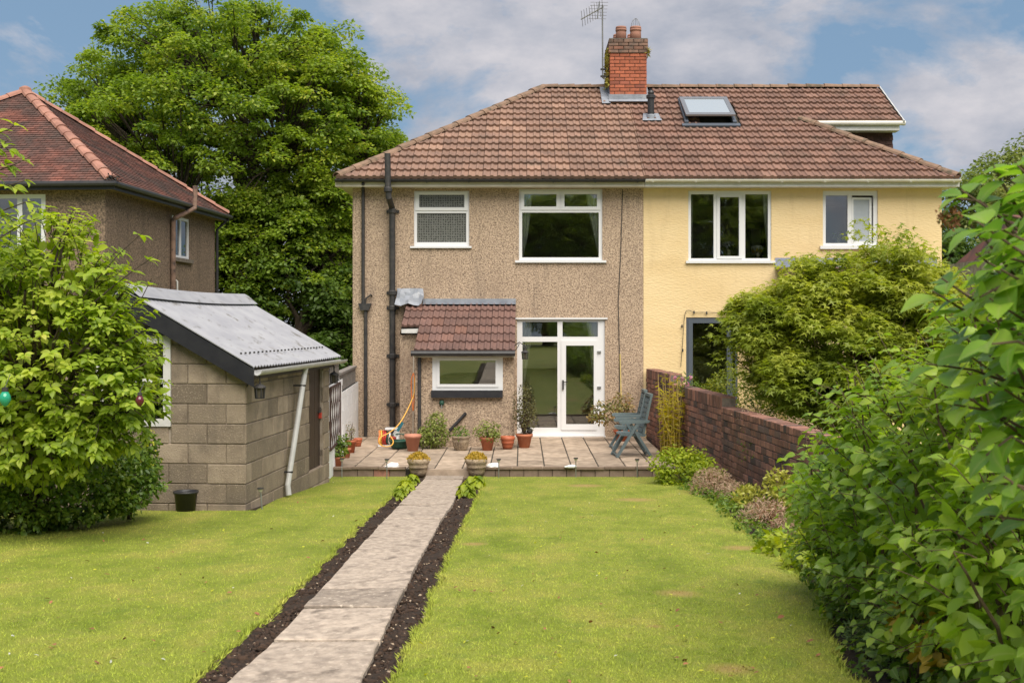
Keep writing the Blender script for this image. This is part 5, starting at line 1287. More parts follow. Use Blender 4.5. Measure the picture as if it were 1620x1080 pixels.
# ================================================================== garden walls
# white block wall behind the shed, with screen blocks on top
wl = root('block_wall', 'white painted block wall topped with grey pierced screen blocks', 'wall', (PX(519, 17.9), 17.9, 0))
A = Vector((PX(519, 17.9), 17.9, 0)); Bp = Vector((PX(567, 24.25), 24.25, 0)); dW = (Bp - A); WL = dW.length; dW.normalize(); nWl = Vector((0, 0, 1)).cross(dW)   # points to -x
mb = MB()
def wbox(mbx, u0, u1, z0, z1, t0=0.0, t1=.2):
    vs = [A + dW * u - (-nWl) * 0 + nWl * t + Vector((0, 0, z)) for z in (z0, z1) for t in (t0, t1) for u in (u0, u1)]
    mbx._a(vs, [(0, 2, 3, 1), (4, 5, 7, 6), (0, 1, 5, 4), (2, 6, 7, 3), (0, 4, 6, 2), (1, 3, 7, 5)])
zt1, zt2 = 1.37, 1.14; uh = 2.6
wbox(mb, 0, uh, -.2, zt1, .012); wbox(mb, uh, WL, -.2, zt2, .012); mb.build('wall_core', 'white_blk', wl)
r_ = 0; z = -.09
while z < zt1 - .05:
    k = 0; u = -(.225 if r_ % 2 else 0)
    while u < WL:
        a, b = max(u + .004, 0), min(u + .446, WL)
        zt = zt1 if b <= uh + .25 else zt2
        if z + .1 < zt and b - a > .05:
            mb = MB(); wbox(mb, a, min(b, uh) if (zt == zt1) else b, z, min(z + .221, zt), random.uniform(0, .004), .05); mb.build('wall_block', 'white_blk', wl)
        u += .45
    z += .225; r_ += 1
def screen_block(u, z, s=.29):
    mb = MB(); t = .04
    wbox(mb, u, u + s, z, z + t, .05, .15); wbox(mb, u, u + s, z + s - t, z + s, .05, .15); wbox(mb, u, u + t, z + t, z + s - t, .05, .15); wbox(mb, u + s - t, u + s, z + t, z + s - t, .05, .15)
    wbox(mb, u + s / 2 - t / 2, u + s / 2 + t / 2, z + t, z + s - t, .06, .14); wbox(mb, u + t, u + s / 2 - t / 2, z + s / 2 - t / 2, z + s / 2 + t / 2, .06, .14); wbox(mb, u + s / 2 + t / 2, u + s - t, z + s / 2 - t / 2, z + s / 2 + t / 2, .06, .14)
    mb.build('screen_block', 'screen', wl)
u = .02
while u + .29 < uh: screen_block(u, zt1); u += .3
u = uh + .02
while u + .29 < WL: screen_block(u, zt2); u += .3
mb = MB(); wbox(mb, 0, uh, zt1 + .293, zt1 + .335, .03, .17); wbox(mb, uh, WL, zt2 + .293, zt2 + .335, .03, .17); mb.build('coping', 'screen', wl)
# trellis
tr = root('trellis', 'small brown lattice trellis hung on the white block wall', 'trellis', A + dW * .2 + Vector((.03, 0, .35)))
mb = MB(); Wt, Ht = 1.75, .96
for i in range(-4, 9):
    for sg in (1, -1):
        u0 = i * .31
        pts = []
        for t in np.linspace(0, 1, 25):
            uu = (u0 + t * Ht * sg * .6) if sg > 0 else (u0 + .0 + (1 - t) * Ht * .6)
            if 0 <= uu <= Wt: pts.append((uu, .38 + t * Ht))
        if len(pts) > 2:
            a, b = pts[0], pts[-1]; mb.bar(A + dW * (a[0] + .15) - nWl * (.014 + .01 * sg) + Vector((0, 0, a[1])), A + dW * (b[0] + .15) - nWl * (.014 + .01 * sg) + Vector((0, 0, b[1])), .020, .008, up=nWl)
mb.build('lattice', 'tilehang', tr)
mb = MB()
for (u0, z0, u1, z1) in ((0, .38, Wt, .38), (0, .38 + Ht, Wt, .38 + Ht), (0, .38, 0, .38 + Ht), (Wt, .38, Wt, .38 + Ht)):
    mb.bar(A + dW * (u0 + .15) - nWl * .02 + Vector((0, 0, z0)), A + dW * (u1 + .15) - nWl * .02 + Vector((0, 0, z1)), .03, .02, up=nWl)
mb.build('trellis_frame', 'tilehang', tr)

# old brick boundary wall on the right
bwo = Vector((XM + .05, 24.22, 0)); bdir = Vector((.063, -1, 0)).normalized()
bw = root('brick_wall', 'old dark red brick boundary wall stepping down along the right of the lawn', 'wall', bwo, math.atan2(bdir.y, bdir.x))
def bw_uY(Y): return (bwo.y - Y) / abs(bdir.y)
BW_H, BW_L = .0925, .262
secs = [(0, bw_uY(21.6), 1.41), (bw_uY(21.6), bw_uY(17.55), 1.235), (bw_uY(17.55), bw_uY(9.2), 1.09)]
core = MB(); pieces = []
for (u0, u1, zt) in secs:
    core.box(u0, u1, .014, .206, -.35, zt - .02)
    r_ = 0; z = zt - BW_H * (2 if zt > 1.1 else 1)
    # top course on edge
    hc = BW_H * (2 if zt > 1.1 else 1); wcp = .115 if zt > 1.1 else .13
    u = u0
    while u < u1 - .02:
        b = min(u + wcp, u1); pieces.append((u + .003, b - .005, zt - hc + .004, zt + random.uniform(-.006, .004), 1)); u += wcp
    z = zt - hc - BW_H
    while z > -.3:
        u = u0 - (BW_L / 2 if r_ % 2 else 0)
        while u < u1 - .02:
            a, b = max(u, u0), min(u + BW_L, u1)
            gl = gz(bwo.y + bdir.y * b)
            if b - a > .04 and z + BW_H > gl - .03: pieces.append((a + .004, b - .006, z + .005, z + BW_H - .006, 0))
            u += BW_L
        z -= BW_H; r_ += 1
core.build('wall_core', 'mortar', bw)
pieces.sort(key=lambda p: -p[1])
joint = MB(); done = 0
for i, (a, b, z0, z1, cp) in enumerate(pieces):
    e = random.uniform(-.006, .005) ; c = .004
    vs = [(a + c, e - .004, z0 + c), (b - c, e - .004, z0 + c), (b - c, e - .004, z1 - c), (a + c, e - .004, z1 - c), (a, e + .004, z0), (b, e + .004, z0), (b, e + .004, z1), (a, e + .004, z1), (a, .22 - e, z0), (b, .22 - e, z0), (b, .22 - e, z1), (a, .22 - e, z1)]
    fs = [(0, 1, 2, 3)] + [(4 + k, 4 + (k + 1) % 4, (k + 1) % 4, k) for k in range(4)] + [(8 + k, 8 + (k + 1) % 4, 4 + (k + 1) % 4, 4 + k) for k in range(4)] + [(11, 10, 9, 8)]
    Yb = bwo.y + bdir.y * b
    if done < 300 and Yb > 11.0:
        mbx = MB(); mbx._a(vs, fs); mbx.build('brick', 'brick', bw); done += 1
    else: joint._a(vs, fs, random.random() * .98 + .01)
jo = joint.build('far_bricks', 'brick', bw); jo['kind'] = 'stuff'


# ================================================================== PLANT MATERIALS
M['lf_tree'] = leaf_mat('sycamore_leaf', (.065, .115, .017), (.175, .24, .03), (.30, .325, .048), trans=.4, scale=.55, yellow=(.32, .29, .06))
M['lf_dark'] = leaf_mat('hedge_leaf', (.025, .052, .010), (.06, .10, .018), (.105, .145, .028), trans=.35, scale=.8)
M['lf_far'] = leaf_mat('far_tree_leaf', (.06, .09, .022), (.12, .155, .035), (.20, .21, .06), trans=.35, scale=.5, yellow=(.26, .20, .06))
M['lf_left'] = leaf_mat('broad_leaf', (.09, .15, .012), (.22, .295, .025), (.34, .38, .05), trans=.4, scale=1.3, spec=.35, yellow=(.40, .39, .08))
M['lf_box'] = leaf_mat('small_dark_leaf', (.04, .085, .012), (.10, .165, .018), (.19, .235, .035), trans=.25, rough=.35, scale=2.5, spec=.5)
M['lf_front'] = leaf_mat('foreground_leaf', (.08, .145, .020), (.185, .28, .03), (.30, .37, .05), trans=.4, rough=.36, scale=2.0, spec=.5, yellow=(.34, .38, .07))
M['lf_lilac'] = leaf_mat('lilac_leaf', (.075, .155, .028), (.16, .27, .034), (.25, .345, .05), trans=.4, rough=.36, scale=3.0, spec=.5)
M['lf_maple'] = leaf_mat('maple_leaf', (.07, .105, .014), (.185, .225, .030), (.34, .345, .055), trans=.4, scale=.9, yellow=(.40, .36, .08))
M['lf_lime'] = leaf_mat('lime_leaf', (.085, .135, .010), (.20, .25, .018), (.33, .36, .035), trans=.35, scale=4)
M['lf_hedge'] = leaf_mat('light_hedge_leaf', (.06, .09, .012), (.14, .17, .022), (.27, .27, .04), trans=.35, scale=3, yellow=(.36, .32, .05))
M['lf_bamboo'] = leaf_mat('bamboo_leaf', (.20, .19, .02), (.34, .28, .03), (.44, .36, .06), trans=.4, scale=3)
M['lf_gshrub'] = leaf_mat('yellow_shrub_leaf', (.14, .16, .02), (.30, .29, .05), (.46, .43, .13), trans=.35, scale=6)
M['lf_gold'] = leaf_mat('gold_leaf', (.18, .13, .015), (.32, .22, .03), (.45, .28, .05), trans=.25, scale=14)
M['lf_var'] = leaf_mat('variegated_leaf', (.055, .085, .012), (.13, .165, .03), (.30, .31, .10), trans=.3, scale=9, yellow=(.40, .40, .16))
M['lf_mid'] = leaf_mat('pot_leaf', (.035, .075, .010), (.085, .14, .016), (.18, .22, .03), trans=.3, scale=7)
M['lf_bush'] = leaf_mat('purple_green_leaf', (.035, .032, .018), (.075, .070, .025), (.14, .14, .04), trans=.25, scale=6, yellow=(.16, .09, .05))
M['lf_red'] = leaf_mat('reddish_leaf', (.055, .075, .02), (.17, .15, .05), (.38, .24, .12), trans=.3, scale=5)
M['lf_heather'] = leaf_mat('dried_pink_stem', (.24, .165, .105), (.36, .25, .175), (.42, .33, .235), trans=.3, scale=9)
M['lf_fern'] = leaf_mat('fern_leaf', (.05, .085, .03), (.10, .15, .05), (.17, .22, .07), trans=.3, scale=5)

# ------------------------------------------------------------------ foliage builders
def mound(parent, name, blobs, n, tmpl, size, m, lo=.55, up=.6, outw=.7, noise=.5, droop=.2, kind='stuff'):
    Pt, O = blob_points(blobs, n, lo); N, D = foliage_dirs(O, up, outw, noise, droop)
    return leaf_cloud(name, Pt, N, D, rng.uniform(size[0], size[1], n), tmpl, m, parent, kind)
def stems(parent, base, tips, r0, m='twig', name='stems', n=5, sag=.1):
    mbx = MB(); b = Vector(base)
    for t in tips:
        b2 = b + Vector((random.uniform(-1, 1), random.uniform(-1, 1), 0)) * r0 * 4
        pts = curve_pts(b2, t, sag, n, .02); k = len(pts)
        mbx.tube(pts, [r0 * (1 - .75 * i / (k - 1)) for i in range(k)], 5, caps=False)
    return mbx.build(name, m, parent, kind='stuff' if len(tips) > 1 else None)
UNIT = {}
def unit_leaf(tm, m, key):
    if key in UNIT: return UNIT[key]
    v, f = tm; me = bpy.data.meshes.new('leaf'); me.from_pydata([tuple(x) for x in v], [], f); a_r = me.attributes.new('rib', 'FLOAT', 'POINT'); a_r.data.foreach_set('value', [1.0 if abs(x[1]) < 1e-6 else 0.0 for x in v]); me.materials.append(M[m])
    me.polygons.foreach_set('use_smooth', [True] * len(f)); me.update(); UNIT[key] = me; return me
def leaves_mixed(parent, Pt, N, D, Ln, tmpls, m, n_ind, key):
    """the largest-looking leaves as objects of their own, the rest joined"""
    Pt = np.asarray(Pt); N = nrm(np.asarray(N)); D = np.asarray(D); Ln = np.asarray(Ln)
    px = CX + Pt[:, 0] / Pt[:, 1] * F; py = CY - (Pt[:, 2] - CZ) / Pt[:, 1] * F
    vis = (px > -10) & (px < 1630) & (py > -10) & (py < 1090)
    front = Ln / Pt[:, 1] * np.where(vis, 1, .01) * (1.0 - .25 * (Pt[:, 1] - Pt[:, 1].min()) / max(np.ptp(Pt[:, 1]), .1))
    order = np.argsort(-front)
    ind, rest = order[:n_ind], order[n_ind:]
    D2 = nrm(D - N * (D * N).sum(-1, keepdims=True)); B = np.cross(N, D2)
    for i in ind:
        k = random.randrange(len(tmpls)); me = unit_leaf(tmpls[k], m, key + str(k)); l = Ln[i]
        inst('leaf', me, parent, frame_m(Vector(Pt[i]), Vector(D2[i]) * l, Vector(B[i]) * l, Vector(N[i]) * l))
    for k in range(len(tmpls)):
        q = rest[k::len(tmpls)]
        if len(q): leaf_cloud('leaves', Pt[q], N[q], D[q], Ln[q], tmpls[k], m, parent, 'stuff')
def shoot(pts, n_pairs, size, spread=.9, taper=.35, whorl=2, end_cluster=False, tip_up=.0):
    """leaves in pairs along a curved shoot"""
    pts = [Vector(p) for p in pts]; ln = [0]
    for i in range(len(pts) - 1): ln.append(ln[-1] + (pts[i + 1] - pts[i]).length)
    Pt, N, D, Ls = [], [], [], []; rot = random.uniform(0, math.pi)
    for k in range(n_pairs):
        t = (k + .6) / n_pairs
        if end_cluster: t = .55 + .45 * t
        s_ = t * ln[-1]; i = max(j for j in range(len(pts) - 1) if ln[j] <= s_); f = (s_ - ln[i]) / max(ln[i + 1] - ln[i], 1e-6)
        p = pts[i].lerp(pts[i + 1], f); d = (pts[i + 1] - pts[i]).normalized()
        a = d.cross(Vector((0, 0, 1)))
        if a.length < .1: a = Vector((1, 0, 0))
        a.normalize(); b = a.cross(d)
        for w in range(whorl):
            th = rot + k * (math.pi / 2 if whorl == 2 else 1.1) + w * 2 * math.pi / whorl + random.uniform(-.25, .25)
            o = a * math.cos(th) + b * math.sin(th)
            dirv = o * spread + d * (.55 + .5 * t) + Vector((0, 0, -.12 + tip_up)) + Vector((random.gauss(0, .12), random.gauss(0, .12), random.gauss(0, .12)))
            nv = d * .6 + Vector((0, 0, .9)) - o * .25 + Vector((random.gauss(0, .25), random.gauss(0, .25), random.gauss(0, .15)))
            Pt.append(p + o * .008); N.append(nv); D.append(dirv); Ls.append(size * (1 - taper * t) * random.uniform(.72, 1.15))
    return Pt, N, D, Ls
class Leaves:
    def __init__(s): s.P, s.N, s.D, s.L = [], [], [], []; s.st = MB()
    def add(s, pts, n, size, r=.004, **k):
        a, b, c, d = shoot(pts, n, size, **k); s.P += [tuple(x) for x in a]; s.N += [tuple(x) for x in b]; s.D += [tuple(x) for x in c]; s.L += d
        m_ = len(pts); s.st.tube(pts, [r * (1 - .6 * i / (m_ - 1)) for i in range(m_)], 5, caps=False)

# ------------------------------------------------------------------ trees
def big_tree(name, label, base, blobs, n_cl, per, lsize, m, trunk_r, trunk_top, clr=(.6, 1.0), flat=.33, group=None, lo=.5, droop=.35, tm=T_DIAMOND, limbs=14, extra=None, spray=0):
    o = root(name, label, 'tree', base, 0, group)
    C, O = blob_points(blobs, n_cl, lo)
    for _ in range(spray):
        q_ = rng.integers(len(O)); C = np.concatenate([C, [C[q_] + O[q_] * rng.uniform(.2, .75)]])
    if extra is not None: C = np.concatenate([C, np.array(extra)])
    rad = rng.uniform(clr[0], clr[1], len(C))
    Pt, u, Ln = clumpy(C, rad, per, flat, lsize, droop)
    N, D = foliage_dirs(u, .9, .35, .45, .35)
    base_r = np.repeat(rng.random(len(C)) * .5, per) + rng.random(len(Pt)) * .45
    leaf_cloud('crown', Pt, N, D, Ln, tm, m, o, 'stuff', rnd=base_r)
    mbx = MB(); b = Vector(base); tt = Vector(trunk_top)
    mbx.tube(curve_pts(b - Vector((0, 0, .2)), tt, 0, 5, trunk_r * .3), [trunk_r * (1.25 - .45 * i / 5) for i in range(6)], 10)
    mbx.build('trunk', 'bark', o)
    idx = rng.choice(len(C), limbs, replace=False); heads = []
    lm = MB()
    for i in idx:
        c = Vector(C[i]); e = tt.lerp(c, .72); st_ = b.lerp(tt, random.uniform(.6, 1))
        pts = curve_pts(st_, e, .25, 5, .18); lm.tube(pts, [trunk_r * .55 * (1 - .72 * j / 5) for j in range(6)], 6, caps=False); heads.append(pts)
    lm.build('limbs', 'bark', o, kind='stuff')
    tw = MB()
    for i in range(len(C)):
        c = Vector(C[i]); best = min((p for h in heads for p in h[2:]), key=lambda p: (p - c).length)
        if (best - c).length < 4.5: tw.tube(curve_pts(best, c, .12, 3, .1), [trunk_r * .13, trunk_r * .1, trunk_r * .07, trunk_r * .03], 4, caps=False)
    tw.build('branches', 'bark', o, kind='stuff')
    return o
TY = 40.0
tb = [(PX(345, TY), TY, PZ(235, TY), 5.6, 5.0, 5.3), (PX(210, TY), TY + .5, PZ(290, TY), 3.1, 3.6, 4.0), (PX(515, TY), TY, PZ(230, TY), 2.7, 3.4, 4.2), (PX(440, TY), TY - 1, PZ(420, TY), 3.6, 3.0, 3.0), (PX(600, TY), TY + 1, PZ(235, TY), .9, 1.2, .8)]
bt = big_tree('broadleaf_tree', 'huge broad-crowned green tree towering behind the two houses', (PX(420, TY), TY + .5, -.15), tb, 1700, 170, (.10, .165), 'lf_tree', .42, (PX(400, TY), TY + .5, 5.2), clr=(.26, .82), limbs=40, droop=.5, flat=.34, lo=.5, tm=T_TWO, spray=140)
tb2 = [(PX(455, 37), 37.5, 1.9, 2.4, 1.6, 2.6), (PX(545, 37), 38.5, 2.4, 1.3, 1.6, 2.6)]
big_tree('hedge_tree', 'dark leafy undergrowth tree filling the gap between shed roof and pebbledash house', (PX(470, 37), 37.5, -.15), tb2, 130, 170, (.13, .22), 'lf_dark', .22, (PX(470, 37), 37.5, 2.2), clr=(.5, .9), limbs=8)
for i, (px, Yq_, r) in enumerate(((521, 39.0, .16), (549, 40.5, .2), (533, 42, .13))):
    o = root('tree_trunk', ('thin dark bare trunk nearest the shed roof end', 'thick dark bare trunk just left of the pebbledash house', 'slim dark bare trunk between two others behind the shed')[i], 'tree', (PX(px, Yq_), Yq_, -.15)); mb = MB()
    mb.tube(curve_pts((PX(px, Yq_), Yq_, -.2), (PX(px + 6, Yq_), Yq_, 6.5), 0, 4, .05), [r, r * .95, r * .9, r * .85, r * .7], 8); mb.build('trunk', 'bark', o)
for i, (px, py, Yq_, rx, rz) in enumerate(((1545, 385, 47, 2.2, 3.2), (1625, 345, 50, 2.8, 3.9), (1500, 470, 44, 2.0, 2.4))):
    big_tree('background_tree', ('yellowish green tree right behind the end of the yellow house roof', 'taller olive green tree at the right edge behind the foreground lilac', 'low dark green tree against the corner of the yellow house')[i], (PX(px, Yq_), Yq_, -.15),
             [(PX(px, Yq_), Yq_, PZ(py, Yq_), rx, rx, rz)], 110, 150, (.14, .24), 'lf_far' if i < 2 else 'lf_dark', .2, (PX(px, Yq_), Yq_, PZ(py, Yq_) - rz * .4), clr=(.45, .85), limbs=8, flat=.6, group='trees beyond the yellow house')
big_tree('background_tree', 'olive green tree beyond the right side of the far garden', (PX(1700, 46), 46, -.15), [(PX(1700, 46), 46, 3.5, 2.5, 2.5, 4)], 70, 120, (.16, .26), 'lf_far', .2, (PX(1700, 46), 46, 2.5), clr=(.5, .9), limbs=6, flat=.6, group='trees beyond the yellow house')
# trees behind the photographer, mirrored in the glass
for (x, y, sc_, rz__), lab_ in zip(((-10, -20, .80, 1.0), (1.5, -22, .74, 2.2), (13, -21, .78, .4), (25, -24, .85, 3)), ('broad tree behind the camera to the left, mirrored in the bedroom window', 'broad tree straight behind the camera, mirrored in the white patio door', 'broad tree behind the camera to the right, mirrored in the three-light window', 'broad tree far behind the camera at the right, mirrored in the tilted window')):
    c = bt.copy(); COL.objects.link(c); c.location = (x, y, .6); c.rotation_euler = (0, 0, rz__); c.scale = (sc_, sc_, sc_)
    c['label'] = lab_; c['group'] = 'trees behind the camera'
    for ch in bt.children:
        d_ = ch.copy(); COL.objects.link(d_); d_.parent = c

# neighbouring house glimpsed at the right edge
fh = root('far_house', 'red-roofed house glimpsed between leaves at the right edge', 'house', (PX(1690, 33), 33, 0))
mb = MB(); mb.box(PX(1572, 33), PX(1900, 33), 33, 38, -.1, PZ(408, 33)); mb.build('wall', 'block_mortar', fh)
mb = MB(); a, b, z0, z1 = PX(1614, 33), PX(1920, 33), PZ(408, 33), PZ(335, 34.5)
mb._a([(a, 32.7, z0), (b, 32.7, z0), (b, 35.5, z1), (a + .8, 35.5, z1), (a, 38.3, z0), (b, 38.3, z0)], [(0, 1, 2, 3), (0, 3, 4), (4, 3, 2, 5)]); mb.build('roof', 'clay', fh)

# ------------------------------------------------------------------ maple over the right wall
mY = 17.3
mpb = [(PX(1335, mY), mY, PZ(545, mY), 1.45, 1.3, 1.22), (PX(1240, mY), mY + .2, PZ(528, mY), .85, .8, .72), (PX(1445, mY), mY + .1, PZ(530, mY), 1.0, 1.0, 1.15), (PX(1290, 16.5), 16.5, PZ(610, 16.5), .8, .6, .55), (PX(1365, mY), mY, PZ(440, mY), 1.0, .9, .55), (PX(1450, mY), mY + .3, PZ(460, mY), .75, .8, .55), (PX(1235, mY), mY + .3, PZ(490, mY), .6, .7, .5)]
mp_o = root('maple_shrub', 'spreading yellow-green Japanese maple behind the brick wall', 'shrub', (PX(1340, mY), mY, gz(17)))
C, O = blob_points(mpb, 640, .5)
for _ in range(60):       # loose sprays standing out of the outline
    k = rng.integers(len(O)); C = np.concatenate([C, [C[k] + O[k] * rng.uniform(.12, .38) + [0, 0, .05]]])
Pt, u, Ln = clumpy(C, rng.uniform(.18, .38, len(C)), 84, .4, (.06, .10), .45)
N, D = foliage_dirs(u, .9, .35, .35, .45)
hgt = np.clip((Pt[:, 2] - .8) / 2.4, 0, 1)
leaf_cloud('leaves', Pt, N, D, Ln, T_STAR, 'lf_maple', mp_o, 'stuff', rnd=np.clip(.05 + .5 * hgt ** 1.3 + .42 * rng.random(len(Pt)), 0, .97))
stems(mp_o, (PX(1340, mY), mY, gz(17)), [Vector(C[i]) for i in rng.choice(len(C), 90, replace=False)], .024, 'twig', sag=.12)

# light hedge, rose and low flowers in the neighbouring garden
h = root('light_hedge', 'light yellow-green clipped hedge showing over the top of the brick wall', 'hedge', (3.75, 19.6, -.1))
mound(h, 'leaves', [(3.65, 19.9, .80, .70, 1.3, .80), (4.3, 19.2, .7, .8, 1.1, .82)], 10000, T_TWO, (.035, .06), 'lf_hedge', lo=.8)
stems(h, (3.75, 19.6, -.1), [(3.4, 19.2, .8), (4.1, 19.6, .9), (3.6, 20.4, .9), (4.4, 19, .8)], .02)
ro = root('rose_bush', 'rose bush with pink flowers leaning over the high part of the brick wall', 'plant', (2.95, 20.4, 0))
mound(ro, 'leaves', [(2.9, 20.5, 1.28, .22, .4, .22)], 260, T_SMALLOV, (.03, .055), 'lf_mid', lo=.2)
stems(ro, (2.95, 20.4, 0), [(2.75, 20.3, 1.4), (3.0, 20.6, 1.45), (2.9, 20.2, 1.35)], .008)
for (px, py) in ((1087, 607), (1080, 599), (1092, 597), (1067, 597)):
    c = P(px, py, 20.3); k = 26; u = ball(k) * .035
    leaf_cloud('flower', np.array(c) + u * .5, nrm(u + [0, -.02, .01]), u + rng.normal(size=(k, 3)) * .02, np.full(k, .045), T_TWO, 'pink', ro)
hb = root('heather_bed', 'pinkish low flowers beneath the maple just behind the brick wall', 'plant', (3.35, 16.2, 0))
mound(hb, 'flowers', [(3.3, 16.6, .98, .28, .9, .2), (3.55, 15.2, .92, .3, .7, .2)], 1500, T_TWO, (.02, .04), 'lf_heather', lo=.6)
mound(hb, 'leaves', [(3.35, 16.4, .6, .3, 1.2, .5)], 1500, T_TWO, (.03, .06), 'lf_mid', lo=.6)

# ------------------------------------------------------------------ planting along the right of the lawn
bamb = root('bamboo', 'tall clump of yellow-leaved bamboo canes against the brick wall by the chairs', 'plant', (2.45, 20.3, -.1))
tips = []; mb = MB(); LP, LN, LD, LL = [], [], [], []
for i in range(34):
    bx_, by_ = 2.56 + random.gauss(0, .09), 20.2 + random.gauss(0, .16); hh = random.uniform(.8, 1.55)
    tx, ty = bx_ + random.gauss(0, .10), by_ + random.gauss(0, .1); pts = curve_pts((bx_, by_, -.1), (tx, ty, hh), 0, 4, .015); mb.tube(pts, [.008, .007, .006, .005, .003], 5, caps=False)
    for k in range(30):
        t = random.uniform(.22, 1); q = Vector((bx_, by_, -.1)).lerp(Vector((tx, ty, hh)), t); d = Vector((random.gauss(0, 1), random.gauss(0, 1), random.uniform(-.5, .3)))
        LP.append(tuple(q)); LD.append(tuple(d)); LN.append((random.gauss(0, .4), random.gauss(0, .4), 1)); LL.append(random.uniform(.07, .15))
mb.build('canes', 'cane', bamb, kind='stuff'); leaf_cloud('leaves', np.array(LP), np.array(LN), np.array(LD), np.array(LL), T_NARROW, 'lf_bamboo', bamb, 'stuff')
for i in range(4):
    mb.tube([(2.46, 20.2, 1), (2.4 + .1 * i, 20.1, 1.9)], .003, 4)
ls = root('lime_shrub', 'rounded bright lime green shrub at the corner of lawn and brick wall', 'shrub', (2.42, 17.15, -.05))
C, O = blob_points([(2.36, 17.2, .22, .42, .42, .33), (2.58, 16.8, .14, .3, .35, .26)], 90, .6)
Pt, u, Ln = clumpy(C, rng.uniform(.10, .17, len(C)), 46, .5, (.04, .075), .4); N, D = foliage_dirs(u, .8, .5, .5, .3)
leaf_cloud('leaves', Pt, N, D, Ln, T_DIAMOND, 'lf_lime', ls, 'stuff'); stems(ls, (2.42, 17.15, -.1), [tuple(C[i]) for i in range(16)], .008)
def feathery(name, label, blobs, n, m, size=(.03, .06), base=None, stem=24, mstem='twig', tm=T_TWO, lo=.35):
    b = base or (blobs[0][0], blobs[0][1], gz(blobs[0][1]) - .03)
    o = root(name, label, 'plant', b); mound(o, 'leaves', blobs, n, tm, size, m, lo=lo, up=.4, outw=.5, noise=.8, droop=-.3)
    Pt, _ = blob_points(blobs, stem, .8); stems(o, b, [tuple(p) for p in Pt], .004, mstem); return o
def bl(px, py, Y, rx, ry, rz): return (PX(px, Y), Y, PZ(py, Y), rx, ry, rz)
feathery('heuchera', 'feathery pinkish dried flower heads in front of the lime shrub', [bl(1128, 772, 15.5, .30, .45, .27), bl(1160, 788, 14.6, .22, .4, .22)], 3600, 'lf_heather', (.03, .07), tm=T_NARROW, lo=.1, stem=60, mstem='dead')
feathery('low_plant', 'dark green low foliage between the two pinkish flower clumps', [bl(1165, 812, 14.4, .2, .4, .13), bl(1185, 835, 13.2, .18, .3, .12)], 1100, 'lf_mid', (.03, .07))
feathery('gold_shrub', 'yellow variegated shrub against the brick wall', [bl(1186, 795, 13.3, .18, .25, .2), bl(1232, 780, 13.0, .18, .2, .28)], 1300, 'lf_gshrub', (.04, .065), tm=T_SMALLOV, lo=.2)
feathery('heuchera', 'feathery pinkish dried flower heads below the yellow variegated shrub', [bl(1212, 828, 12.0, .27, .4, .26), bl(1252, 845, 11.0, .2, .4, .2)], 3600, 'lf_heather', (.03, .07), tm=T_NARROW, lo=.1, stem=60, mstem='dead')
Gc = []
for Yg in np.arange(4.6, 17.0, .33):
    xe = interp(lr, Yg); xw = 2.57 + .063 * (24.2 - Yg)
    for f_ in (.12, .42, .75):
        Gc.append((xe + (xw - xe) * f_ + random.uniform(-.08, .08), Yg + random.uniform(-.1, .1), gz(Yg) + .02, random.uniform(.14, .24), random.uniform(.16, .26), random.uniform(.06, .15)))
gco = bpy.data.objects.new('ground_cover', None); link(gco); gco['kind'] = 'stuff'; gco.location = (2.4, 12, 0)
bpy.data.objects.remove(gco)
gcl = mound(None, 'ground_cover', Gc, 13000, T_SMALLOV, (.03, .06), 'lf_mid', lo=.4)
feathery('hosta', 'pale lime leafy plant at the foot of the foreground hedge', [bl(1250, 880, 9.7, .27, .35, .22), bl(1285, 905, 8.8, .22, .35, .18)], 900, 'lf_lime', (.06, .11), tm=T_DIAMOND)
feathery('low_plant', 'mid green ground plant spilling on to the lawn under the foreground hedge', [bl(1345, 970, 7.0, .2, .35, .13), bl(1325, 925, 7.9, .2, .4, .16)], 1100, 'lf_mid', (.03, .06))
feathery('fern', 'grey-green feathery fern at the bottom of the foreground hedge', [bl(1400, 1010, 6.2, .22, .3, .11), bl(1440, 1050, 5.7, .2, .3, .1)], 1700, 'lf_fern', (.025, .06), tm=T_NARROW)
feathery('low_plant', 'orange-tinted young leaves low down in the foreground hedge', [bl(1450, 985, 5.3, .10, .12, .10), bl(1478, 1030, 5.0, .08, .12, .08)], 90, 'lf_gold', (.05, .085), tm=T_SMALLOV, stem=10)

# foreground hedge shrub: shoots carrying paired leaves
fs_ = root('foreground_shrub', 'large green broad-leaved shrub filling the lower right corner', 'shrub', (2.2, 5.8, gz(5.8)))
fb = [bl(1388, 778, 6.9, .50, .7, .48), bl(1475, 720, 6.1, .55, .7, .62), bl(1455, 880, 6.2, .48, .6, .48), bl(1545, 800, 5.3, .50, .7, .70), bl(1580, 940, 4.9, .45, .6, .48), bl(1600, 700, 5.2, .5, .6, .75), bl(1640, 900, 4.2, .42, .5, .65), bl(1520, 1020, 5.4, .36, .5, .3), bl(1360, 860, 7.3, .34, .5, .38), bl(1310, 790, 7.6, .27, .4, .33), bl(1660, 620, 4.7, .5, .5, .7)]
Lf = Leaves()
Pt, O = blob_points(fb, 620, .72)
for p, o in zip(Pt, O):
    d = Vector(o) * .7 + Vector((random.gauss(0, .25), random.gauss(0, .25), random.uniform(.15, .75))); d.normalize()
    l = random.uniform(.20, .42); b = Vector(p) - d * l * .6; e = Vector(p) + d * l * .45 + Vector((0, 0, -.03))
    Lf.add(curve_pts(b, e, .02, 4, .008), random.randint(4, 6), random.uniform(.055, .12), .0035, spread=.95)
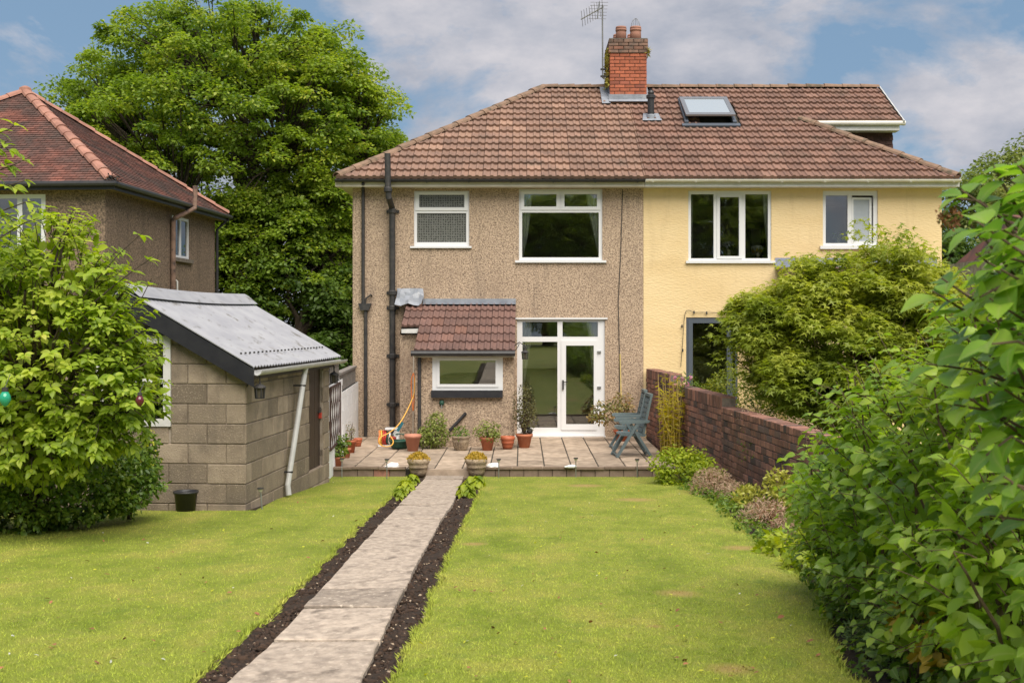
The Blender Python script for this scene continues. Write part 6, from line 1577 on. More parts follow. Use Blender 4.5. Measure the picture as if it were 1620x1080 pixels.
for px, py, Y in ((1262, 775, 7.4), (1272, 700, 7.2), (1290, 665, 7.0), (1335, 650, 6.9), (1372, 640, 6.7), (1405, 622, 6.5), (1420, 590, 6.3), (1450, 560, 6.1), (1480, 560, 5.9), (1258, 830, 7.3), (1300, 720, 7.0), (1350, 690, 6.8), (1440, 610, 6.3), (1500, 590, 5.9), (1265, 740, 7.3), (1310, 690, 7.0), (1390, 660, 6.6), (1470, 600, 6.0)):
    e = P(px, py, Y); Lf.add(curve_pts(e + Vector((random.uniform(.15, .35), .05, -.5)), e, .03, 5, .012), random.randint(6, 8), random.uniform(.085, .11), .005, spread=.9)
leaves_mixed(fs_, Lf.P, Lf.N, Lf.D, Lf.L, [T_OVATE, leaf_tmpl(.33, .12, .10), leaf_tmpl(.30, .42, .05)], 'lf_front', 300, 'front')
mb = MB()
for i in range(70):
    q = Vector(Pt[i * 7 % len(Pt)]); mb.tube(curve_pts((q.x * .5 + 1.1, q.y + random.uniform(-.2, .2), gz(q.y) - .05), q, .1, 6, .03), [.012 * (1 - .7 * j / 6) for j in range(7)], 5, caps=False)
mb.build('stems', 'twig', fs_, kind='stuff'); Lf.st.build('twigs', 'twig', fs_, kind='stuff')
# inner foliage keeps the middle of the shrub closed
Pi, Oi = blob_points([(b[0], b[1] + .1, b[2], b[3] * .8, b[4] * .8, b[5] * .8) for b in fb], 4200, .55); N, D = foliage_dirs(Oi, .6, .5, .6, .4)
leaf_cloud('inner_leaves', Pi, N, D, rng.uniform(.07, .11, len(Pi)), T_SMALLOV, 'lf_front', fs_, 'stuff')

# lilac branches close to the camera at the right
lil = root('lilac_branches', 'out of focus lilac with large heart-shaped leaves reaching in from the right edge', 'shrub', (1.55, 3.0, gz(3)))
Ll = Leaves()
def lc(pts, Y, n, size, Y2=None):
    k = len(pts); Ll.add([P(px, py, Y + ((Y2 or Y) - Y) * i / (k - 1)) for i, (px, py) in enumerate(pts)], n, size, .006, spread=1.0, taper=.15)
lc([(1660, 440), (1590, 350), (1550, 318), (1500, 312)], 3.0, 4, .10)
lc([(1670, 420), (1610, 330), (1580, 280), (1572, 262)], 3.1, 4, .105)
lc([(1690, 400), (1650, 300), (1610, 262)], 2.9, 4, .105)
lc([(1680, 520), (1600, 430), (1560, 380), (1530, 350)], 3.1, 5, .105)
lc([(1690, 640), (1600, 560), (1540, 500), (1475, 460)], 3.0, 6, .115)
lc([(1690, 660), (1610, 610), (1540, 585), (1465, 575)], 2.9, 6, .11)
lc([(1690, 560), (1630, 480), (1580, 430), (1545, 400)], 2.8, 5, .11)
lc([(1700, 520), (1650, 430), (1620, 370)], 2.8, 5, .11)
lc([(1690, 700), (1640, 640), (1600, 560), (1575, 500)], 2.7, 6, .105)
lc([(1700, 740), (1640, 690), (1570, 650), (1510, 640)], 2.8, 6, .10)
lc([(1700, 800), (1650, 720), (1600, 690), (1560, 720)], 2.7, 6, .10)
lc([(1700, 600), (1660, 560), (1610, 540), (1560, 545)], 2.6, 5, .10)
lc([(1690, 480), (1640, 440), (1590, 450), (1550, 470)], 2.7, 5, .105)
for _ in range(34):
    y0_ = random.uniform(300, 860); x1_ = random.uniform(1560, 1630); lc([(1720, y0_ + 60), (1670, y0_ + 10), (x1_, y0_ - random.uniform(0, 60))], random.uniform(2.6, 3.5), 4, .105)
for (x_, y_) in ((1520, 300), (1545, 350), (1490, 440), (1505, 520), (1530, 560), (1555, 610), (1585, 470), (1600, 330), (1590, 380), (1545, 440), (1520, 620), (1570, 530), (1605, 420), (1610, 560)):
    lc([(x_ + 150, y_ + 110), (x_ + 80, y_ + 55), (x_, y_)], random.uniform(2.7, 3.3), 5, .105)
leaves_mixed(lil, Ll.P, Ll.N, Ll.D, Ll.L, [leaf_tmpl(.38, .22, .09), leaf_tmpl(.36, .38, .06), leaf_tmpl(.37, .10, .13)], 'lf_lilac', 300, 'lil')
Ll.st.build('twigs', 'twig', lil, kind='stuff')
mb = MB(); 
for (pa, pb2) in (((1.75, 3.0, gz(3)), P(1690, 650, 3.0)), ((1.8, 2.9, gz(3)), P(1690, 450, 2.9)), ((1.7, 3.1, gz(3)), P(1690, 560, 2.8))): mb.tube(curve_pts(pa, pb2, .05, 6, .03), [.022 - .002 * i for i in range(7)], 7, caps=False)
mb.build('stems', 'bark', lil, kind='stuff')
k = 130; c = np.array(P(1503, 343, 3.0)); u = ball(k) * [.035, .03, .04]
leaf_cloud('dried_flower_head', c + u, nrm(rng.normal(size=(k, 3))), rng.normal(size=(k, 3)), rng.uniform(.008, .018, k), T_TWO, 'dead', lil)

# ------------------------------------------------------------------ left tree, shrubs beneath it
lt = root('small_tree', 'small leafy tree with fresh yellow-green leaves hanging over the left of the lawn', 'tree', (PX(40, 11), 11.2, gz(11)))
lb = [bl(75, 570, 10.7, 1.0, .95, 1.05), bl(158, 622, 10.5, .60, .6, .56), bl(-40, 520, 10.9, .9, .9, 1.1), bl(85, 440, 10.6, .6, .6, .62), bl(60, 690, 10.4, .8, .5, .4), bl(165, 520, 10.4, .28, .4, .3)]
LT = Leaves(); Pt, O = blob_points(lb, 1250, .62)
for p, o in zip(Pt, O):
    d = Vector(o) * .8 + Vector((random.gauss(0, .25), random.gauss(0, .25), random.uniform(.0, .55))); d.normalize(); l = random.uniform(.18, .36) * (1.7 if random.random() < .07 else 1)
    LT.add(curve_pts(Vector(p) - d * l * .7, Vector(p) + d * l * .3, .02, 3, .01), random.randint(3, 4), random.uniform(.07, .125), .005, spread=.85, whorl=3, end_cluster=True, taper=.25, tip_up=.1)
def lcl(pts, Y, n, size): LT.add([P(px, py, Y) for px, py in pts], n, size, .008, spread=.8, whorl=3, taper=.2, tip_up=.05)
for pts in ([(60, 520), (130, 470), (185, 405), (232, 362)], [(100, 520), (170, 460), (215, 425), (245, 405)], [(120, 560), (190, 500), (225, 470), (240, 440)], [(40, 460), (80, 400), (110, 360), (120, 335)], [(140, 620), (200, 590), (240, 570), (262, 562)], [(120, 640), (190, 640), (240, 635), (265, 640)], [(150, 560), (200, 540), (235, 520), (252, 535)]): lcl(pts, 10.3, 6, .14)
for pts in ([(-60, 250), (-20, 215), (15, 205), (30, 190)], [(-60, 300), (-10, 272), (20, 262), (48, 248)], [(-60, 340), (-10, 300), (25, 290), (52, 282)], [(-50, 360), (0, 335), (40, 320), (55, 318)], [(-60, 240), (-20, 240), (5, 232), (22, 242)], [(-60, 280), (-30, 250), (-5, 240), (12, 222)], [(-60, 320), (-20, 300), (5, 292), (30, 300)], [(-60, 370), (-20, 345), (10, 340), (36, 352)], [(-50, 330), (-20, 280), (0, 262), (18, 258)], [(-40, 400), (10, 370), (40, 352), (62, 345)]): lcl(pts, 9.6, 4, .14)
leaves_mixed(lt, LT.P, LT.N, LT.D, LT.L, [leaf_tmpl(.27, .25, .07), leaf_tmpl(.25, .40, .05), leaf_tmpl(.28, .08, .10)], 'lf_left', 300, 'left')
LT.st.build('twigs', 'bark', lt, kind='stuff')
tp = Vector((PX(60, 10.9), 10.9, 1.25)); mb = MB(); mb.tube(curve_pts((PX(40, 11.8), 11.9, gz(11.9) - .1), tp, 0, 4, .03), [.085, .075, .07, .065, .06], 8); mb.build('trunk', 'bark', lt)
mb = MB()
for i in range(46):
    q = Vector(Pt[i * 13 % len(Pt)]); mb.tube(curve_pts(tp - Vector((0, 0, random.uniform(0, .4))), q, .15, 6, .05), [.034 * (1 - .78 * j / 6) for j in range(7)], 6, caps=False)
for e in ((60, 520), (40, 460), (-60, 300)): mb.tube(curve_pts(tp, P(*e, 10.0), .15, 6, .04), [.035 * (1 - .7 * j / 6) for j in range(7)], 6, caps=False)
mb.build('branches', 'bark', lt, kind='stuff')
Pi, Oi = blob_points([(b[0], b[1] + .1, b[2], b[3] * .75, b[4] * .75, b[5] * .75) for b in lb], 2600, .4); N, D = foliage_dirs(Oi, .6, .4, .6, .3)
leaf_cloud('inner_leaves', Pi, N, D, rng.uniform(.10, .15, len(Pi)), T_SMALLOV, 'lf_left', lt, 'stuff')
db = root('dark_shrub', 'low dark glossy small-leaved shrub beneath the left tree', 'shrub', (PX(80, 11.5), 11.5, gz(11.5)))
C, O = blob_points([bl(30, 775, 11.2, .62, .45, .40), bl(-20, 740, 11.0, .5, .4, .45), bl(90, 730, 11.1, .5, .4, .35), bl(120, 765, 11.5, .5, .5, .36), bl(185, 760, 11.9, .38, .5, .32), bl(-60, 760, 11.4, .6, .5, .5)], 400, .72)
Pt2, u, Ln = clumpy(C, rng.uniform(.09, .17, len(C)), 42, .7, (.04, .07), .2); N, D = foliage_dirs(u, .7, .6, .5, .1)
leaf_cloud('leaves', Pt2, N, D, Ln, T_SMALLOV, 'lf_box', db, 'stuff'); stems(db, (PX(80, 11.5), 11.5, gz(11.5) - .05), [tuple(C[i]) for i in range(50)], .01)
yf = root('flowering_shrub', 'shrub with small yellow flowers spilling past the shed window', 'shrub', (PX(205, 12.2), 12.2, gz(12)))
yb_ = [bl(212, 735, 12.2, .27, .3, .22), bl(175, 725, 12.0, .3, .3, .2), bl(232, 705, 12.4, .12, .15, .16)]
mound(yf, 'leaves', yb_, 1500, T_SMALLOV, (.04, .07), 'lf_mid', lo=.5); stems(yf, (PX(205, 12.2), 12.2, gz(12)), [tuple(p) for p in blob_points(yb_, 20, .7)[0]], .006)
Pf, Of = blob_points(yb_, 75, .92)
kk = 6; mound_p = np.repeat(Pf + Of * .02, kk, 0); leaf_cloud('flowers', mound_p, nrm(np.repeat(Of, kk, 0) + rng.normal(size=(75 * kk, 3)) * .3), rng.normal(size=(75 * kk, 3)), rng.uniform(.02, .035, 75 * kk), T_TWO, 'yellow_petal', yf, 'stuff')
def bulb(label, px, py, Y, m, s):
    c = P(px, py, Y); o = root('hanging_lamp', label, 'ornament', c)
    mb = MB(); mb.lathe([(0, -.12 * s), (.035 * s, -.10 * s), (.075 * s, -.03 * s), (.065 * s, .02 * s), (.035 * s, .07 * s)], c, 10); mb.build('glass_bulb', m, o, smooth=True)
    mb = MB(); mb.lathe([(.038 * s, .068 * s), (.038 * s, .12 * s), (0, .125 * s)], c, 10); mb.tube([c + Vector((0, 0, .12 * s)), c + Vector((.02, .05, .28 * s))], .004, 4); mb.build('lamp_cap', 'iron', o)
bulb('green glass lamp hanging in the left tree at the picture edge', 8, 628, 9.5, 'green_gl', .66); bulb('dark red glass lamp hanging in the left tree by the shed window', 221, 632, 9.75, 'red_gl', .5)

# ================================================================== THINGS ON THE PATIO
def pY(py, z=0.0): return (CZ - z) * F / (py - CY)
def pot(o, c, r, h, m, style='plain', soil=True):
    c = Vector(c); mb = MB()
    if style == 'plain': prof = [(r * .62, 0), (r * .92, h * .8), (r * 1.03, h * .8), (r * 1.05, h), (r * .94, h), (r * .9, h * .86)]
    elif style == 'urn': prof = [(r * .60, 0), (r * .62, h * .06), (r * .80, h * .3), (r * .88, h * .52), (r * .98, h * .6), (r * .93, h * .66), (r * .95, h * .8), (r * 1.06, h * .86), (r * 1.06, h), (r * .92, h), (r * .88, h * .86)]
    elif style == 'band': prof = [(r * .66, 0), (r * .78, h * .25), (r * .86, h * .45), (r * .92, h * .47), (r * .92, h * .55), (r * .90, h * .57), (r * .97, h * .72), (r * 1.04, h * .76), (r * 1.04, h), (r * .9, h), (r * .87, h * .86)]
    mb.lathe(prof, c, 24); p_ = mb.build('pot', m, o, smooth=False)
    for f in p_.data.polygons: f.use_smooth = len(f.vertices) == 4
    if soil: mb = MB(); mb.lathe([(r * .9, h * .86), (0, h * .9)], c, 16); mb.build('potting_soil', 'clod', o)
    if style == 'urn':
        mb = MB()
        for k in range(18):
            a = 2 * math.pi * k / 18; mb.tube([c + Vector((r * .64 * math.cos(a), r * .64 * math.sin(a), h * .07)), c + Vector((r * .82 * math.cos(a), r * .82 * math.sin(a), h * .3)), c + Vector((r * .9 * math.cos(a), r * .9 * math.sin(a), h * .53))], r * .07, 5)
        mb.build('fluting', m, o)
def potted(label, px, py, rim, hpx, m, style, cat='plant pot', name='plant_pot', zb=0.0, plant=None):
    Y = pY(py, zb); s_ = F / Y; r = rim / 2 / s_; h = hpx / s_; c = Vector((PX(px, Y), Y, zb + .002)); o = root(name, label, cat, c)
    pot(o, c, r, h, m, style)
    if plant: plant(o, c + Vector((0, 0, h)), r, s_)
    return o
potted('large empty pink terracotta pot beside the variegated shrub', 653, 713, 26, 26, 'terra_p', 'plain')
potted('stone urn of low green foliage under the end of the black waste pipe', 729, 712, 28, 23, 'stone', 'urn', 'potted plant', 'potted_plant', plant=lambda o, c, r, s_: mound(o, 'foliage', [(c.x, c.y, c.z + .02, r * .95, r * .95, .17)], 420, T_SMALLOV, (.03, .05), 'lf_mid', lo=.6))
def pl_var(o, c, r, s_):
    mound(o, 'foliage', [(c.x, c.y, c.z + .12, .26, .24, .19), (c.x + .1, c.y - .1, c.z + .02, .15, .1, .1)], 520, T_SMALLOV, (.035, .06), 'lf_var', lo=.3); stems(o, c - Vector((0, 0, .03)), [c + Vector((random.uniform(-.22, .22), random.uniform(-.2, .2), random.uniform(.1, .28))) for _ in range(18)], .004)
potted('terracotta pot with a pale variegated spreading plant', 771, 712, 24, 21, 'terra', 'plain', 'potted plant', 'potted_plant', plant=pl_var)
potted('small empty orange plastic pot between two planted terracotta pots', 803, 710, 22, 20, 'terra_d', 'band')
def pl_bush(o, c, r, s_):
    bb = [(c.x, c.y, c.z + .55, .22, .2, .42), (c.x + .02, c.y, c.z + .3, .24, .22, .28)]
    mound(o, 'foliage', bb, 1500, T_TWO, (.025, .045), 'lf_bush', lo=.35, up=.5, droop=-.4); stems(o, c - Vector((0, 0, .05)), [tuple(p) for p in blob_points(bb, 46, .75)[0]], .006)
potted('terracotta pot with a tall dark bushy shrub at the left of the patio door', 829.5, 708, 26, 22, 'terra', 'plain', 'potted plant', 'potted_plant', plant=pl_bush)
c = Vector((PX(838, 22.1), 22.05, .26)); orn = root('garden_ornament', 'small dark bird ornament sitting in the pot of the tall bushy shrub', 'ornament', c)
mb = MB(); mb.lathe([(0, 0), (.05, .02), (.06, .06), (.035, .11), (0, .12)], c, 10); mb.build('ornament_body', 'iron', orn, smooth=True); mb = MB(); mb.lathe([(0, .09), (.03, .11), (.03, .14), (0, .16)], c - Vector((.03, 0, 0)), 8); mb.build('ornament_head', 'iron', orn, smooth=True)
def pl_gold(o, c, r, s_):
    k = 520; th = rng.random(k) * 6.283; rr = np.sqrt(rng.random(k)) * r * 1.02; Pt = np.stack([c.x + rr * np.cos(th), c.y + rr * np.sin(th), c.z - .02 + .10 * (1 - (rr / r) ** 2)], 1)
    u = np.stack([np.cos(th) * rr / r, np.sin(th) * rr / r, np.full(k, .2)], 1); leaf_cloud('foliage', Pt, nrm(u + rng.normal(size=(k, 3)) * .5), u * .6 + [0, 0, .8] + rng.normal(size=(k, 3)) * .3, rng.uniform(.03, .055, k), T_SMALLOV, 'lf_gold', o, 'stuff')
for px, lab in ((662, 'banded stone planter of golden foliage left of the path end'), (753.5, 'banded stone planter of golden foliage right of the path end')):
    potted(lab, px, 752, 34, 27, 'stone', 'band', 'planter', 'stone_planter', zb=gz(18.6), plant=pl_gold)
def pl_leafy(o, c, r, s_):
    mound(o, 'foliage', [(c.x - .02, c.y, c.z + .1, .2, .18, .15), (c.x + .06, c.y + .1, c.z + .22, .16, .14, .14)], 620, T_SMALLOV, (.035, .065), 'lf_mid', lo=.4); stems(o, c - Vector((0, 0, .03)), [c + Vector((random.uniform(-.15, .15), random.uniform(-.1, .1), random.uniform(.1, .3))) for _ in range(14)], .004)
potted('terracotta pot of green leaves against the far corner of the shed', 533, 737, 24, 15, 'terra', 'plain', 'potted plant', 'potted_plant', plant=pl_leafy)
def pl_thin(o, c, r, s_):
    mound(o, 'foliage', [(c.x - .03, c.y, c.z + .16, .1, .1, .17)], 110, T_SMALLOV, (.025, .045), 'lf_red', lo=.2); stems(o, c - Vector((0, 0, .03)), [c + Vector((random.uniform(-.1, .08), random.uniform(-.06, .06), random.uniform(.12, .34))) for _ in range(10)], .004)
potted('orange pot with a thin straggly plant in the row by the white wall', 556, 716, 15, 20, 'terra_d', 'plain', 'potted plant', 'potted_plant', plant=pl_thin)
potted('orange pot furthest along the white wall beside the downpipe', 566, 706, 14, 13, 'terra_d', 'band')
potted('terracotta pot lying in the leaves beside the leafy pot at the white wall', 549, 724, 13, 15, 'terra', 'plain')
# shrub at the foot of the porch
vs_ = root('variegated_shrub', 'rounded variegated green shrub at the foot of the porch wall', 'shrub', (PX(688, 21.9), 21.9, 0))
Cb = [bl(688, 688, 21.95, .27, .24, .26), bl(690, 668, 22.0, .2, .18, .2), bl(672, 690, 21.9, .16, .16, .2)]
mound(vs_, 'leaves', Cb, 1500, T_SMALLOV, (.035, .06), 'lf_var', lo=.55); stems(vs_, (PX(688, 21.9), 21.9, 0), [tuple(p) for p in blob_points(Cb, 26, .7)[0]], .006)
# reddish shrub right of the door
rs = root('potted_plant', 'straggly reddish-leaved plant in an orange pot behind the green chairs', 'potted plant', (PX(985, 23.4), 23.4, 0))
pot(rs, (PX(984, 23.4), 23.4, 0.002), .17, .22, 'terra_d', 'plain')
Cb = [bl(955, 652, 23.3, .26, .2, .25), bl(985, 640, 23.5, .22, .2, .28), bl(938, 660, 23.2, .12, .12, .1)]
mound(rs, 'foliage', Cb, 560, T_SMALLOV, (.05, .095), 'lf_red', lo=.25); stems(rs, (PX(984, 23.4), 23.4, .2), [tuple(p) for p in blob_points(Cb, 34, .7)[0]], .006)
mb = MB(); mb.tube([P(984, 690, 23.6), P(983, 640, 23.7), P(981, 560, 24.1)], .012, 6); mb.build('support_cane', 'cane', rs)

# hose reel, tub, brush, hose
Yh = pY(706)
hr = root('hose_reel', 'white framed hose reel with red and orange hose by the soil pipe', 'hose reel', (PX(615, Yh), Yh, 0))
x0, x1 = PX(598, Yh), PX(632, Yh); hh = 29 / (F / Yh)
mb = MB(); mb.box(x0, x1, Yh - .02, Yh + .22, 0, .025); mb.box(PX(609, Yh), x1 - .02, Yh, Yh + .2, hh - .03, hh); mb.box(x1 - .06, x1 - .02, Yh - .01, Yh + .03, .02, hh); mb.box(x1 - .06, x1 - .02, Yh + .18, Yh + .21, .02, hh); mb.build('reel_frame', 'upvc', hr)
for i, (px, m, rr) in enumerate(((600, 'orange', .125), (603, 'hose', .13), (606.5, 'red', .13), (609.5, 'red', .13), (612.5, 'green_pl', .11), (616, 'white_paint', .12))):
    mb = MB(); cx_ = PX(px, Yh); mb.tube([(cx_ + .01 * math.sin(3 * a), Yh + .1 + rr * math.cos(a), .16 + rr * math.sin(a)) for a in np.linspace(0, 6.283, 22)], .017, 6, caps=False); mb.build('hose_coil', m, hr)
mb = MB(); mb.tube([(PX(600, Yh), Yh + .1, .16), (PX(626, Yh), Yh + .1, .16)], .05, 10); mb.build('reel_drum', 'red', hr)
hs = root('garden_hose', 'yellow hose looping from the reel up to a hook on the porch side wall', 'hose', P(654, 588, 22.6))
pts = [P(654, 590, 22.6), P(656, 600, 22.5), P(655, 622, 22.4), P(651, 634, 22.3), P(641, 655, 22.1), P(630, 672, 21.9), P(616, 684, 21.8), P(603, 691, 21.75), P(599.5, 698, 21.7), P(603, 704, 21.7), P(612, 706, 21.6), P(620, 703.5, 21.6), P(622, 697, 21.7), P(617, 689, 21.8)]
def smooth(pts, n=6):
    o = []
    for i in range(len(pts) - 1):
        p0 = pts[max(i - 1, 0)]; p1 = pts[i]; p2 = pts[i + 1]; p3 = pts[min(i + 2, len(pts) - 1)]
        for k in range(n):
            t = k / n; o.append(.5 * ((2 * p1) + (p2 - p0) * t + (2 * p0 - 5 * p1 + 4 * p2 - p3) * t * t + (3 * p1 - p0 - 3 * p2 + p3) * t ** 3))
    return o + [pts[-1]]
mb = MB(); mb.tube(smooth(pts), .011, 6); mb.build('hose_run', 'hose', hs)
mb = MB(); mb.tube(smooth([P(654, 590, 22.6), P(651, 600, 22.55), P(651, 620, 22.5), P(653, 645, 22.4), P(654, 648, 22.4), P(655, 630, 22.4), P(655.5, 600, 22.5), P(654, 590, 22.6)]), .011, 6); mb.build('hose_loop', 'orange', hs)
tb_ = root('plastic_tub', 'round dark green plastic tub between the hose reel and the pink pot', 'tub', (PX(632, 21.9), 21.9, 0))
mb = MB(); mb.lathe([(.13, 0), (.17, .05), (.185, .13), (.2, .14), (.2, .16), (.17, .16), (.15, .1), (0, .09)], (PX(632, 21.9), 21.9, 0.002), 20); mb.build('tub_body', 'green_pl', tb_, smooth=True)
mb = MB(); mb.tube([(PX(632, 21.9) + .2 * math.cos(a), 21.9, .16 + .12 * math.sin(a)) for a in np.linspace(0, math.pi, 10)], .012, 6); mb.build('tub_handle', 'green_pl', tb_)
br = root('hand_tool', 'teal long-handled dustpan standing in the green plastic tub', 'tool', P(629, 690, 21.9))
mb = MB(); mb.bar(P(626, 686, 21.95), P(637, 668, 22.0), .055, .04); mb.build('tool_handle', 'teal', br); mb = MB(); mb.bar(P(624, 690, 21.93), P(628, 682, 21.95), .09, .07); mb.build('tool_head', 'grey_gutter', br)
tap = root('outdoor_tap', 'green hose tap on the porch wall below the window', 'tap', P(699, 640, py0))
mb = MB(); c = P(699, 637, py0); mb.lathe([(0, -.06), (.04, -.04), (.05, 0), (.04, .04), (0, .06)], c - Vector((0, .03, 0)), 10); mb.build('tap_cover', 'green_pl', tap, smooth=True); mb = MB(); mb.tube([c - Vector((0, .04, .03)), c - Vector((0, .07, .05)), c - Vector((0, .07, .1))], .014, 6); mb.build('tap_spout', 'steel', tap)
# bucket
Yb_ = 13.2; bk = root('bucket', 'black plastic bucket-shaped pot standing on the grass by the shed wall', 'bucket', on(PX(294, Yb_), Yb_))
q = on(PX(294, Yb_), Yb_, .0); mb = MB(); mb.lathe([(.098, 0), (.105, .0), (.128, .2), (.14, .2), (.142, .225), (.13, .225), (.122, .2), (.1, .02), (0, .02)], q, 24); b_ = mb.build('bucket_body', 'black', bk, smooth=False)
for f in b_.data.polygons: f.use_smooth = True
# white stones, solar stakes
for px, py, w, lab in ((620, 738, 24, 'white stone lying on the coping left of the path'), (779, 738, 22, 'white stone lying on the coping beside the right-hand planter'), (903, 739, 20, 'flat white stone lying on the coping in the middle of the patio')):
    Y = pY(py, .035); s_ = F / Y; c = Vector((PX(px, Y), Y, .034)); mb = MB(); w2_ = w / 2 / s_
    mb.lathe([(w2_, 0), (w2_ * 1.0, .015), (w2_ * .75, .045 if w > 20 else .025), (w2_ * .3, .06 if w > 20 else .035), (0, .055 if w > 20 else .036)], c, 12, 1, .5)
    mb.v = [(x + random.uniform(-.012, .012), y + random.uniform(-.008, .008), z + (random.uniform(-.006, .012) + (x - c.x) * .12 if z > c.z + .01 else 0)) for x, y, z in mb.v]
    o = mb.build('white_stone', 'white_stone', loc=c); tag(o, lab, 'stone')
for px, pt_, pb2, lab in ((541, 726, 755, 'solar stake light at the shed end of the patio kerb'), (612, 727, 757, 'solar stake light before the white stone left of the path'), (789, 727, 755, 'solar stake light beside the right-hand stone planter'), (911, 725, 755, 'solar stake light before the middle of the right-hand kerb'), (1008, 727, 755, 'solar stake light before the green chairs'), (412, 773, 805, 'leaning solar stake light nearest the camera by the shed corner'), (477.5, 748, 774, 'solar stake light between the shed downpipe and the door')):
    g_ = G(px + (3 if px == 412 else 0), pb2); t_ = P(px, pt_, g_.y); o = root('solar_light', lab, 'garden light', g_, 0, 'solar stake lights along the lawn edges')
    mb = MB(); mb.tube([g_ - Vector((0, 0, .05)), t_], .009, 6); mb.build('stake', 'steel', o); mb = MB(); mb.lathe([(.0, -.035), (.022, -.03), (.028, .0)], t_, 10); mb.build('lens', 'lamp_glass', o); mb = MB(); mb.lathe([(.038, 0), (.036, .014), (0, .018)], t_, 12); mb.build('solar_cap', 'iron', o)
# hostas by the path end
for px, py, rr, lab, cnt in ((652, 760, .12, 'small lime hosta nearest the patio on the left bed', 46), (643, 771, .14, 'spreading lime hosta in the middle of the left bed', 60), (632, 784, .09, 'small lime hosta furthest from the patio on the left bed', 34), (750, 764, .17, 'large lime hosta under the right-hand stone planter', 95), (738, 779, .14, 'lime hosta overhanging the path on the right bed', 62)):
    c = G(px, py + 6); o = root('hosta', lab, 'plant', c, 0, 'hostas at the end of the path'); th = rng.random(cnt) * 6.283; u = np.stack([np.cos(th), np.sin(th), np.zeros(cnt)], 1); rr_ = rng.random(cnt)
    Pt = np.array(c) + u * (rr_ * rr * .45)[:, None] + np.array([0, 0, 1]) * (.03 + .12 * (1 - rr_))[:, None]
    leaf_cloud('hosta_leaves', Pt, nrm(u * .35 + [0, 0, 1] + rng.normal(size=(cnt, 3)) * .2), u + [0, 0, .25] + rng.normal(size=(cnt, 3)) * .2, rng.uniform(.08, .14, cnt) * (rr / .13), leaf_tmpl(.34, .35, .08), 'lf_lime', o, 'stuff')

# ------------------------------------------------------------------ green reclining chairs
def chair(label, px, py, rz):
    Y = pY(py); o = root('garden_chair', label, 'chair', (PX(px, Y), Y, .003), rz, 'green plastic garden chairs')
    for s_ in (-1, 1):
        y = .25 * s_
        mb = MB(); mb.bar((-.31, y, 0), (.06, y, .60), .045, .06, up=(0, 1, 0)); mb.build('leg', 'chair', o)
        mb = MB(); mb.bar((.31, y - .03 * s_, 0), (-.06, y - .03 * s_, .58), .045, .06, up=(0, 1, 0)); mb.build('leg', 'chair', o)
        mb = MB(); prof = [(-.27, .60), (-.25, .585), (.24, .60), (.27, .62), (.27, .645), (-.22, .645), (-.27, .63)]
        mb.prism([(x, y - .035, z) for x, z in prof], (0, .07, 0)); mb.build('armrest', 'chair', o)
    mb = MB(); mb.bar((-.29, -.25, .03), (-.29, .25, .03), .03, .03); mb.bar((.27, -.22, .06), (.27, .22, .06), .03, .03); mb.build('cross_bar', 'chair', o)
    mb = MB(); mb.prism([(-.24, -.22, .40), (-.22, -.22, .375), (.2, -.22, .36), (.22, -.22, .40), (-.2, -.22, .425)], (0, .44, 0)); mb.build('seat', 'chair', o)
    bp = lambda t, y, d: Vector((.17 + .15 * t + d, y, .40 + .70 * t))
    mb = MB()
    for y in (-.2, .2): mb.bar(bp(0, y, 0), bp(1, y, 0), .05, .035, up=(1, 0, 0))
    mb.bar(bp(.97, -.2, 0), bp(.97, .2, 0), .05, .06, up=(1, 0, 0)); mb.build('back_frame', 'chair', o)
    for k in range(7): 
        t = .08 + .125 * k; mb = MB(); mb.bar(bp(t, -.18, -.004), bp(t, .18, -.004), .018, .07, up=(.2, 0, 1)); mb.build('back_slat', 'chair', o)
    for y in (-.11, 0, .11): mb = MB(); mb.bar(bp(0, y, -.002), bp(1, y, -.002), .03, .014, up=(1, 0, 0)); mb.build('back_stile', 'chair', o)
chair('nearer green plastic reclining chair facing the house door side', 999, 721, R(6))
chair('farther green plastic reclining chair partly hidden by the nearer one', 993, 709, R(2))

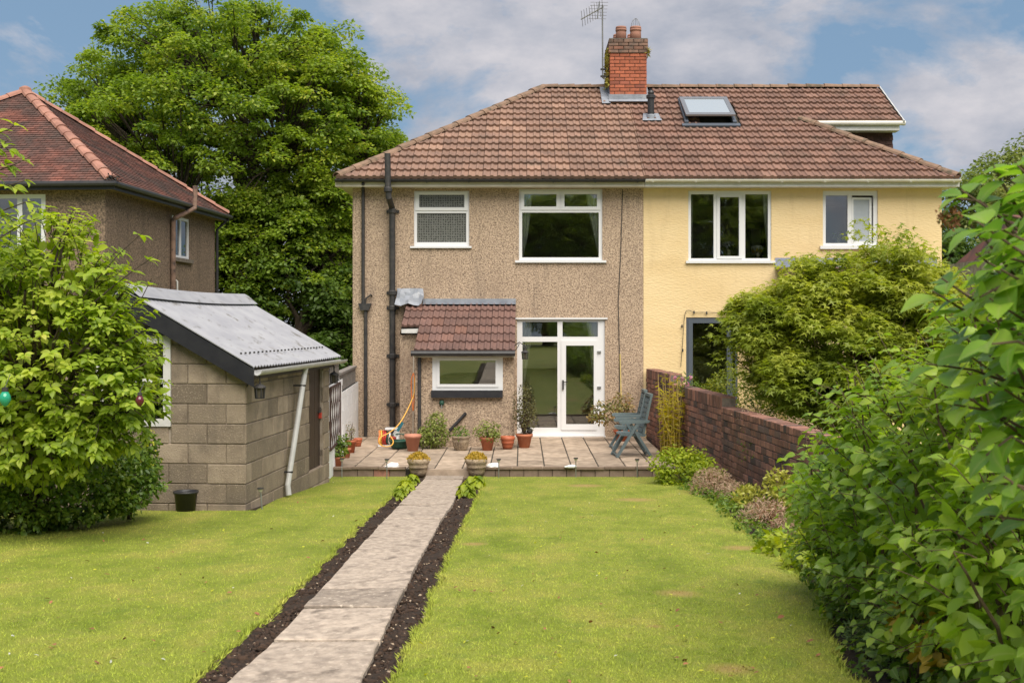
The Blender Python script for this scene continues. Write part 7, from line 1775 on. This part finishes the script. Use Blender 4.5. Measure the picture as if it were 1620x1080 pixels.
# things on window sills of the yellow house, string of lights, lamp
def vase(label, px, py, Y, petals, m_leaf='lf_mid', s=1.0, n=60):
    c = P(px, py, Y); o = root('flower_vase', label, 'vase', c); mb = MB(); mb.lathe([(.04 * s, 0), (.05 * s, .06 * s), (.035 * s, .14 * s), (.05 * s, .17 * s)], c, 12); mb.build('vase_body', 'lamp_glass', o, smooth=True)
    t = c + Vector((0, 0, .22 * s)); mound(o, 'foliage', [(t.x, t.y, t.z, .16 * s, .08, .07 * s)], n, T_SMALLOV, (.03, .06), m_leaf, lo=.2)
    if petals:
        k = 150; u = ball(k) * [.17 * s, .07, .06 * s]; leaf_cloud('blossoms', np.array(t) + [0, 0, .05 * s] + u, nrm(u + [0, -.05, .05]), rng.normal(size=(k, 3)), rng.uniform(.03, .05, k), T_TWO, petals, o, 'stuff')
vase('vase of white flowers in the middle light of the three-light window', 1153, 408, Y0 + .22, 'white_petal', s=1.05)
vase('small pot of yellowish leaves in the right light of the three-light window', 1199, 408, Y0 + .22, 'white_petal', 'lf_gold', .8, 60)
vase('small pot of green leaves in the left light of the two-light window', 1326, 387, Y0 + .2, None, 'lf_mid', .9, 90)
sl = root('string_lights', 'string of small bulbs looped around the grey patio door', 'string lights', P(1085, 560, Y0 - .02))
pts = smooth([P(1077, 580, Y0 - .03), P(1080, 540, Y0 - .03), P(1083, 500, Y0 - .03), P(1088, 491, Y0 - .03), P(1100, 494, Y0 - .03), P(1120, 494, Y0 - .03), P(1138, 495, Y0 - .03), P(1160, 492, Y0 - .03)]); mb = MB(); mb.tube(pts, .006, 5); mb.build('cable', 'iron', sl)
mb = MB()
for px, py in ((1079, 515), (1080, 553), (1098, 493), (1118, 494), (1138, 495)): mb.lathe([(0, -.05), (.02, -.03), (.015, 0), (.012, .02), (0, .02)], P(px, py, Y0 - .035), 6)
mb.build('bulbs', 'iron', sl, kind='stuff')
wlm = root('wall_lamp', 'dark round wall lamp above the grey patio door', 'lamp', P(1158, 480, Y0)); mb = MB(); mb.lathe([(0, -.09), (.06, -.06), (.075, 0), (.05, .06), (0, .08)], P(1158, 480, Y0 - .09), 12); mb.build('lamp_body', 'slate_grey', wlm, smooth=True); mb = MB(); mb.box(PX(1155, Y0), PX(1161, Y0), Y0 - .08, Y0, PZ(478, Y0), PZ(474, Y0)); mb.build('lamp_bracket', 'iron', wlm)
